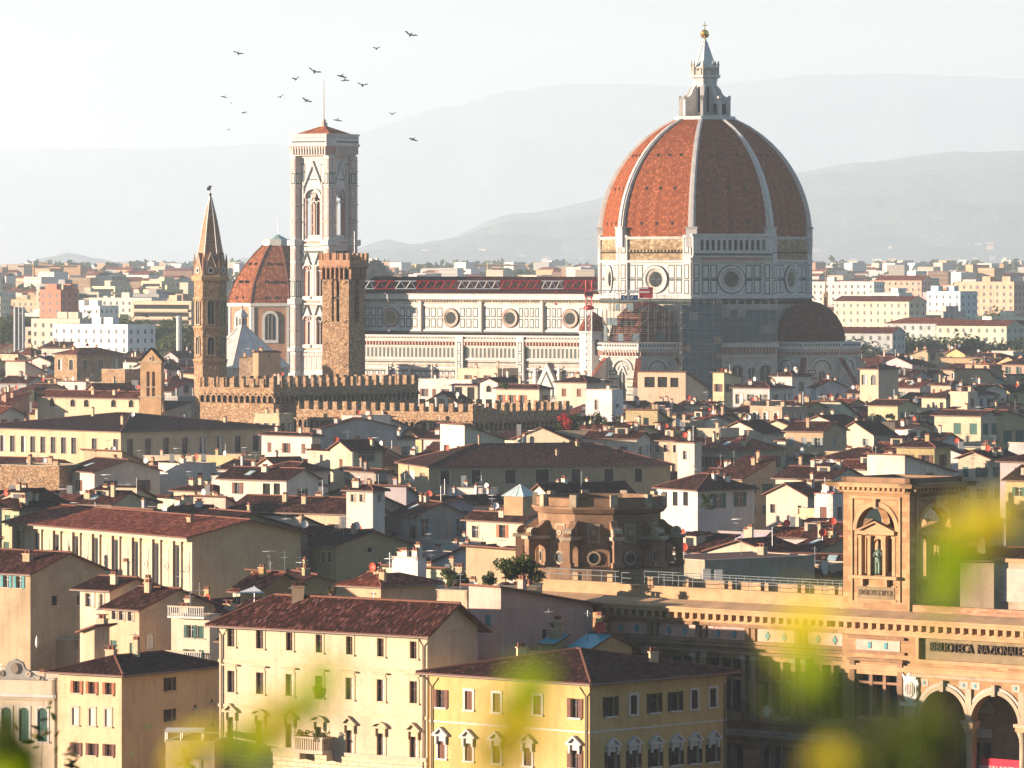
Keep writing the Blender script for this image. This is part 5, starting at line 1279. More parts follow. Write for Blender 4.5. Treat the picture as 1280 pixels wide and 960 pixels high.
for fr, w_, n_ in ((fB, WB, -4.4), (fB, WB, -1.5), (fC, WC, -1.4)):
    for h in (.55, 1.0): rl.tube([fr.p(.5, n_, ztop + 1.4 + h), fr.p(w_ - .8, n_, ztop + 1.4 + h)], .028, 'grey', 4)
    for k in range(int(w_ / 1.6)): rl.tube([fr.p(.5 + k * 1.6, n_, ztop + 1.4), fr.p(.5 + k * 1.6, n_, ztop + 2.4)], .025, 'grey', 4)
rl.build('railing', lib)
dk = MB(); dk.fb(Fr(0, 0, la), -WB - WC + .5, WA - .5, ztop - .4, ztop - .2, -15.5, -2.2, 'terracotta'); dk.build('roof_terrace', lib)
# columns of the loggia, coat of arms, banner, clock
for c in ((ub + uc) / 2, ud + .25):
    zc_ = za - (ub - ua) / 2; x, y, _ = fA.p(c, -.1, 0)
    cb = MB(); cb.lathe([(.42, 5), (.42, 5.6), (.34, 5.7), (.3, zc_ - 1.5), (.34, zc_ - 1.45), (.34, zc_ - 1.35), (.3, zc_ - 1.3), (.5, zc_ - .75), (.54, zc_ - .62)], 14, 'serena', x, y); cb.build('column', lib, smooth=False)
ux_ = lu(fA, 1140); zx0, zx1 = lz(fA, 1140, 877), lz(fA, 1140, 846)
cb = MB(); h_ = zx1 - zx0
sh = [(-.6, .3), (-.45, .05), (0, -.05), (.45, .05), (.6, .3), (.72, .6), (.6, .9), (.8, 1.15), (.7, 1.5), (.35, 1.42), (0, 1.6), (-.35, 1.42), (-.7, 1.5), (-.8, 1.15), (-.6, .9), (-.72, .6)]
k_ = h_ / 1.6
cb.ext(fA, [(ux_ + x * k_ * .85, zx0 + z * k_) for x, z in sh], 0, .25, 'marble'); cb.ring(fA, ux_, zx0 + h_ * .5, 0, .5 * k_, .25, .34, 'marble_aged', 14, sx=.75)
cb.ext(fA, [(ux_ - .5 * k_, zx0 + h_ * .9), (ux_ + .5 * k_, zx0 + h_ * .9), (ux_ + .62 * k_, zx0 + h_ * 1.16), (ux_ + .3 * k_, zx0 + h_), (ux_, zx0 + h_ * 1.2), (ux_ - .3 * k_, zx0 + h_), (ux_ - .62 * k_, zx0 + h_ * 1.16)], .05, .35, 'marble')
for q9 in range(5): cb.fb(fA, ux_ + (q9 - 2) * .2 * k_ - .03, ux_ + (q9 - 2) * .2 * k_ + .03, zx0 + h_ * .3, zx0 + h_ * .72, .42, .46, 'marble_aged')
cb.fb(fA, ux_ - .85, ux_ + .85, zx0 - .35, zx0 - .05, 0, .5, 'marble'); cb.fb(fA, ux_ - .6, ux_ + .6, zx0 - 1.3, zx0 - .35, 0, .3, 'serena'); cb.build('coat_of_arms', lib)
cb = MB(); c = u_px(fB, LX, LY, 961)[0]; zq = CZ - (889 - HY) * u_px(fB, LX, LY, 961)[1] / F; cb.ring(fB, c, zq, .0, .42, 0, .2, 'marble', 18); cb.ring(fB, c, zq, .42, .52, 0, .28, 'trim_grey', 18); cb.build('round_plaque', lib)
bx = MB(); bfr = Fr(fA.o[0] - fA.N[0] * .9, fA.o[1] - fA.N[1] * .9, la); c0, c1 = lu(bfr, 1226), lu(bfr, 1274.5); zb1 = lz(bfr, 1226, 947); bx.fb(bfr, c0, c1, zb1 - 3.2, zb1, -.02, .02, 'banner_red')
ban = tag(bx.build('banner', loc=(LX, LY, 0)), 'dark red exhibition banner with white lettering hanging in the library arch', 'banner')
p_ = bfr.p((c0 + c1) / 2, .04, zb1 - .75); text('DANTE E IL SUO TEMPO', .4, 'white', ban, p_, bfr.a, .005)
p_ = bfr.p((c0 + c1) / 2 - .1, .04, zb1 - 1.3); 
# carved words
p_ = fA.p((lu(fA, 1161) + lu(fA, 1276)) / 2, -.2, (pz0 + pz1) / 2 + .02)
tl_ = text('BIBLIOTECA  NAZIONALE', 1.0, 'letter_stone', lib, p_, fA.a, .1, 'inscription')
want = lu(fA, 1276) - lu(fA, 1161); tl_.scale = (want / max(.1, tl_.dimensions.x), 1.05, 1)
# tower
tz0, tzt = CZ - (757 - HY) * 453 / F, CZ - (616 - HY) * 453 / F
TD = 453.0; TCX, TCY = (1137 - 640) / F * TD - LX, TD - LY
ta = -42; Ut = (-math.cos(R(ta)), -math.sin(R(ta))); Vt = (-math.sin(R(ta)), math.cos(R(ta)))
tl, tr = (1054 - 640) / F, (1200 - 640) / F; gx, gy = TCX + LX, TCY + LY
wlt = (tl * gy - gx) / (Ut[0] - tl * Ut[1]); wrt = (tr * gy - gx) / (Vt[0] - tr * Vt[1]); wrt = max(wrt, wlt * .85)
tl4 = [(Fr(TCX + Ut[0] * wlt, TCY + Ut[1] * wlt, ta), wlt), (Fr(TCX, TCY, ta + 90), wrt), (Fr(TCX + Vt[0] * wrt, TCY + Vt[1] * wrt, ta + 180), wlt), (Fr(TCX + Ut[0] * wlt + Vt[0] * wrt, TCY + Ut[1] * wlt + Vt[1] * wrt, ta + 270), wrt)]
b = MB(); zo = lambda py: CZ - (py - HY) * 455 / F
for fr, w_ in tl4:
    c = w_ / 2; r = min(2.0, w_ * .3)
    holes_wall(b, fr, 0, w_, ztop - 1, tzt, [(c - r, c + r, zo(720), zo(633), True)], 'ashlar', .7)
    b.ring(fr, c, zo(633) - r, r, r + .38, 0, .1, 'sandstone', 16, 0, 180)
    b.fb(fr, c - r - .55, c - r - .38, zo(752), zo(633) + .6, -.02, .12, 'sandstone'); b.fb(fr, c + r + .38, c + r + .55, zo(752), zo(633) + .6, -.02, .12, 'sandstone'); b.fb(fr, c - r - .55, c + r + .55, zo(633) + .6, zo(633) + .8, 0, .14, 'sandstone')
    b.fb(fr, c - .16, c + .16, zo(633) - .1, zo(633) + .6, 0, .3, 'sandstone')
    b.fb(fr, c - r - .5, c + r + .5, zo(720) - .25, zo(720), 0, .55, 'sandstone')
    for k in (-r + .6, r - .9): b.fb(fr, c + k, c + k + .3, zo(720) - .85, zo(720) - .25, 0, .4, 'sandstone')
    b.fb(fr, c - r + .1, c + r - .1, zo(749), zo(734), 0, .04, 'panel_stone')
    b.fb(fr, c - r - .1, c + r + .1, zo(733.5), zo(732), 0, .12, 'sandstone'); b.fb(fr, c - r - .1, c + r + .1, zo(751), zo(749.5), 0, .12, 'sandstone')
    # aedicule
    for x in (c - r + .12, c - .95, c + .6, c + r - .42):
        b.fb(fr, x, x + .3, zo(720), zo(672), -.45, -.05, 'sandstone'); b.fb(fr, x - .06, x + .36, zo(673), zo(670), -.5, .0, 'sandstone')
    holes_wall(b, Fr(fr.o[0] - fr.N[0] * .3, fr.o[1] - fr.N[1] * .3, fr.a * 180 / math.pi), c - .95, c + .95, zo(720), zo(668), [(c - .55, c + .55, zo(720) + .04, zo(674), True)], 'sandstone', .25)
    b.fb(fr, c - r, c + r, zo(668.5), zo(664), -.55, .25, 'sandstone')
    b.ext(fr, [(c - r, zo(664)), (c + r, zo(664)), (c, zo(652))], -.5, .0, 'sandstone'); b.face([fr.p(c - r, -.5, zo(664)), fr.p(c, -.5, zo(652)), fr.p(c + r, -.5, zo(664))], 'sandstone')
    for s in (-1, 1):
        q4 = [(c + s * (r + .1), zo(664)), (c, zo(651.5)), (c, zo(653.5)), (c + s * (r - .35), zo(664))]
        b.ext(fr, q4 if s < 0 else q4[::-1], 0, .28, 'sandstone')
b.face([(TCX, TCY, tzt - .1), (TCX + Ut[0] * wlt, TCY + Ut[1] * wlt, tzt - .1), (TCX + Ut[0] * wlt + Vt[0] * wrt, TCY + Ut[1] * wlt + Vt[1] * wrt, tzt - .1), (TCX + Vt[0] * wrt, TCY + Vt[1] * wrt, tzt - .1)], 'brownstone')
b.face([(TCX, TCY, zo(721)), (TCX + Ut[0] * wlt, TCY + Ut[1] * wlt, zo(721)), (TCX + Ut[0] * wlt + Vt[0] * wrt, TCY + Ut[1] * wlt + Vt[1] * wrt, zo(721)), (TCX + Vt[0] * wrt, TCY + Vt[1] * wrt, zo(721))], 'sandstone')
for fr, w_ in tl4:
    for za_, zb2, o_ in ((616, 613, .3), (609, 605, .95), (605, 603.5, 1.1)): b.fb(fr, -o_, w_ + o_, zo(za_), zo(zb2), -.3, o_, 'sandstone')
    n = 14
    for k in range(n): u = -.2 + (w_ + .4) * (k + .2) / n; b.fb(fr, u, u + .26, zo(613), zo(609), 0, .7, 'sandstone')
    b.fb(fr, -.1, w_ + .1, zo(603.5), zo(597), -.4, .1, 'brownstone')
b.face([(TCX, TCY, zo(600)), (TCX + Ut[0] * wlt, TCY + Ut[1] * wlt, zo(600)), (TCX + Ut[0] * wlt + Vt[0] * wrt, TCY + Ut[1] * wlt + Vt[1] * wrt, zo(600)), (TCX + Vt[0] * wrt, TCY + Vt[1] * wrt, zo(600))], 'roof_grey')
two = b.build('tower', lib)
fr, w_ = tl4[0]; r = min(2.0, w_ * .3)
t2 = text('ONORI DVX SCRIPTOR', 0.62, 'letter_stone', two, fr.p(w_ / 2, .05, (zo(749) + zo(734)) / 2), fr.a, .02, 'inscription'); t2.scale.x = (2 * r - .5) / max(.1, t2.dimensions.x)
# statue in the niche
def blob(name, parts, m, loc, rz, par=None, sub=1):
    """one continuous skinned figure: parts = chains of (x,y,z,r) sharing a root"""
    me = bpy.data.meshes.new(name); vs, es, rs = [], [], []
    for ch in parts:
        prev = None
        for p in ch:
            if len(p) == 1: prev = p[0]; continue
            vs.append(p[:3]); rs.append(p[3]); i = len(vs) - 1
            if prev is not None: es.append((prev, i))
            prev = i
    me.from_pydata(vs, es, []); o = bpy.data.objects.new(name, me); col.objects.link(o)
    sm = o.modifiers.new('s', 'SKIN'); sb2 = o.modifiers.new('u', 'SUBSURF'); sb2.levels = sub; sb2.render_levels = sub
    for i, v in enumerate(me.skin_vertices[0].data): v.radius = (rs[i], rs[i]); v.use_root = (i == 0)
    dg = bpy.context.evaluated_depsgraph_get(); m2 = bpy.data.meshes.new_from_object(o.evaluated_get(dg)); bpy.data.objects.remove(o)
    m2.materials.clear(); m2.materials.append(M[m]); m2.name = name; m2.polygons.foreach_set('use_smooth', [True] * len(m2.polygons)); 
    o = bpy.data.objects.new(name, m2); col.objects.link(o); o.location = loc; o.rotation_euler = (0, 0, rz); return o
H_ = zo(681) - zo(719.5)
hh = H_ / 1.8
fig = [[(0, 0, 1.0, .17), (0, 0, 1.25, .19), (0, .01, 1.42, .13), (0, 0, 1.52, .06), (0, -.02, 1.62, .1), (0, -.02, 1.72, .085)],
       [(2,), (.2, 0, 1.4, .08), (.3, -.05, 1.15, .07), (.15, -.2, 1.02, .055), (.0, -.24, 1.08, .05)], [(2,), (-.2, 0, 1.4, .08), (-.32, -.06, 1.12, .07), (-.18, -.22, 1.1, .055), (-.05, -.25, 1.15, .05)],
       [(0,), (.1, 0, .8, .17), (.12, -.02, .45, .16), (.12, -.04, .1, .15), (.13, -.12, .02, .07)], [(0,), (-.1, 0, .8, .17), (-.11, 0, .45, .15), (-.12, 0, .1, .15), (-.13, -.1, .02, .07)]]
fig = [[tuple(x * hh for x in p) if len(p) > 1 else p for p in c] for c in fig]
x, y, z = fr.p(w_ / 2, -.32, zo(719.6)); stt = blob('statue', fig, 'bronze', (x + LX, y + LY, z), fr.a); tag(stt, 'dark green bronze robed statue standing in the niche of the library tower', 'statue')
# rotunda standing on the library roof
Dq = 545.0; qx, qy = (749 - 640) / F * Dq - LX, Dq - LY; zq_ = lambda py: CZ - (py - HY) * Dq / F
b = MB(); Rr_ = 6.0; NF = 10; A0 = -6
b.lathe([(Rr_ * 1.35, 0), (Rr_ * 1.38, zq_(706))], 24, 'brownstone', qx, qy, A0); b.lathe([(Rr_ * 1.36, zq_(705.5)), (Rr_ * 1.0, zq_(705))], 24, 'terracotta', qx, qy, A0)
zw0, zw1 = zq_(705), zq_(640)
b.lathe([(Rr_, zw0), (Rr_, zw1), (Rr_ + .3, zw1 + .1), (Rr_ + .6, zw1 + .5), (Rr_ + .6, zw1 + .7), (Rr_ + .2, zw1 + .75), (Rr_ + .2, zw1 + 1.5), (Rr_ + .3, zw1 + 1.6), (Rr_ - .2, zw1 + 1.6), (Rr_ - .3, zw1 + .9)], NF, 'brownstone', qx, qy, 18 + A0 - 90)
b.lathe([(Rr_ - .3, zw1 + .8), (.1, zw1 + 1.0)], NF, 'roof_grey', qx, qy, 18 + A0 - 90)
for k in range(NF):
    a = A0 + 36 * k; ap = Rr_ * math.cos(R(18)); fw_ = 2 * Rr_ * math.sin(R(18)); f7 = facefr(a, ap, fw_, qx, qy)
    b.ring(f7, fw_ / 2, zq_(694), .5, .68, 0, .14, 'serena', 14); b.disc(f7, fw_ / 2, zq_(694), .5, .04, 'glass', 14)
    b.fb(f7, fw_ / 2 - .6, fw_ / 2 + .6, zq_(675), zq_(652), 0, .08, 'serena'); b.fb(f7, fw_ / 2 - .42, fw_ / 2 + .42, zq_(673), zq_(654), .08, .13, 'brownstone'); b.ring(f7, fw_ / 2, zq_(663), .1, .28, .13, .2, 'serena', 8)
    b.fb(f7, .1, fw_ - .1, zw1 + .75, zw1 + 1.5, 0, .12, 'serena')
    th = a + 18; e = (math.cos(R(th - 90)), math.sin(R(th - 90))); f9 = Fr(qx, qy, th - 90)   # buttress with a scroll and a free pier
    hs = holes_wall(b, Fr(f9.o[0] + f9.N[0] * .4, f9.o[1] + f9.N[1] * .4, th - 90), Rr_ - .1, Rr_ + 2.1, zw0, zq_(671), [(Rr_ + .15, Rr_ + 1.45, zw0 + .05, zq_(678), True)], 'brownstone', .8)
    holes_wall(b, Fr(f9.o[0] - f9.N[0] * .4, f9.o[1] - f9.N[1] * .4, th - 90), Rr_ - .1, Rr_ + 2.1, zw0, zq_(671), hs, 'brownstone', .01)
    b.fb(f9, Rr_ + 2.1, Rr_ + 2.15, zw0, zq_(671), -.4, .4, 'brownstone')
    b.fb(f9, Rr_ + 1.4, Rr_ + 2.3, zw0, zw0 + .5, -.55, .55, 'brownstone'); b.fb(f9, Rr_ - .2, Rr_ + 2.4, zq_(671), zq_(667), -.6, .6, 'serena')
    pr = [(Rr_ - .1, zq_(667)), (Rr_ + 1.9, zq_(667)), (Rr_ + 2.1, zq_(664)), (Rr_ + 1.8, zq_(659)), (Rr_ + 1.2, zq_(658)), (Rr_ + .7, zq_(654)), (Rr_ + .3, zq_(649)), (Rr_ - .1, zq_(648))]
    b.ext(f9, pr, -.32, .32, 'brownstone'); b.face([f9.p(u, -.32, z) for u, z in pr[::-1]], 'brownstone'); b.ring(f9, Rr_ + 1.5, zq_(663), .12, .5, -.45, .45, 'serena', 12)
    b.fb(f9, Rr_ + .05, Rr_ + .5, zw1 + .7, zw1 + 1.9, -.35, .35, 'serena')
b.build('rotunda', lib)
footprint(LX, LY, (-LT[0], -LT[1]), (-LN[0], -LN[1]), WB + WC, 20); footprint(LX + LT[0] * WA, LY + LT[1] * WA, (-LT[0], -LT[1]), (-LN[0], -LN[1]), WA, 20)
FP.append(((LX + qx - 9, LY + qy - 9), (1, 0), (0, 1), 18, 18))
HOUSES += [(655, 850, 617, 545, 90), (664, 1053, 735, 465, 200), (1040, 1290, 600, 450, 300)]
# ---------------------------------------------------------------- the houses one can point at
CRM = (.60, .49, .33); TAN = (.48, .38, .24); YEL = (.64, .48, .19); SAL = (.55, .34, .2); PNK = (.64, .45, .37); WHT = (.7, .66, .58); OCH = (.45, .3, .12); BLU = (.42, .44, .42); GRY = (.33, .3, .26); OLV = (.36, .32, .18); LEM = (.6, .55, .36)
def row(pxs, y0, y1, w_, st, dy=0):      # a row of windows at photo columns; dy = change of row height along it
    n = len(pxs); return [(p, y0 + dy * i / max(1, n - 1), y1 + dy * i / max(1, n - 1), w_, st) for i, p in enumerate(pxs)]
# the cream palace in front
P7 = (289, 325, 362, 399, 437, 476, 517)
pal = house(274, 534, 597, 789, 24, a=-38, roof='hl', sl=.6, near=True, wc=(.7, .58, .4), wm='plaster', ov=.85, name='palazzo', cat='palazzo', vis=400, trim='trim_tan',
    lwp=row(P7, 786, 808, 8.5, 'nBf', 15) + [(p, 838 + i9 * 2.3, 865 + i9 * 2.3, 9, 'nBhc' if i9 in (2, 4, 5) else 'nBh') for i9, p in enumerate(P7)] + [(p, 896 + k * 4, 926 + k * 4.2, 9.5, ('nBpc' if k % 2 == 0 else 'nBsc')) for k, p in enumerate(P7)] + row((289, 325, 362), 952, 972, 9, 'nBf', 8),
    rwp=[], bands=[(3.25, .25, .08, 'trim_tan'), (7.0, .25, .08, 'trim_tan'), (10.7, .2, .12, 'trim_tan')],
    label='tall cream palace with three rows of pedimented windows and a small stone balcony', kids=False)
fl = pal['FL']; cx, cy = pal['cx'], pal['cy']; u0, Y0 = u_px(fl, cx, cy, 399)
zb9 = CZ - (936 - HY) * Y0 / F
b = MB(); b.fb(fl, u0 - 1.6, u0 + 1.6, zb9 - .3, zb9, 0, 1.5, 'trim_cream'); b.fb(fl, u0 - 1.7, u0 + 1.7, zb9 + .95, zb9 + 1.1, 1.25, 1.6, 'trim_cream')
for s in (-1.5, 1.35): b.fb(fl, u0 + s, u0 + s + .2, zb9, zb9 + 1, 1.3, 1.5, 'trim_cream'); b.fb(fl, u0 + s, u0 + s + .2, zb9, zb9 + 1, 0, .2, 'trim_cream')
for k in range(11): b.fb(fl, u0 - 1.25 + k * .24, u0 - 1.13 + k * .24, zb9, zb9 + .95, 1.35, 1.47, 'trim_cream')
for s in (-1.5, 1.42):
    for k in range(5): b.fb(fl, u0 + s, u0 + s + .1, zb9, zb9 + .95, .3 + k * .22, .4 + k * .22, 'trim_cream')
    b.fb(fl, u0 + s - .05, u0 + s + .15, zb9 + .95, zb9 + 1.1, 0, 1.3, 'trim_cream'); b.fb(fl, u0 + s, u0 + s + .2, zb9 - .9, zb9 - .3, 0, 1.0, 'trim_cream')
b.build('balcony', pal['root'])
b = MB(); b.fb(fl, 0, pal['wl'], 0, zb9 - .4, -.05, .1, 'bossage'); b.fb(fl, -.05, pal['wl'] + .05, zb9 - .45, zb9 - .15, 0, .22, 'trim_cream'); b.build('stone_base', pal['root'])
for u in (.35, pal['wl'] - .35): b = MB(); b.tube([fl.p(u, .9, pal['H'] - .3), fl.p(u, .12, pal['H'] - 1.2), fl.p(u, .12, 0)], .07, 'gutter', 6); b.build('drainpipe', pal['root'])
x, y, z = pal['q'](pal['wl'] * .72, pal['wr'] * .42, pal['H'] + 2.2); link('chimney', FUR['chimney1'], pal['roof'], (x, y, z), 0, color=(.6, .4, .25))
plants = []
for s in (-1.1, 1.15):
    x, y, z = fl.p(u0 + s, 1.0, zb9); plants.append((x + cx, y + cy, z, .75, 1.5, 'leaf_olive', 'bare twiggy shrub in a pot on the palace balcony, %s of its door' % ('left' if s < 0 else 'right')))
x, y, z = fl.p(u0, .25, zb9 + 4.2); plants.append((x + cx, y + cy, z, .45, .8, 'leaf_dark', 'dark tuft growing from the wall above the balcony window'))
# the yellow corner house
yel = house(537, 737, 908, 853, 21.05, a=-42, roof='hip', sl=.2, near=True, wc=YEL, ov=.8, name='corner_house', cat='house', vis=400, trim='trim_white',
    lwp=[(551, 862, 884, 9, 'oB-'), (586, 864, 887, 9.5, 'cBf'), (621, 866, 890, 9.5, 'cBf'), (719, 874, 897, 9, 'oB-'), (672, 870, 893, 9.5, 'cBf')] + [(p, 926 + k * 3, 948 + k * 3, 9, 'cBp' if k < 4 else 'oBp') for k, p in enumerate((552, 586, 621, 660, 719))],
    rwp=[(p, 872 - k * 2.3, 895 - k * 2.3, wd, st) for k, (p, wd, st) in enumerate(((763, 9, 'oD-'), (792, 8, 'cDf'), (818, 9, 'oD-'), (844, 9, 'oD-'), (868, 8, 'cDf'), (891, 8, 'cDf')))] + [(p, 940 - k * 2, 962 - k * 2, 9, 'oDp') for k, p in enumerate((765, 792, 819, 845, 868, 891))],
    bands=[(3.9, .12, .04, 'trim_white')], label='yellow corner house with brown shutters, its right wall in shade beside the library', kids=False)
for fr, u in ((yel['FL'], .3), (yel['FL'], yel['wl'] - .3), (yel['FR'], yel['wr'] - .3)): b = MB(); b.tube([fr.p(u, .8, yel['H'] - .35), fr.p(u, .12, yel['H'] - 1.1), fr.p(u, .12, 0)], .07, 'gutter', 6); b.build('drainpipe', yel['root'])
for p_, r_ in ((.72, .34), (.2, .7), (.95, .7)):
    x, y, z = yel['q'](yel['wl'] * p_, yel['wr'] * r_, yel['H'] + roof_h('hip', yel['wl'] * p_, yel['wr'] * r_, yel['wl'], yel['wr'], .2)); link('chimney', FUR['chimney0'], yel['roof'], (x, y, z), .3, color=(.6, .42, .25))
# salmon house lower left, with its brown shutters
A6 = house(72, 152, 272, 842, 16, a=-34, roof='hip', sl=.3, near=True, wc=(.66, .54, .36), ov=.8, vis=300, trim='trim_cream',
    lwp=row((96, 115, 136), 851, 866, 7, 'oO-', 2) + row((94, 115, 135), 885, 906, 7.5, 'cCf', 2) + row((95, 115, 136), 928, 943, 7, 'oB-', 2),
    rwp=[(212, 847, 863, 7, 'oD-'), (212, 886, 901, 7, 'oD-'), (244, 881, 885, 3, 'v--'), (265, 874, 878, 3, 'v--'), (266, 903, 907, 3, 'v--')], label='house with orange-brown shutters on a cream front and a salmon side wall')
A6['wall'].color = (.6, .42, .26, 1)
house(-60, 38, 130, 717, 22, a=-40, roof='gl', sl=.34, wc=TAN, wm='plaster_worn', near=False, vis=80, lwp=row((8, 24), 719, 734, 7, 'oT-', 1), rwp=[(68, 745, 757, 7, 'v--'), (98, 744, 756, 3, 'v--')], label='plain tan gabled house with blue shutters at the edge of view')
house(100, 137, 196, 737, 22, a=-40, roof='gl', sl=.28, wc=(.72, .62, .44), vis=70, ov=.7, lwp=[(112, 741, 758, 10, 'nCfc'), (127, 743, 759, 5, 'nCf')], rwp=[(193, 728, 733, 6, 'v--')], label='narrow cream tower house with a double window under low tiled eaves')
house(131, 174, 268, 762, 20.5, a=-42, roof='gl', sl=.33, wc=(.66, .47, .3), vis=70, ov=.5, lwp=[(143, 761, 774, 6, 'nYf'), (152, 762, 775, 6, 'nYf'), (163, 763, 776, 6, 'nYf'), (142, 800, 817, 8, 'cG-'), (165, 803, 819, 6, 'cG-')], rwp=[(188, 792, 812, 9, 'cCfA')], label='long salmon house with pipes up its side and a strip of dormer windows')
house(112, 118, 137, 790, 19, a=-40, roof='sl', sl=.3, wc=CRM, vis=30, lwp=[], rwp=[], label='little cream lean-to with a red tiled cap between two houses', chim=0)
house(-40, 96, 108, 812, 14, a=-25, roof='fl', par=1.0, wc=(.45, .33, .22), vis=60, lwin=(0, 0), rwin=(0, 0), label='brown terrace wall with a wavy top behind the ornate pavilion')
orn = house(-60, 68, 73, 868, 10.5, a=-20, roof='fl', par=1.5, wc=(.72, .63, .46), vis=300, near=True, trim='trim_white', lwp=row((8, 30, 53), 884, 926, 12, 'cGfA', 1), rwp=[], bands=[(0, .35, .3, 'trim_white'), (.5, .15, .15, 'trim_cream')], label='ornate white pavilion with arched green windows and a scrolled pediment')
fl = orn['FL']; ox, oy = orn['cx'], orn['cy']; u0, Y0 = u_px(fl, ox, oy, 20); zt = orn['H'] + 1.4
b = MB(); b.ext(fl, [(u0 - 3.2, zt), (u0 + 3.2, zt), (u0 + 3.0, zt + .35), (u0 + 2.2, zt + .5), (u0 + 1.5, zt + .95), (u0 + 1.1, zt + 1.1), (u0 + .8, zt + 1.75), (u0, zt + 2.1), (u0 - .8, zt + 1.75), (u0 - 1.1, zt + 1.1), (u0 - 1.5, zt + .95), (u0 - 2.2, zt + .5), (u0 - 3.0, zt + .35)], -.2, .2, 'trim_white'); b.ring(fl, u0, zt + 1.15, .0, .55, .2, .42, 'trim_cream', 12, sx=.8)
for s in (-1, 1): b.ring(fl, u0 + s * 1.5, zt + .6, .1, .3, .2, .32, 'trim_cream', 10); b.ring(fl, u0 + s * 2.6, zt + .25, .06, .2, .2, .3, 'trim_cream', 10); b.build('pediment', orn['root'])
bal = house(214, 262, 276, 772, 20, a=-30, roof='fl', par=.2, wc=(.74, .64, .48), vis=60, lwp=[(238, 782, 797, 8, 'oG-'), (251, 783, 798, 8, 'cG-'), (236, 812, 822, 7, 'oG-'), (252, 813, 823, 7, 'cG-')], rwp=[], label='cream house with stacked balconies between the salmon house and the palace')
b = MB(); fr = bal['FL']; wl = bal['wl']; H = bal['H']
for h_, o_ in ((H + .1, 1.0), (H - 4.2, 1.4)):
    b.fb(fr, .2, wl, h_ - .2, h_, 0, o_, 'trim_white'); b.fb(fr, .2, wl, h_ + .85, h_ + 1.0, o_ - .12, o_, 'trim_cream')
    for k in range(int(wl / .25)): b.fb(fr, .25 + k * .25, .33 + k * .25, h_, h_ + .85, o_ - .1, o_ - .02, 'trim_white')
slab(b, [fr.p(0, 0, H - 5.5), fr.p(wl, 0, H - 5.5), fr.p(wl, 1.6, H - 5.9), fr.p(0, 1.6, H - 5.9)], 'tiles_red', .12); b.build('balcony', bal['root'])
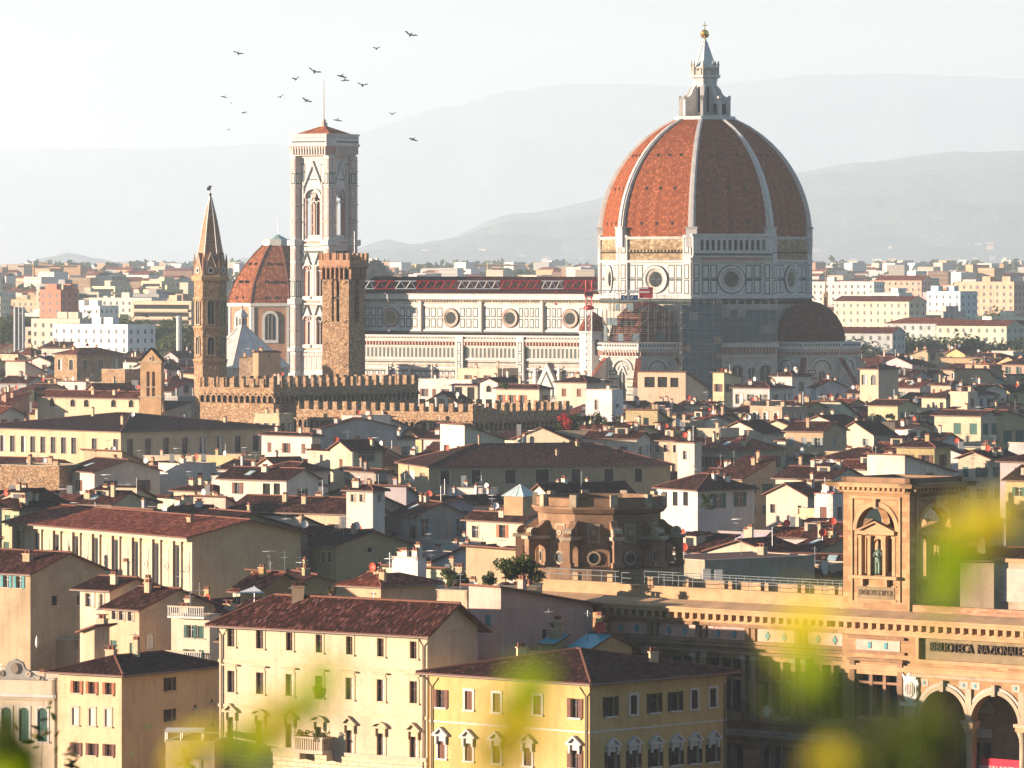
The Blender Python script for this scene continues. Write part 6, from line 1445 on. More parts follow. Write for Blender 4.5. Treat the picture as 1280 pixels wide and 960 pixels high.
H9 = [
 # L, C, R, ye, z, a, roof, colour, extra, label
 (300, 330, 376, 733, 20, -38, 'gl', OCH, dict(sl=.4, vis=25, rm='tiles_red', lwin=(2, 1), rwin=(0, 0)), 'ochre house with a white awning just behind the cream palace'),
 (378, 380, 411, 726, 19.5, -70, 'gl', OLV, dict(vis=25, rwin=(2, 1)), 'small olive house squeezed behind the palace roof'),
 (425, 476, 545, 733, 20.5, -38, 'hip', (.66, .46, .28), dict(vis=40, sl=.3, rm='tiles_red', lwin=(0, 0), rwp=[(530, 758, 768, 5, 'cT-')]), 'peach house with a hipped red roof and one blue shutter behind the palace'),
 (490, 522, 531, 701, 22, -38, 'fl', (.8, .76, .68), dict(vis=20, par=.3, lwin=(0, 0), rwin=(0, 0), chim=2), 'bright white roof box with chimneys above the peach house'),
 (546, 584, 592, 750, 20, -30, 'fl', (.7, .55, .36), dict(vis=40, par=.9, lwin=(1, 1), rwin=(0, 0)), 'cream terrace block carrying large terracotta pots'),
 (586, 626, 741, 738, 19, -50, 'sr', PNK, dict(vis=60, D=466, sl=.17, lwp=[(610, 768, 782, 7, 'cT-')], rwp=[(681, 786, 800, 6, 'v--'), (726, 748, 760, 5, 'v--')]), 'pink gabled wall with a plant terrace above, left of the library cornice'),
 (676, 693, 708, 806, 19.5, -42, 'sb', OLV, dict(vis=14, D=464, rm='skylight', sl=.4, chim=0, lwin=(0, 0), rwin=(0, 0), ov=.2), 'small roof lantern with turquoise glazing'),
 (712, 738, 790, 812, 19.8, -42, 'gl', (.58, .47, .22), dict(vis=12, D=463, rm='skylight', sl=.38, chim=0, lwin=(0, 0), rwin=(0, 0), ov=.2), 'long roof with turquoise glazing behind the yellow corner house'),
 (238, 239, 384, 668, 22, -60, 'gl', (.42, .34, .2), dict(vis=55, sl=.3, rwin=(0, 0), lwin=(0, 0)), 'plain tan gable wall with aerials beside the frescoed loggia palace'),
 (388, 420, 511, 682, 20.5, -55, 'gl', (.42, .36, .2), dict(vis=35, sl=.28, rwp=[(462, 685, 690, 5, 'v--')], lwp=[(404, 690, 703, 4, 'nDf'), (412, 690, 703, 4, 'nDf')]), 'olive gabled house with one small square opening and clustered chimneys'),
 (287, 432, 438, 642, 20, -35, 'gl', (.62, .5, .32), dict(vis=14, lwin=(6, 1), sl=.4), 'long cream house with dark red tiles left of the white stair tower'),
 (433, 466, 481, 613, 25.5, -35, 'hip', (.74, .68, .58), dict(vis=45, sl=.3, lwp=[(441, 618, 627, 5, 'nYf'), (452, 618, 627, 5, 'nYf')], rwp=[(474, 619, 627, 3, 'nYf')], ov=.5, chim=0), 'white stair tower with a double window and pyramid tiled cap'),
 (275, 358, 398, 600, 21, -38, 'gl', (.72, .66, .54), dict(vis=30, sl=.4, lwp=[(297, 603, 617, 7, 'oB-'), (333, 604, 618, 9, 'v--'), (346, 604, 618, 8, 'v--')], rwin=(1, 1)), 'white house with a large brown-shuttered window and covered terrace'),
 (413, 440, 478, 563, 24, -62, 'gr', LEM, dict(vis=25, sl=.35, rwp=[(458, 564, 577, 20, 'nYf')], lwin=(1, 1)), 'pale house with one very wide window and peeling plaster'),
 (430, 470, 484, 590, 21, -60, 'gl', GRY, dict(vis=14, sl=.3, wm='plaster_worn'), 'grey weathered block below the wide-windowed house'),
 (327, 390, 401, 545, 22, -48, 'hip', (.66, .62, .52), dict(vis=28, sl=.3, lwin=(3, 1), rwin=(1, 1)), 'white house with two small windows left of the blue-grey wall'),
 (396, 402, 496, 536, 23, -50, 'gl', (.42, .44, .43), dict(vis=26, sl=.2, wm='plaster_worn', rwp=[(447, 544, 551, 6, 'nYf')]), 'blue-grey weathered wall in front of the lower battlements'),
 (427, 452, 459, 520, 24.5, -38, 'fl', WHT, dict(vis=10, chim=0), 'small white roof box against the lower battlements'),
 (-40, 151, 352, 540, 21.5, -45, 'hip', (.66, .52, .32), dict(vis=34, sl=.13, ww=1.5, wh=3.2, fh=9, first=1.4, ws='nDf', lwin=(15, 1), rwin=(9, 1), chim=2), 'very long cream palace, left half sunlit, right half shaded'),
 (47, 174, 200, 498, 25, -38, 'gl', (.66, .54, .36), dict(vis=28, sl=.36, rm='tiles_red', ww=2.2, wh=3, fh=9, first=.6, ws='v-fA', lwp=row((65, 91, 108, 142, 164), 499, 508, 6, 'vDfA', 1), chim=0), 'church nave with five arched recesses under a red roof'),
 (44, 205, 210, 514, 22, -38, 'sb', (.58, .54, .42), dict(vis=16, sl=.2, wm='plaster_worn', lwin=(0, 0), wr=5, chim=0), 'stained pale aisle wall running below the church nave'),
 (206, 222, 280, 496, 23.5, -60, 'fl', (.3, .31, .3), dict(vis=32, wm='plaster_worn', rwin=(0, 0)), 'grey crumbling terrace wall right of the bell gable'),
 (68, 96, 154, 443, 28.5, -48, 'hip', TAN, dict(vis=34, wm='rubble', sl=.3, rm='tiles_red', ws='nDfA', ww=1.8, wh=3, lwin=(2, 1), rwin=(3, 1)), 'square rubble stone palace with arched windows and red hipped roof'),
 (127, 156, 178, 462, 26, -40, 'fl', TAN, dict(vis=18, wm='rubble', lwin=(0, 0), rwin=(0, 0), chim=0), 'bare stone block right of the rubble palace'),
 (299, 321, 341, 448, 29, -38, 'sl', TAN, dict(vis=24, wm='rubble_dark', sl=.12, lwin=(0, 0), rwin=(0, 0), chim=0), 'squat dark stone tower before the white pyramid roof'),
 (316, 323, 327, 441, 31, -38, 'hip', (.5, .36, .2), dict(vis=8, sl=.3, lwin=(1, 1), rwin=(1, 1), ww=.7, wh=1, first=.3, chim=0, ov=.2), 'tiny roof cabin on top of the squat stone tower'),
 (523, 590, 601, 479, 26, -38, 'fl', WHT, dict(vis=22, par=.8, lwin=(5, 1)), 'long white terrace block right of the taller battlements'),
 (572, 622, 648, 462, 27.5, -38, 'fl', (.68, .56, .4), dict(vis=12, par=.2, lwin=(2, 1)), 'cream top-floor block in front of the cathedral nave'),
 (600, 622, 628, 478, 26.8, -38, 'gr', WHT, dict(vis=26, sl=.35, lwp=[(611, 482, 490, 6, 'vOfA')]), 'white gabled house with one arched window left of the hipped roof'),
 (565, 597, 600, 482, 25.5, -38, 'sb', (.6, .52, .4), dict(vis=18, sl=.15, ws='v--', ww=2.2, wh=3, first=.4, lwin=(4, 1)), 'open loggia under a tiled canopy left of the white gable'),
 (620, 674, 688, 486, 26, -38, 'hip', (.66, .58, .42), dict(vis=26, sl=.35, ws='oO-', lwin=(4, 1), rwin=(1, 1)), 'cream house with orange shutters under a dark hipped roof'),
 (535, 572, 590, 503, 24, -60, 'gr', WHT, dict(vis=10, sl=.3, lwin=(2, 1)), 'white gabled front just above the lower battlements'),
 (695, 733, 741, 478, 27, -38, 'hip', (.62, .57, .45), dict(vis=34, sl=.3, rm='tiles', ws='cBf', lwin=(2, 1)), 'pale square house with a pyramid roof under the crane mast'),
 (732, 765, 779, 489, 26.5, -30, 'fl', (.82, .8, .76), dict(vis=36, par=.3, lwp=[(745, 500, 512, 3, 'nYfA')], rwp=[(772, 505, 509, 3, 'v--')], chim=0), 'bright white cube with one narrow arched window'),
 (797, 857, 885, 468, 27.5, -24, 'sr', (.72, .56, .38), dict(vis=34, sl=.28, lwp=[(812, 471, 484, 13, 'v--'), (828, 471, 484, 12, 'v--'), (843, 472, 484, 10, 'v--')], rwin=(0, 0), ov=.7), 'cream rooftop loggia house with a sloping peach side wall'),
 (891, 905, 927, 467, 28.5, -38, 'sr', (.62, .56, .34), dict(vis=28, sl=.15, lwin=(1, 1), rwin=(2, 1), chim=2), 'narrow yellow house with a tall chimney in front of the shaded choir'),
 (916, 962, 968, 485, 26, -38, 'hip', (.5, .52, .5), dict(vis=20, sl=.25, lwin=(3, 1), ww=2, wh=2.2, ws='nYf'), 'grey house with tall glazing and a flat dark hipped roof'),
 (965, 990, 1014, 470, 28, -40, 'hip', WHT, dict(vis=28, sl=.3, ws='nYf', ww=1.8, wh=2, lwin=(1, 1), rwin=(1, 1)), 'white house with square gridded windows below the small side dome'),
 (1013, 1020, 1056, 484, 26, -50, 'gl', (.5, .52, .52), dict(vis=15, sl=.35), 'blue-white gabled house right of the gridded windows'),
 (1075, 1098, 1123, 461, 29, -42, 'hip', (.66, .52, .36), dict(vis=36, sl=.3, ws='nBfA', ww=1.6, wh=2.4, lwin=(2, 1), rwin=(0, 0), chim=0), 'square belfry house with twin arched openings and tiled cap'),
 (498, 536, 838, 583, 20, -75, 'hip', (.5, .4, .24), dict(vis=32, sl=.3, lwp=[(515, 589, 602, 8, 'cCf')], rwp=[(p, 588 - k * .4, 605 - k * .4, wd, 'c' + c + 'f') for k, (p, wd, c) in enumerate(((556, 11, 'D'), (595, 11, 'D'), (638, 13, 'D'), (678, 16, 'D'), (720, 11, 'D'), (761, 11, 'D'), (798, 9, 'D')))], chim=3), 'long tan palace with seven dark shuttered windows and a sunlit end wall'),
 (518, 521, 583, 644, 19.5, -72, 'gl', (.5, .45, .36), dict(vis=40, sl=.45, wm='plaster_worn', rwp=[(531, 648, 670, 9, 'oY-'), (575, 648, 670, 9, 'oY-')]), 'peeling house with pale blue-grey shutters left of the glass pyramid'),
 (583, 655, 679, 652, 20, -50, 'gl', (.68, .56, .42), dict(vis=40, sl=.5, ws='oY-', lwp=[(594, 657, 672, 8, 'nCf'), (628, 656, 672, 7, 'oO-')], rwin=(1, 1)), 'cream house with a glass pyramid skylight on its tiled roof'),
 (660, 691, 696, 622, 20, -60, 'gr', (.8, .74, .62), dict(vis=12, sl=.5, lwin=(1, 1), ww=.8, wh=1, wr=14), 'small white gable peeping over the round stone rotunda'),
 (821, 872, 943, 612, 20, -62, 'hip', (.62, .62, .58), dict(vis=60, sl=.4, near=False, ws='v--', lwp=[(831, 615, 632, 6, 'v--'), (844, 615, 632, 6, 'v--'), (857, 615, 632, 6, 'v--')], rwp=[(899, 617, 635, 8, 'oG-'), (925, 615, 633, 8, 'oG-')]), 'white house with dark green shutters and a shaded corner loggia'),
 (847, 868, 877, 553, 24, -45, 'sb', (.74, .68, .56), dict(vis=30, sl=.2, ws='nYf', lwin=(1, 1), ww=1.4, wh=1.4, chim=1), 'white roof cabin on a balustraded terrace right of the rotunda'),
 (875, 940, 979, 562, 21, -42, 'hip', (.5, .44, .28), dict(vis=22, sl=.38, rm='tiles_red'), 'broad red hipped roof over a tan house, level with the white cabin'),
 (1085, 1122, 1146, 507, 24.5, -42, 'gl', (.6, .54, .32), dict(vis=18, sl=.3, ws='cG-', lwin=(0, 0), rwin=(2, 1)), 'lemon house with dark green shutters below the tiled belfry'),
 (1168, 1226, 1248, 520, 24, -40, 'gl', (.62, .56, .38), dict(vis=20, sl=.28, ws='cG-', ww=1.8, wh=2.2, lwin=(3, 1)), 'cream house with tall green shutters and a white roof cabin'),
 (1188, 1210, 1222, 490, 26, -40, 'fl', (.7, .6, .42), dict(vis=16, chim=0, lwin=(0, 0), rwin=(1, 1)), 'square cream roof cabin above the green shuttered house'),
 (1216, 1218, 1300, 529, 22.5, -70, 'gl', (.55, .46, .24), dict(vis=30, sl=.33, ws='cG-', ww=1.8, wh=2.6, rwin=(6, 2)), 'yellow palace with a long row of green shutters at the far right'),
 (1084, 1131, 1192, 572, 24, -40, 'sr', (.78, .7, .56), dict(vis=28, sl=.22, lwin=(0, 0), rwp=[(1162, 592, 598, 9, 'nYf')], wm='plaster_worn', chim=0), 'bright windowless white wall with a grey gable behind the library tower'),
 (1018, 1041, 1058, 621, 20.5, -40, 'fl', (.72, .68, .62), dict(vis=34, par=.4, rc='red', ws='oB-', lwin=(1, 1), rwin=(1, 1)), 'white house with a red coping left of the library tower'),
 (879, 881, 1004, 701, 22.5, -50, 'fl', (.42, .38, .27), dict(vis=24, lwin=(0, 0), rwin=(0, 0), chim=0, wr=16), 'bare grey-green wall just behind the library roof terrace'),
 (944, 1100, 1110, 706, 19, -20, 'gl', GRY, dict(vis=6, sl=.55, maxd=30, lwin=(0, 0)), 'big dark roof with white dormers left of the library tower'),
 (1190, 1330, 1340, 700, 20, -20, 'gl', (.5, .4, .25), dict(vis=6, sl=.6, lwin=(0, 0)), 'large brown roof sloping behind the library, right of its tower'),
 (0, 74, 80, 585, 20.5, -30, 'fl', TAN, dict(vis=32, wm='rubble', lwin=(0, 0), rwin=(0, 0), par=.3), 'big rubble stone wall at the left edge below the long palace'),
 (80, 118, 200, 590, 20, -60, 'gl', (.66, .6, .5), dict(vis=24, sl=.3, lwin=(1, 1), rwin=(2, 1)), 'pale pink house with a white gable right of the rubble wall'),
 (198, 224, 270, 580, 20.8, -50, 'fl', (.66, .62, .54), dict(vis=20, lwin=(0, 0), rwin=(0, 0)), 'blank white wall below the shaded half of the long palace'),
]
for (L, C, Rr, ye, z, a, rf, wc, ex, lb) in H9:
    ex = dict(ex)
    if 'vis' not in ex: ex['vis'] = 25
    ex.setdefault('ws', 'oB-'); ex.setdefault('ww', 1.2); ex.setdefault('wh', 1.8)
    house(L, C, Rr, ye, z, a=a, roof=rf, wc=wc, label=lb, **ex)

# the frescoed loggia palace
lg = house(15, 238, 246, 670, 22, a=-58, roof='gl', sl=.22, near=True, wc=(.62, .48, .28), vis=80, maxd=16, wr=15, ov=1.1, name='palazzo', cat='palazzo', kids=False,
    lwp=[], rwp=[], label='loggia palace with painted panels between tall dark openings', rm='tiles_red')
fl, wl, H = lg['FL'], lg['wl'], lg['H']; zb0 = H - 7.4
b = MB()
for k in range(9):
    c = wl * (k + .5) / 9
    b.fb(fl, c - 1.1, c + .3, zb0, H - 1.2, 0, .03, 'darkwood'); b.fb(fl, c - .6, c + .2, zb0, H - 1.4, .03, .07, 'glass')
    b.fb(fl, c + .9, c + 3.0, zb0 + .1, H - 1.0, 0, .08, 'fresco'); b.fb(fl, c + 1.3, c + 2.6, zb0 + 1.4, H - 1.8, .08, .14, 'trim_cream'); b.ring(fl, c + 1.95, zb0 + 3.6, .25, .6, .14, .2, 'trim_grey', 10)
    for s in (-1.6, .4, 3.15): b.fb(fl, c + s, c + s + .35, zb0, H - .7, 0, .3, 'trim_cream')
b.fb(fl, 0, wl, H - .7, H - .3, 0, .5, 'trim_cream'); b.fb(fl, 0, wl, zb0 - .5, zb0, 0, .4, 'trim_cream'); b.fb(fl, 0, wl, zb0 - 2.8, zb0 - 2.4, 0, .6, 'trim_cream')
for k in range(18): b.fb(fl, wl * k / 18 + .4, wl * k / 18 + .9, zb0 - 2.4, zb0 - .5, 0, .2, 'trim_grey')
b.build('loggia', lg['root'])

# bell gable in front of the church
Dg = 1180; X_, Y_ = W(189, 331, Dg)[:2]; zg = lambda py: CZ - (py - HY) * Dg / F; kx = Dg / F
bgb = tag(empty('bell_gable', (X_, Y_, 0)), 'sunlit stone bell gable with two tall arched openings beside the church roof', 'bell gable')
b = MB(); fr = Fr(-12 * kx * 1.1, -1.0, -22); w_ = 25 * kx * 1.15; c = w_ / 2
hs = holes_wall(b, fr, 0, w_, 0, zg(452), [(c - 1.0, c - .25, zg(495), zg(464), True), (c + .25, c + 1.0, zg(495), zg(464), True)], 'sandstone', 1.2)
holes_wall(b, Fr(fr.o[0] - fr.N[0] * 1.4, fr.o[1] - fr.N[1] * 1.4, -22), 0, w_, 0, zg(452), [(h[0], h[1], h[2], h[3], True) for h in hs], 'sandstone', .01)
for u in (0, w_): b.face([fr.p(u, 0, 0), fr.p(u, -1.4, 0), fr.p(u, -1.4, zg(452)), fr.p(u, 0, zg(452))], 'sandstone')
b.ext(fr, [(-.3, zg(452)), (w_ + .3, zg(452)), (c, zg(436))], -1.4, 0, 'sandstone'); b.ring(fr, c, zg(448), .25, .55, 0, .15, 'serena', 10); b.disc(fr, c, zg(448), .3, .06, 'void', 8)
b.fb(fr, -.3, w_ + .3, zg(453.5), zg(451.5), -1.4, .3, 'serena'); b.fb(fr, -.2, w_ + .2, zg(497), zg(495), -1.4, .3, 'serena'); b.fb(fr, -.2, w_ + .2, zg(484), zg(483), 0, .1, 'serena')
for s in (-1, 1): b.ext(fr, [(c + s * 1.5, zg(515)), (c + s * 2.9, zg(515)), (c + s * 2.3, zg(490)), (c + s * 1.5, zg(480))][::s], -1.0, -.1, 'sandstone')
b.build('wall', bgb); b = MB()
for s in (-1, 1): b.face([fr.p(c, .3, zg(434.5)), fr.p(c + s * (c + .6), .3, zg(452.5)), fr.p(c + s * (c + .6), -1.7, zg(452.5)), fr.p(c, -1.7, zg(434.5))], 'tiles')
b.build('roof', bgb)
for s in (-.62, .62):
    x, y, z = fr.p(c + s, -.7, 0); q9 = MB(); q9.lathe([(.28, zg(484)), (.2, zg(481)), (.12, zg(478)), (.02, zg(477.5))], 8, 'bronze', x, y); q9.build('bell', bgb)

# glass pyramid skylight, garden canopy
Dp = 720; x, y, _ = W(650, 331, Dp); zp = lambda py: CZ - (py - HY) * Dp / F
g = tag(empty('skylight', (x, y, zp(634))), 'glass pyramid skylight on a tan box rising from a red roof', 'skylight')
b = MB(); b.lathe([(2.1, -1), (2.1, zp(620) - zp(634))], 4, 'sandstone', ph=10); b.build('base', g)
b = MB(); h0 = zp(620) - zp(634); h1 = zp(606) - zp(634); b.lathe([(2.4, h0), (.05, h1)], 4, 'lead', ph=10)
for k in range(4):
    th = R(10 + 90 * k); t2_ = R(100 + 90 * k); p0 = Vector((2.42 * math.cos(th), 2.42 * math.sin(th), h0)); p1 = Vector((2.42 * math.cos(t2_), 2.42 * math.sin(t2_), h0)); b.tube([p0, (0, 0, h1 + .03)], .07, 'white', 4)
    for j in (1, 2): b.tube([p0.lerp(p1, j / 3), (0, 0, h1 + .03)], .05, 'white', 3)
b.build('glazing', g)
Dn = 470; x, y, _ = W(231, 331, Dn); zn = lambda py: CZ - (py - HY) * Dn / F
g = tag(empty('garden_canopy', (x, y, zn(926))), 'white flat garden canopy on thin posts beside the salmon wall', 'canopy')
b = MB(); k_ = Dn / F
b.box(-24 * k_, 24 * k_, -1.3, 1.3, zn(914) - zn(926), zn(911) - zn(926), 'white'); b.build('canopy_top', g)
for sx_ in (-23, -4, 23):
    for sy in (-1.2, 1.2): q9 = MB(); q9.tube([(sx_ * k_, sy, 0), (sx_ * k_, sy, zn(914) - zn(926))], .04, 'metal', 4); q9.build('post', g)
gw = house(207, 268, 274, 928, 11.5, D=468, a=-10, roof='fl', wc=(.62, .5, .3), vis=200, lwp=[(240, 948, 975, 18, 'cCfA')], rwp=[], chim=0, kids=False, label='low yellow garden building with an arched top under the canopy', bands=[(1.2, .2, .06, 'trim_grey')])

# ---------------------------------------------------------------- the rest of the old town: fills the gaps, kept below what stands behind it
rnd = random.Random(11)
PAL = [((.62, .52, .36), 'cream'), ((.7, .66, .58), 'white'), ((.55, .43, .24), 'ochre'), ((.56, .38, .26), 'peach'), ((.44, .36, .24), 'tan'), ((.46, .47, .45), 'pale grey'), ((.56, .5, .32), 'pale yellow'), ((.7, .66, .58), 'white'), ((.66, .57, .42), 'cream')]
RT = {'gl': 'gabled', 'gr': 'gabled', 'hip': 'hip-roofed', 'sb': 'lean-to roofed', 'sr': 'slope-roofed', 'fl': 'flat-roofed', 'sl': 'slope-roofed', 'sp': 'slope-roofed'}
FILL = []
HOUSES += [(240, 285, 232, 1220, 250), (456, 760, 350, 1440, 118), (748, 1068, 300, 1420, 178), (175, 205, 436, 1000, 75), (455, 500, 330, 1400, 135)]
def try_fill(x, y, a, wl, wr, z, roof, zb=0, minz=9.5):
    U = (-math.cos(R(a)), -math.sin(R(a))); V = (-math.sin(R(a)), math.cos(R(a)))
    px = [640 + F * (x + p * U[0] + r * V[0]) / (y + p * U[1] + r * V[1]) for p in (0, wl) for r in (0, wr)]
    p0, p1 = min(px), max(px)
    if p1 < -15 or p0 > 1295: return None
    if clash(x, y, U, V, wl, wr): return None
    rise = 1.8 if roof != 'fl' else .3
    for (h0, h1, ht, hd, vis) in HOUSES:
        if hd > y + 4 and h0 < p1 and h1 > p0 and vis:
            zmax = CZ - (ht + vis - HY) / F * y - rise
            z = min(z, zmax)
    if z < zb + minz - 4: return None
    return z, px
n_try = 0
y = 470.0
while y < 1880:
    half = y * 640 / F + 12
    x = -half + rnd.uniform(0, 8)
    while x < half:
        wl, wr = rnd.uniform(5, 12), rnd.uniform(4.5, 9.5)
        a = rnd.choice((-38, -38, -42, -52, -34, -62, -28)) + rnd.uniform(-3, 3)
        roof = rnd.choice(('gl', 'gl', 'gl', 'gr', 'gr', 'hip', 'hip', 'sb', 'fl', 'sr'))
        z = rnd.gauss(19, 3.2) + (1.5 if y > 900 else 0); z = max(13, min(26, z))
        if y > 1300 and ((x / y * F + 640 > 440 and x / y * F + 640 < 1075 and y < 1560) or (360 < x / y * F + 640 < 460) or abs(x / y * F - 0 + 640 - 325) < 90 and y > 1500): x += 8; continue
        if y > 1500: wl *= 1.5
        r_ = try_fill(x, y, a, wl, wr, z, roof)
        if r_:
            z = r_[0]; FILL.append((x, y, a, wl, wr, z, roof, rnd.random()))
            U = (-math.cos(R(a)), -math.sin(R(a))); V = (-math.sin(R(a)), math.cos(R(a))); footprint(x, y, U, V, wl, wr, -.3)
        x += wl * .7 + rnd.uniform(.5, 3)
    y += rnd.uniform(5, 7.5)
# which of them can be seen: march a height profile from near to far
COLS = 320
prof_ = [0.0 + 2000] * COLS              # lowest covered row per column, smaller = higher
def cover(p0, p1, top):
    vis_ = 0; tot = 0
    for c in range(max(0, int(p0 / 4)), min(COLS - 1, int(p1 / 4)) + 1):
        tot += 1
        if top < prof_[c] - .8: vis_ += min(prof_[c] - top, 30); prof_[c] = min(prof_[c], top)
    return vis_
ev = [(d, 'h', h0, h1, ht) for (h0, h1, ht, d, v) in HOUSES] + [(f[1], 'f', i) for i, f in enumerate(FILL)]
ev.sort(key=lambda e: e[0]); keep = []
for e in ev:
    if e[1] == 'h': cover(e[2], e[3], e[4])
    else:
        x, y, a, wl, wr, z, roof, rr = FILL[e[2]]
        U = (-math.cos(R(a)), -math.sin(R(a))); V = (-math.sin(R(a)), math.cos(R(a)))
        px = [640 + F * (x + p * U[0] + r * V[0]) / (y + p * U[1] + r * V[1]) for p in (0, wl) for r in (0, wr)]
        v = cover(min(px), max(px), HY + (CZ - z - 1.2) / y * F)
        if v > 2: keep.append((v, e[2], (min(px) + max(px)) / 2))
keep.sort(reverse=True); rest_ = keep[222:]; keep = keep[:222]
print('fill', len(FILL), 'kept', len(keep))
for v, i, pxm in keep:
    x, y, a, wl, wr, z, roof, rr = FILL[i]; rn = random.Random(i)
    wc, cn_ = rn.choice(PAL); wc = tuple(c * rn.uniform(.88, 1.08) for c in wc)
    ws = rn.choice(('oG-', 'oB-', 'oY-', 'nYf', 'nDf', 'cB-', 'cG-', 'oD-'))
    h = house_w(x, y, 0, z, wl, wr, a=a, roof=roof, sl=rn.uniform(.28, .42), wc=wc, ws=ws, lwin=(rn.choice((2, 2, 3, 4)), 2), rwin=(rn.choice((1, 2, 2, 3)), 2),
        ww=rn.choice((.9, 1.1, 1.3)), wh=rn.choice((1.3, 1.6, 1.9)), first=rn.uniform(.7, 1.5), wm=rn.choice(('plaster', 'plaster', 'plaster_worn')), rm=rn.choice(('tiles', 'tiles', 'tiles_red')), chim=rn.choice((0, 1, 1, 2)), seed=i, par=rn.choice((0, .8)))
    py = HY + (CZ - z) / y * F
    if roof in ('gl', 'hip', 'sb', 'sr') and rn.random() < .3 and wl > 6:
        dn = MB(); c9 = h['q'](wl * rn.uniform(.3, .7), wr * .3, h['H']); dn.fb(Fr(c9[0], c9[1], a), -1.2, 1.2, h['H'] - .2, h['H'] + 1.9, -1.5, 0, 'trim_cream'); dn.fb(Fr(c9[0], c9[1], a), -.7, .7, h['H'] + .6, h['H'] + 1.6, 0, .04, 'glass'); slab(dn, [Fr(c9[0], c9[1], a).p(u9, n9, h['H'] + 2.0 - n9 * .15) for u9, n9 in ((-1.5, .4), (1.5, .4), (1.5, -2.2), (-1.5, -2.2))], 'tiles', .12); dn.build('dormer', h['roof'])
    h['info'] = (pxm, py, y, cn_, RT[roof], ws); LAB.append(h); tag(h['root'], None, 'house', 'tiled houses of the old town')

acc2 = MB()
CM = {'cream': 'trim_cream', 'white': 'trim_white', 'ochre': 'sandstone', 'peach': 'clay_light', 'tan': 'serena', 'pale grey': 'trim_grey', 'pale yellow': 'trim_cream'}
for v, i, pxm in rest_:
    x, y, a, wl, wr, z, roof, rr = FILL[i]; rn = random.Random(i); m_ = CM[rn.choice(PAL)[1]]
    U = (-math.cos(R(a)), -math.sin(R(a))); V = (-math.sin(R(a)), math.cos(R(a)))
    q = lambda p, r, h: (x + p * U[0] + r * V[0], y + p * U[1] + r * V[1], h + z)
    polys, rid, side = roofgeo(roof, wl, wr, .5, .33)
    fs = {'L': Fr(x + wl * U[0], y + wl * U[1], a), 'R': Fr(x, y, a + 90), 'K': Fr(x + wr * V[0], y + wr * V[1], a + 180), 'B': Fr(x + wl * U[0] + wr * V[0], y + wl * U[1] + wr * V[1], a + 270)}
    for k9, w9 in (('L', wl), ('R', wr), ('K', wl), ('B', wr)): acc2.quad(fs[k9], 0, w9, 0, z, 0, m_)
    for k9, pr in side.items():
        w9 = wl if k9 in 'LK' else wr; acc2.face([fs[k9].p((u if k9 in 'RK' else w9 - u), 0, z + h) for u, h in pr], m_)
    for k9, w9, n9 in (('L', wl, 3), ('R', wr, 2)):
        for j in range(n9):
            u = w9 * (j + .5) / n9; acc2.quad(fs[k9], u - .5, u + .5, z - 2.7, z - 1.1, .04, 'glass'); acc2.fb(fs[k9], u - 1.0, u - .53, z - 2.7, z - 1.1, 0, .06, rn.choice(('green', 'brown', 'grey')))
    for pl in polys:
        t = [q(*p) for p in pl]; t = [(a9, b9, c9 + .15) for a9, b9, c9 in t]; acc2.face(t, rn.choice(('tiles', 'tiles_red')))
        acc2.face([(a9, b9, c9 - .2) for a9, b9, c9 in t][::-1], 'eave_wood')
    if roof == 'fl': acc2.face([q(0, 0, .05), q(wl, 0, .05), q(wl, wr, .05), q(0, wr, .05)], 'roof_grey')
    c9 = q(wl * rn.random(), wr * rn.random(), 0); acc2.box(c9[0] - .4, c9[0] + .4, c9[1] - .3, c9[1] + .3, z, z + 2.6, 'trim_white')
if acc2.f: tag(acc2.build('rooftops'), 'close-packed small tiled houses filling the old town between the larger ones', 'houses', kind='stuff')
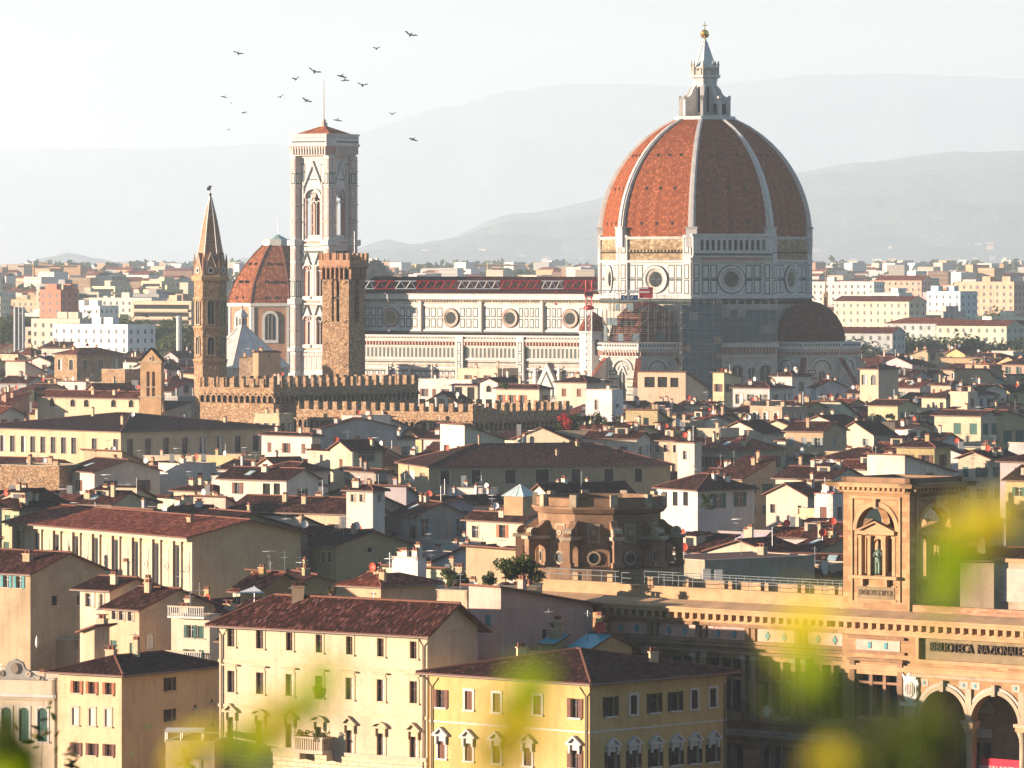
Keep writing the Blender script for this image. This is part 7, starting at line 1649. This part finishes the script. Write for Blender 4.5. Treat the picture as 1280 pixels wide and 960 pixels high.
# ---------------------------------------------------------------- the newer city beyond: blocks on the rising plain
rnd = random.Random(5)
FARC = [((.62, .58, .5), 'white'), ((.6, .5, .36), 'cream'), ((.55, .42, .25), 'ochre'), ((.5, .3, .2), 'brick-coloured'), ((.45, .42, .36), 'grey'), ((.66, .62, .54), 'white')]
def block_mesh(nm, w_, d_, floors, kind, seed):
    r = random.Random(seed); b = MB(); H = floors * 3.1 + .6
    fs = [Fr(-w_ / 2, -d_ / 2, 0), Fr(w_ / 2, -d_ / 2, 90), Fr(w_ / 2, d_ / 2, 180), Fr(-w_ / 2, d_ / 2, 270)]
    for i, f_ in enumerate(fs):
        L_ = w_ if i % 2 == 0 else d_; b.quad(f_, 0, L_, -12, H, 0, 'plaster')
        if i > 1 and i != 3: continue
        n = max(2, int(L_ / 3.2)); 
        for j in range(floors):
            z = j * 3.1 + 1.2
            if kind == 'balcony' and i == 0: b.fb(f_, 1, L_ - 1, z - 1.1, z - .1, 0, 1.1, 'trim_cream'); b.quad(f_, 1.2, L_ - 1.2, z, z + 1.7, .05, 'void')
            else:
                for k in range(n): u = L_ * (k + .5) / n; b.quad(f_, u - .55, u + .45, z, z + 1.5, .06, 'pane_far')
    if kind == 'tile':
        for pl in roofgeo('hip', w_, d_, .6, .32)[0]: b.face([(w_ / 2 - p, q_ - d_ / 2, H + h + .1) for p, q_, h in pl], 'tiles_red')
    elif kind == 'gable':
        P_, rid, side = roofgeo('gl', w_, d_, .5, .34)
        for pl in P_: b.face([(w_ / 2 - p, q_ - d_ / 2, H + h + .1) for p, q_, h in pl], 'tiles_red')
        for x in (-w_ / 2, w_ / 2): b.face([(x, -d_ / 2, H), (x, d_ / 2, H), (x, 0, H + d_ * .17)], 'plaster')
    else:
        b.box(-w_ / 2, w_ / 2, -d_ / 2, d_ / 2, H, H + .7, 'plaster'); b.face([(-w_ / 2 + .4, -d_ / 2 + .4, H + .72), (w_ / 2 - .4, -d_ / 2 + .4, H + .72), (w_ / 2 - .4, d_ / 2 - .4, H + .72), (-w_ / 2 + .4, d_ / 2 - .4, H + .72)], 'roof_grey')
        for k in range(r.randint(1, 3)): x, y = r.uniform(-.35, .35) * w_, r.uniform(-.3, .3) * d_; b.box(x - 2, x + 2, y - 1.6, y + 1.6, H + .6, H + 3, 'plaster')
    return b.mesh(nm)
PROT = []
for k in range(16):
    kind = ('flat', 'tile', 'gable', 'balcony', 'tile', 'gable', 'gable', 'tile')[k % 8]
    w_, d_, fl_ = rnd.uniform(11, 32), rnd.uniform(10, 14), rnd.choice((3, 3, 4, 4, 5)) + (2 if kind == 'balcony' else 0)
    if kind in ('tile', 'gable'): w_ = min(w_, 30); fl_ = min(fl_, 5)
    PROT.append((block_mesh('apartment_building', w_, d_, fl_, kind, k), w_, d_, fl_, kind))
KN = {'flat': 'flat-roofed', 'tile': 'hip-roofed', 'gable': 'gabled', 'balcony': 'balconied'}
CANDS = []
y = 1900.0
while y < 7600:
    half = y * 660 / F
    x = -half + rnd.uniform(0, 30)
    while x < half:
        if rnd.random() < (.92 if y < 3200 else .7 if y < 5000 else .5):
            k = rnd.randrange(16); me, w_, d_, fl_, kind = PROT[k]
            if y < 2100 and fl_ > 5: k = 1; me, w_, d_, fl_, kind = PROT[1]
            if not (y < 1850 and -110 < x < -40): CANDS.append((x, y, k, rnd.choice((-38, -30, -15, -50, -60, 20)) + rnd.uniform(-6, 6), rnd.randrange(6)))
        x += rnd.uniform(15, 34) * (1 + (y - 1500) / 9000)
    y += rnd.uniform(16, 25) * (1 + (y - 1500) / 3200)
print('far', len(CANDS))
# landmarks of the middle distance: (px, py top, D, w, d, floors, colour, roof, label)
SPEC = [
 (74, 362, 2300, 11, 12, 11, (.52, .2, .13), 'flat', 'tall block with a blank brick-red side wall'),
 (160, 372, 2500, 32, 14, 9, (.6, .57, .5), 'flat', 'long pale slab of flats behind the trees'),
 (118, 382, 2450, 16, 14, 9, (.8, .76, .68), 'flat', 'bright white narrow block of flats in the left haze'),
 (215, 376, 2250, 30, 14, 7, (.5, .4, .28), 'balcony', 'terraced brown and cream flats left of the spire'),
 (1240, 352, 2500, 30, 15, 9, (.6, .4, .28), 'flat', 'orange-brown housing block at the far right'),
 (1190, 364, 2400, 18, 12, 6, (.5, .58, .58), 'flat', 'pale blue-grey flats right of the cathedral'),
 (1130, 346, 2900, 26, 14, 5, (.62, .4, .3), 'gable', 'pink gabled hall beyond the trees on the right'),
 (1100, 372, 2300, 38, 12, 3, (.55, .48, .36), 'gable', 'long low red-roofed range behind the choir'),
 (1060, 352, 2800, 34, 13, 5, (.66, .62, .55), 'flat', 'long white terraced flats right of the dome'),
 (1160, 399, 2100, 30, 12, 3, (.45, .47, .44), 'tile', 'grey shaded palace with a row of windows right of the choir'),
 (1075, 411, 2000, 30, 12, 3, (.42, .44, .42), 'gable', 'long shaded building with a dark roof beside the small side dome'),
 (1225, 402, 2050, 30, 12, 4, (.52, .5, .38), 'gable', 'yellow-grey palace with dark shutters on the right'),
 (130, 405, 1900, 34, 14, 3, (.75, .74, .7), 'flat', 'low white flat-roofed works with a tower block in the middle'),
 (80, 398, 2000, 20, 12, 4, (.6, .56, .44), 'flat', 'cream house with green shutters below the red-sided block'),
]
def bfoot(x, y, w_, d_): return (x - w_ / 2 - 6, x + w_ / 2 + 6, y - d_ / 2 - 8, y + d_ / 2 + 8)
SF = []
for (px, py, D, w_, d_, fl_, wc, kind, lb) in SPEC:
    x, y, z = W(px, py, D); rise_ = 1.3 if kind in ('flat', 'balcony') else d_ * .17; fl_ = max(fl_, int((z - rise_ - tz(x, y)) / 3.1) + 1); H = fl_ * 3.1 + rise_; a = rnd.uniform(-45, -25)
    o = link('apartment_building', block_mesh('apartment_building', w_, d_, fl_, kind, int(px)), None, (x, y, z - H), R(a), color=wc); tag(o, lb, 'apartment building'); SF.append(bfoot(x, y, w_, d_))
FARN = []
stuff_v = []
def hidden(px, py): return (242 < px < 284 and py > 250) or (366 < px < 452 and py > 190) or (460 < px < 745 and py > 352) or (752 < px < 1010 and py > 200) or (284 < px < 362 and py > 330)
CANDS.sort(key=lambda c: c[1])
acc = MB(); n_ind = 0
TREES = []
for (x, y, k, a, ci) in CANDS:
    me, w_, d_, fl_, kind = PROT[k]; zb = tz(x, y); px = 640 + F * x / y; py = HY + (CZ - zb - fl_ * 3.1) / y * F
    if hidden(px, py): continue
    if any(s[0] < x < s[1] and s[2] < y < s[3] for s in SF): continue
    if rnd.random() < .13: TREES.append((x, y, zb)); continue
    wc, cn_ = FARC[ci]
    if n_ind < 270:
        o = link('apartment_building', me, None, (x, y, zb), R(a), color=tuple(c * rnd.uniform(.85, 1.1) for c in wc)); n_ind += 1
        tag(o, None, 'apartment building', 'blocks of the newer city'); FARN.append((o, px, py, y, cn_, KN[kind]))
    else:
        w_ *= .82; rot = Fr(x, y, a); H = fl_ * 3.1; mm = ('trim_white', 'trim_cream', 'sandstone', 'brick_red', 'trim_grey', 'trim_white')[ci]
        acc.fb(rot, -w_ / 2, w_ / 2, zb - 10, zb + H, -d_ / 2, d_ / 2, mm)
        if kind in ('tile', 'gable'):
            acc.face([rot.p(-w_ / 2, d_ / 2, zb + H), rot.p(w_ / 2, d_ / 2, zb + H), rot.p(w_ / 2 * .8, 0, zb + H + 2.2), rot.p(-w_ / 2 * .8, 0, zb + H + 2.2)], 'tiles_red'); acc.face([rot.p(w_ / 2, -d_ / 2, zb + H), rot.p(-w_ / 2, -d_ / 2, zb + H), rot.p(-w_ / 2 * .8, 0, zb + H + 2.2), rot.p(w_ / 2 * .8, 0, zb + H + 2.2)], 'tiles_red')
        for j in range(fl_ if y < 4300 else 0):
            acc.quad(rot, -w_ / 2 + 1, w_ / 2 - 1, zb + j * 3.1 + 1.3, zb + j * 3.1 + 2.1, d_ / 2 + .05, 'trim_grey')
for k in range(55):                     # villas and hamlets on the hill
    cx_ = rnd.choice((690, 1060, 1130, 1160, 1230, 1100, 980, 560, 1270)) ; px = cx_ + rnd.gauss(0, 34); y = rnd.choice((15400, 16000, 16600, 17500)) + rnd.gauss(0, 200); x = (px - 640) / F * y; zb = hz_near(x, y); w_, d_, H = rnd.uniform(14, 34), rnd.uniform(7, 10), rnd.uniform(7, 12)
    acc.fb(Fr(x, y, rnd.uniform(-50, 10)), -w_ / 2, w_ / 2, zb - 8, zb + H, -d_ / 2, d_ / 2, rnd.choice(('trim_white', 'trim_cream', 'trim_cream', 'sandstone')))
o = acc.build('distant_suburb'); tag(o, 'hazy far suburbs and villas spreading to the foot of the hills', 'suburb', kind='stuff')
print('far individuals', n_ind, 'trees', len(TREES))
# trees
TM = [foliage_mesh('crown', 7, 9, 4200, .5, 'leaf', k, ms='leaf_dark') for k in range(4)]
def tree(x, y, zb, s, label, k=0, grp=None):
    root = tag(empty('tree', (x, y, zb)), label, 'tree', grp)
    b = MB(); b.tube([(0, 0, -1), (.1, .1, 2.5), (.3, 0, 6)], .4, 'bark', 7, .16)
    for j in range(5): th = j * 1.3 + k; b.tube([(.1, 0, 2.5 + j * .6), (2.4 * math.cos(th), 2.4 * math.sin(th), 5.5 + j * .7)], .16, 'bark', 5, .05)
    b.build('trunk', root); o = link('crown', TM[k % 4], root, (0, 0, 2.2), k * 1.7); root.scale = (s, s, s)
rt = random.Random(3)
def tlab(px, py): return None
TL = []
for (px, py, D, s) in ((1065, 381, 2050, 1.5), (1058, 392, 2000, 1.2), (1073, 390, 2040, 1.2), (1146, 377, 2050, 1.7), (1139, 384, 2020, 1.3), (1153, 385, 2040, 1.3), (1213, 380, 2050, 1.5), (1207, 388, 2010, 1.1), (1246, 394, 2000, 1.0), (1270, 392, 2000, 1.2), (1104, 392, 2000, 1.0), (1255, 356, 2450, 1.5),
    (139, 378, 2150, 1.9), (128, 385, 2120, 1.4), (152, 384, 2130, 1.6), (160, 392, 2100, 1.2), (118, 390, 2100, 1.2), (105, 392, 2080, 1.0), (200, 390, 2120, 1.3), (205, 394, 2100, 1.0), (12, 388, 2200, 1.4), (226, 398, 2000, .9), (238, 400, 1980, .9)):
    x, y, z = W(px, py, D); s *= 1.05; TL.append((px, x, y, z - 11.2 * s, s))
for i, (px, x, y, zt_, s) in enumerate(TL):
    g = tz(x, y); s2 = s
    s2 = s * (1 + (zt_ - g) / (11.2 * s))
    if False: s2 = s * (1 + (zt_ - g) / (11.2 * s))
    TL[i] = (px, x, y, g, max(.9, min(s2, 2.2 if px < 700 else 1.9)))
ntr = {}
for (px, x, y, zb, s) in sorted(TL):
    zone = 'right of the cathedral choir' if px > 1000 else 'among the flats left of the slender spire'; ntr.setdefault(zone, []).append((x, y, zb, s))
ORD = ['first', 'second', 'third', 'fourth', 'fifth', 'sixth', 'seventh', 'eighth', 'ninth', 'tenth', 'eleventh', 'twelfth', 'thirteenth', 'fourteenth', 'fifteenth', 'sixteenth', 'seventeenth', 'eighteenth', 'nineteenth', 'twentieth']
def nth(i):
    if i < 20: return ORD[i]
    t = ('twenty', 'thirty', 'forty', 'fifty', 'sixty', 'seventy', 'eighty', 'ninety')[(i + 1) // 10 - 2]; u = (i + 1) % 10
    return t + '-' + ORD[u - 1] if u else {'twenty': 'twentieth', 'thirty': 'thirtieth', 'forty': 'fortieth'}.get(t, t + 'th')
for zone, lst in ntr.items():
    for i, (x, y, zb, s) in enumerate(lst): tree(x, y, zb, s, '%s rounded green tree from the left, %s' % (nth(i), zone), i, 'trees in the middle distance')
# a far-off wooded belt where single trees cannot be told apart
b = MB(); wr_ = random.Random(8)
for (x, y, zb) in TREES + [(wr_.uniform(-.09, .09) * yy, yy, 0) for yy in [wr_.uniform(2600, 7400) for _ in range(430)]]:
    zb = tz(x, y); s = wr_.uniform(.7, 1.4) * (1 + (y - 1500) / 5000)
    for _ in range(70 if y < 3000 else 26):
        d = Vector((wr_.gauss(0, 1), wr_.gauss(0, 1), wr_.gauss(0, .7))).normalized(); c = Vector((x, y, zb + 5 * s)) + Vector((d.x * 5.5, d.y * 5.5, d.z * 4.5)) * s * wr_.uniform(.5, 1); e = Vector((wr_.gauss(0, 1), wr_.gauss(0, 1), wr_.gauss(0, 1))).normalized(); f_ = e.orthogonal().normalized(); r_ = s * (1.1 if y < 3000 else 2.0)
        b.face([c - e * r_, c + f_ * r_ * .7, c + e * r_, c - f_ * r_ * .7], 'leaf_dark' if wr_.random() < .4 else 'leaf')
tag(b.build('distant_trees'), 'hazy belts of trees between the far suburbs', 'trees', kind='stuff')

# ---------------------------------------------------------------- labels that single each house out
LM = [(20, 'the left edge'), (120, 'the church'), (190, 'the bell gable'), (263, 'the slender spire'), (340, 'the taller battlements'), (430, 'the crenellated tower'), (520, 'the nave end'), (600, 'the nave middle'), (680, 'the nave gable'), (736, 'the crane mast'), (805, 'the scaffolded dome'), (881, 'the great dome'), (940, 'the arcade gallery'), (1007, 'the small side dome'), (1070, 'the choir edge'), (1110, 'the tiled belfry'), (1160, 'the library tower'), (1235, 'the yellow right palace')]
ST = {'o': {'G': 'green-shuttered', 'B': 'brown-shuttered', 'Y': 'grey-shuttered', 'D': 'dark-shuttered', 'O': 'orange-shuttered', 'T': 'blue-shuttered'}, 'n': {}, 'c': {'G': 'green-shuttered', 'B': 'brown-shuttered'}}
used = {}
def lmname(px): return min(LM, key=lambda t: abs(t[0] - px))[1]
def assign(items, fmt):
    g = {}
    for it in items: g.setdefault(fmt(it), []).append(it)
    for key, lst in g.items():
        lst.sort(key=lambda it: it[1])
        for i, it in enumerate(lst):
            it[0]['label'] = key if len(lst) == 1 else nth(i) + ' from the left, ' + key
def fmt_town(it):
    o, px, py, y, cn_, rt_, ws = it
    sh = ST.get(ws[0], {}).get(ws[1], '')
    return ' '.join(('%s %s %s house %s %s' % (sh, cn_, rt_, 'just below' if y > 1150 else 'far below' if y > 820 else 'among roofs under', lmname(px))).split())
assign([(h['root'], *h['info']) for h in LAB if 'info' in h], fmt_town)
def fmt_far(it):
    o, px, py, y, cn_, kn = it
    return '%s %s block %s %s' % (cn_, kn, 'closely behind' if y < 1900 else 'beyond' if y < 2400 else 'in thin haze beyond' if y < 3000 else 'in deep haze beyond', lmname(px))
assign([(o, px, py, y, cn_, kn) for (o, px, py, y, cn_, kn) in FARN], fmt_far)
# ---------------------------------------------------------------- birds
def bird_mesh(up, sweep, seed):
    b = MB(); L_ = .26
    b.lathe([(.02, -.34), (.07, -.2), (.1, 0), (.085, .15), (.05, .24), (.055, .29), (.012, .36)], 8, 'feathers')
    b.v = [(x, z, y) for x, y, z in b.v]
    b.face([(-.03, -.28, 0), (.03, -.28, 0), (.1, -.5, 0), (-.1, -.5, 0)], 'feathers')
    for s in (-1, 1):
        u = up if s > 0 else up * (.7 + .5 * random.Random(seed).random())
        p = [(0, .12, .03), (s * .3, .2 - sweep * .2, .03 + .22 * u), (s * .72, .02 - sweep * .5, .03 + .42 * u * (1 if u > 0 else .5) - .08), (s * .5, -.12 - sweep * .3, .02 + .3 * u), (s * .25, -.13, .02 + .15 * u), (0, -.16, .02)]
        top = [(x, y, z + .012) for x, y, z in p]; bot = [(x, y, z - .012) for x, y, z in p]
        b.face(top, 'feathers'); b.face(bot[::-1], 'feathers')
        for i in range(6): j = (i + 1) % 6; b.face([bot[i], bot[j], top[j], top[i]], 'feathers')
    return b.mesh('bird')
BIRDS = [(298, 67, 14, .25, .4, -12, 'wings out flat, alone at the upper left'), (471, 61, 11, .9, .2, 0, 'wings raised in a V, below and left of the topmost bird'), (513, 44, 17, .35, .5, -18, 'long swept wings, highest and farthest right of all'),
 (393, 90, 17, .5, .5, -22, 'long wings tilted, just above the tower pole'), (370, 99, 12, .8, .2, 8, 'wings half raised, left of the pole tip'), (427, 95, 14, -.5, .3, -14, 'arched wings, upper of the close pair right of the pole'), (431, 100, 12, -.6, .3, 4, 'arched wings, lower of the close pair right of the pole'),
 (453, 107, 14, .8, .3, -8, 'wings raised, just right of the close pair'), (351, 121, 10, .5, .2, 22, 'small and banking, left of the pole at mid height'), (383, 126, 14, .3, .4, -24, 'tilted long wings beside the pole'), (280, 121, 9, -.4, .3, -12, 'drooping wings, farthest left'),
 (289, 129, 4, .2, .2, 0, 'tiny speck just below the farthest left one'), (305, 141, 9, .15, .2, 8, 'level wings, low on the left side'), (286, 162, 5, .1, .2, 5, 'tiny, lowest on the left'), (422, 150, 12, -.6, .4, -6, 'drooping wings, just above the bell tower roof'), (490, 143, 9, 1.1, .1, 0, 'wings up steeply, alone right of the bell tower'), (516, 174, 13, -.5, .4, -16, 'arched wings, lowest on the right')]
for i, (px, py, sz, up, sw, roll, lb) in enumerate(BIRDS):
    D = 620.0; s = sz * D / F / 1.4; x, y, z = W(px, py, D)
    o = link('bird', bird_mesh(up, sw, i), None, (x, y, z)); o.scale = (s, s, s); o.rotation_euler = (R(-28), R(-roll), R(12 + (i * 37) % 50 - 25)); tag(o, 'black bird, ' + lb, 'bird', 'birds circling above the towers')
# ---------------------------------------------------------------- plants on roofs and terraces
def potted(x, y, z, r, h, m, label, pot=True, n=None, grp='potted plants'):
    root = tag(empty('potted_plant', (x, y, z)), label, 'plant', grp)
    if pot: b = MB(); b.lathe([(.22, 0), (.3, .42), (.34, .42), (.34, .5), (.26, .5)], 10, 'terracotta'); b.build('pot', root)
    b = MB(); b.tube([(0, 0, .3), (.03, 0, h * .7)], .04, 'bark', 5); b.build('stem', root)
    link('foliage', foliage_mesh('foliage', r, h, n or int(260 + r * 380), .09 + .05 * r, m, int(x * 9) % 97, ms='leaf_dark'), root, (0, 0, .35))
for (x, y, z, r, h, m, lb) in plants: potted(x, y, z, r, h, m, lb, n=180)
Pn = [(560, 731, 600, .9, 1.9, 'leaf', 'leafy plant in a terracotta pot, leftmost on the cream terrace'), (570, 730, 600, .8, 1.7, 'leaf', 'taller leafy plant in the middle of the cream terrace'), (580, 733, 600, .7, 1.5, 'leaf_dark', 'dark potted plant next to the white pillar of the terrace'),
 (632, 727, 472, 1.4, 2.2, 'leaf', 'big rounded bush, leftmost on the pink house terrace'), (647, 725, 472, 1.4, 2.6, 'leaf', 'tallest bush in the middle of the pink house terrace'), (662, 727, 472, 1.3, 2.2, 'leaf', 'bushy plant at the right end of the pink house terrace'), (610, 733, 472, .9, 1.4, 'leaf_dark', 'low dark plant by the left wall of the pink house terrace'),
 (707, 533, 1000, 1.9, 2.6, 'petals_red', 'mass of bright red flowers on a rooftop terrace'), (700, 536, 1000, 1.4, 2.0, 'leaf', 'green bush left of the red flowers'), (720, 534, 1000, 1.6, 2.6, 'leaf', 'green bush right of the red flowers'), (733, 533, 1000, 1.4, 2.3, 'leaf_dark', 'dark bush below the bright white cube'), (752, 530, 1000, 1.6, 2.6, 'leaf', 'leafy shrub under the bright white cube, right side'), (768, 532, 1000, 1.3, 2.0, 'leaf_olive', 'brownish shrub at the right end of the rooftop garden'),
 (632, 487, 1250, 1.0, 1.7, 'leaf', 'small plant by the orange shutters'), (1095, 527, 1080, 1.4, 1.8, 'leaf', 'trailing plant on a veranda below the lemon house'), (1112, 526, 1080, 1.2, 1.8, 'leaf', 'second trailing plant on the veranda, right end'), (884, 636, 700, 1.1, 2.6, 'leaf_dark', 'dark climbing plant in the corner loggia'), (415, 745, 560, .5, .9, 'leaf_olive', 'dry potted plant on the palace roof ridge')]
for (px, py, D, r, h, m, lb) in Pn:
    x, y, z = W(px, py, D); potted(x, y, z - h * .25, r, h, m, lb, pot=D < 700)
# ledges that carry the plants
b = MB()
for i, (p0, p1, py, D, lb) in enumerate(((623, 675, 737, 472, 'dark roof terrace of bushes above the pink wall'), (694, 775, 541, 1000, 'rooftop garden terrace below the bright white cube'), (1088, 1118, 531, 1080, 'veranda with trailing plants below the lemon house'))):
    x0, y, z = W(p0, py, D); x1 = W(p1, py, D)[0]; w_ = x1 - x0
    h = house_w(x1, y - 2, 0, z, w_, 4, a=-3, roof='fl', par=.35, wc=(.5, .4, .28), lwin=(0, 0), rwin=(0, 0), kids=False, seed=i); tag(h['root'], lb, 'terrace')

# ---------------------------------------------------------------- foreground: shrubs on the viewer's slope
def shrub(name, label, x, y, ztop, r, n, size, m, ms, seed, grp=None, lean=0):
    """stems rising from the slope, carrying many real leaves near their tops"""
    zg_ = hillside(x, y); root = tag(empty(name, (x, y, zg_)), label, 'shrub', grp); rn = random.Random(seed); st, lf = MB(), MB(); H = ztop - zg_
    for k in range(max(3, int(r * 8)) if r < 1 else 14):
        th = rn.uniform(0, 6.28); rr = r * rn.random(); hx = H * rn.uniform(.72, 1.0) if k else H
        tip = Vector((rr * math.cos(th) + lean, rr * math.sin(th), hx)); base = Vector((rr * .2 * math.cos(th), rr * .2 * math.sin(th), 0)); mid = base.lerp(tip, .55) + Vector((rn.uniform(-.1, .1) * r, 0, 0))
        st.tube([base, mid, tip], .012 + .006 * r, 'bark', 5, .004)
        for q in range(n):
            t = rn.uniform(.35, 1) ** .6; p = (base.lerp(mid, t * 2) if t < .5 else mid.lerp(tip, t * 2 - 1)) + Vector((rn.gauss(0, .13 * r + .01), rn.gauss(0, .13 * r + .01), rn.gauss(0, .08 * r + .01)))
            u = Vector((rn.gauss(0, 1), rn.gauss(0, 1), rn.gauss(0, .7))).normalized(); v = u.orthogonal().normalized(); s = size * rn.uniform(.7, 1.3)
            lf.face([p - u * s, p - u * s * .2 + v * s * .42, p + u * s * .6 + v * s * .2, p + u * s, p + u * s * .6 - v * s * .2, p - u * s * .2 - v * s * .42], m if rn.random() < .7 else ms)
    st.build('stem', root); lf.build('foliage', root)
def leafy_stem(label, D, path, leaves, seed, m='petals_yellow', ms='leaf_bright', hang=0):
    """a single flowering stem close to the viewer; path and leaf clumps in (column,row) at distance D"""
    rn = random.Random(seed); x, y, z = W(*path[0], D); zg_ = hillside(x, y); root = tag(empty('flowering_stem', (x, y, zg_)), label, 'plant', 'flowering stems close to the viewer'); st, lf = MB(), MB()
    pts = [Vector((0, .05, 0))] + [Vector(W(*p, D)) - Vector((x, y, zg_)) for p in path]
    st.tube(pts, .0045, 'leaf_bright', 5, .0025)
    k_ = D / F
    for (px, py, rx, ry, n, mm) in leaves:
        for q in range(int(n * 1.5)):
            c = Vector(W(px + rn.gauss(0, rx * .72), py + rn.gauss(0, ry * .8), D + rn.gauss(0, .06))) - Vector((x, y, zg_))
            u = Vector((rn.gauss(0, 1), rn.gauss(0, 1), rn.gauss(0, 1))).normalized(); v = u.orthogonal().normalized(); s = 20 * k_ * rn.uniform(.6, 1.2)
            lf.face([c - u * s, c + v * s * .5, c + u * s, c - v * s * .5], mm)
    st.build('stem', root); lf.build('leaves', root)
Y_, G_ = 'petals_yellow', 'leaf_bright'
leafy_stem('tall blurred yellow stem rising in front of the library tower', 6.2, [(1150, 1010), (1155, 880), (1175, 740), (1215, 640)], [(1240, 645, 22, 12, 22, Y_), (1205, 665, 22, 16, 24, Y_), (1190, 700, 22, 18, 26, G_), (1180, 735, 18, 14, 14, G_)], 1)
leafy_stem('blurred yellow and green stem in front of the library wing', 6.0, [(1050, 1010), (1040, 880), (1010, 770)], [(1003, 782, 22, 18, 30, Y_), (1010, 830, 22, 25, 26, G_), (1030, 880, 24, 25, 26, 'leaf'), (1075, 940, 40, 22, 30, 'leaf'), (1030, 950, 18, 12, 16, Y_)], 2)
leafy_stem('blurred bright green stem covering part of the yellow house', 6.1, [(640, 1010), (645, 920), (652, 850)], [(652, 865, 22, 18, 24, G_), (650, 905, 26, 20, 28, Y_), (625, 940, 28, 18, 26, Y_), (668, 880, 10, 10, 8, G_)], 3)
leafy_stem('blurred yellow-green stem leaning across the cream palace', 6.1, [(310, 1010), (330, 920), (372, 885), (408, 842)], [(405, 850, 16, 14, 18, G_), (375, 884, 20, 12, 20, G_), (335, 905, 26, 16, 24, Y_), (312, 930, 22, 18, 24, G_)], 4)
leafy_stem('soft green leaves at the bottom right below the library windows', 6.5, [(1130, 1010), (1130, 940)], [(1130, 920, 26, 20, 30, 'leaf'), (1180, 915, 14, 16, 12, 'leaf'), (1120, 955, 40, 10, 24, 'leaf')], 5)
leafy_stem('blurred green bush in the lower left corner', 9.0, [(20, 1010), (20, 960), (14, 925)], [(10, 930, 14, 18, 60, 'leaf'), (30, 950, 16, 10, 40, G_), (8, 960, 20, 12, 50, G_)], 6)
leafy_stem('faint yellow leaves low in front of the garden canopy', 7.0, [(245, 1010), (250, 925)], [(250, 925, 20, 12, 12, Y_), (225, 950, 22, 10, 12, Y_)], 7)
for i, (px, py, D, r, n, s_, m_, ms_, lb) in enumerate(((6, 872, 85, 1.1, 60, .1, 'leaf_dark', 'leaf_olive', 'tall dark leafy shrub at the left edge'), (62, 925, 75, .9, 30, .08, 'leaf_olive', 'leaf', 'olive twigs in front of the ornate pavilion'), (175, 905, 70, .6, 22, .07, 'leaf_dark', 'leaf_dark', 'dark slender twigs before the salmon wall'), (192, 935, 90, .6, 50, .08, 'leaf_bright', 'leaf_dark', 'bright green bush left of the garden canopy'), (100, 940, 80, .8, 30, .08, 'leaf_dark', 'leaf_olive', 'dark tangle of twigs below the orange shutters'), (35, 945, 70, .8, 50, .08, 'leaf', 'leaf_bright', 'green shrub low on the left slope'))):
    x, y, z = W(px, py, D); shrub('shrub', lb, x, y, z, r, n, s_, m_, ms_, i + 20, 'shrubs on the slope')

# small things of the middle and far distance
def at_xyz(px, py, D): return W(px, py, D)
x, y, zt = W(1032, 333, 1700); g = tag(empty('slender_mast', (x, y, 0)), 'thin ochre mast tower rising beside the small side dome', 'mast')
b = MB(); k_ = 1700 / F; lattice_v(b, 2.2 * k_, 0, W(0, 366, 1700)[2], 2.2, 'sandstone', .16); b.fb(Z0, -2.6 * k_, 2.6 * k_, 20, W(0, 372, 1700)[2], -2 * k_, 2 * k_, 'sandstone'); b.build('lower_frame', g); b = MB(); b.tube([(0, 0, W(0, 368, 1700)[2]), (0, 0, zt)], .3, 'sandstone', 5, .08); b.build('pole', g)
for px, py0, D, lb in ((42, 331, 3600, 'faint building crane in the bright haze at the far left'), (610, 330, 4200, 'faint building crane far behind the cathedral nave')):
    x, y, z = W(px, py0, D); zb = tz(x, y); g = tag(empty('distant_crane', (x, y, zb)), lb, 'crane'); b = MB(); b.tube([(0, 0, 0), (0, 0, z - zb)], .7, 'plank', 4); b.build('mast', g); b = MB(); b.tube([(-10, 0, z - zb - 1), (28, 0, z - zb - 1)], .6, 'plank', 4); b.tube([(0, 0, z - zb + 2), (20, 0, z - zb - 1)], .3, 'plank', 3); b.tube([(0, 0, z - zb + 2), (0, 0, z - zb - 2)], .4, 'plank', 3); b.build('jib', g)
x, y, z = W(224, 396, 1950); b = MB(); b.lathe([(1.0, 0), (1.0, z), (.8, z + .3)], 10, 'trim_white'); tag(b.build('water_tower', loc=(x, y, 0)), 'white cylindrical tank tower left of the slender spire', 'tower')
for i, px in enumerate((19, 24, 29)):
    x, y, z = W(px, 384, 1960); b = MB(); b.lathe([(.6, 0), (.6, z), (.5, z + .1)], 8, 'metal'); tag(b.build('chimney_stack', loc=(x, y, 0)), '%s steel chimney stack at the far left' % ('leftmost', 'middle', 'rightmost')[i], 'chimney stack', 'steel chimney stacks')
D_ = 560; p0, p1, p2 = W(296, 741, D_), W(318, 733, D_ + 2), W(330, 741, D_ - 1.5)
g = tag(empty('sail_awning', p0), 'white triangular sail awning beside the ochre house', 'awning'); b = MB(); q0, q1, q2 = [tuple(a9 - c9 for a9, c9 in zip(p, p0)) for p in (p0, p1, p2)]
b.face([q0, q2, q1], 'white'); b.face([(a9, b9, c9 - .03) for a9, b9, c9 in (q0, q1, q2)], 'white'); b.build('canopy_cloth', g)
for q in (q0, q1, q2): b = MB(); b.tube([(q[0], q[1], q[2] - 2.2), (q[0], q[1], q[2] + .05)], .04, 'metal', 4); b.build('post', g)
x, y, z = W(46, 812, 480); g = tag(empty('closed_parasol', (x, y, z)), 'closed white parasol on the terrace behind the ornate pavilion', 'parasol'); b = MB(); b.tube([(0, 0, 0), (0, 0, 1.2)], .03, 'metal', 5); b.build('pole', g); b = MB(); b.lathe([(.06, .2), (.15, .5), (.1, .9), (.03, 1.2)], 8, 'white'); b.build('canopy_cloth', g)
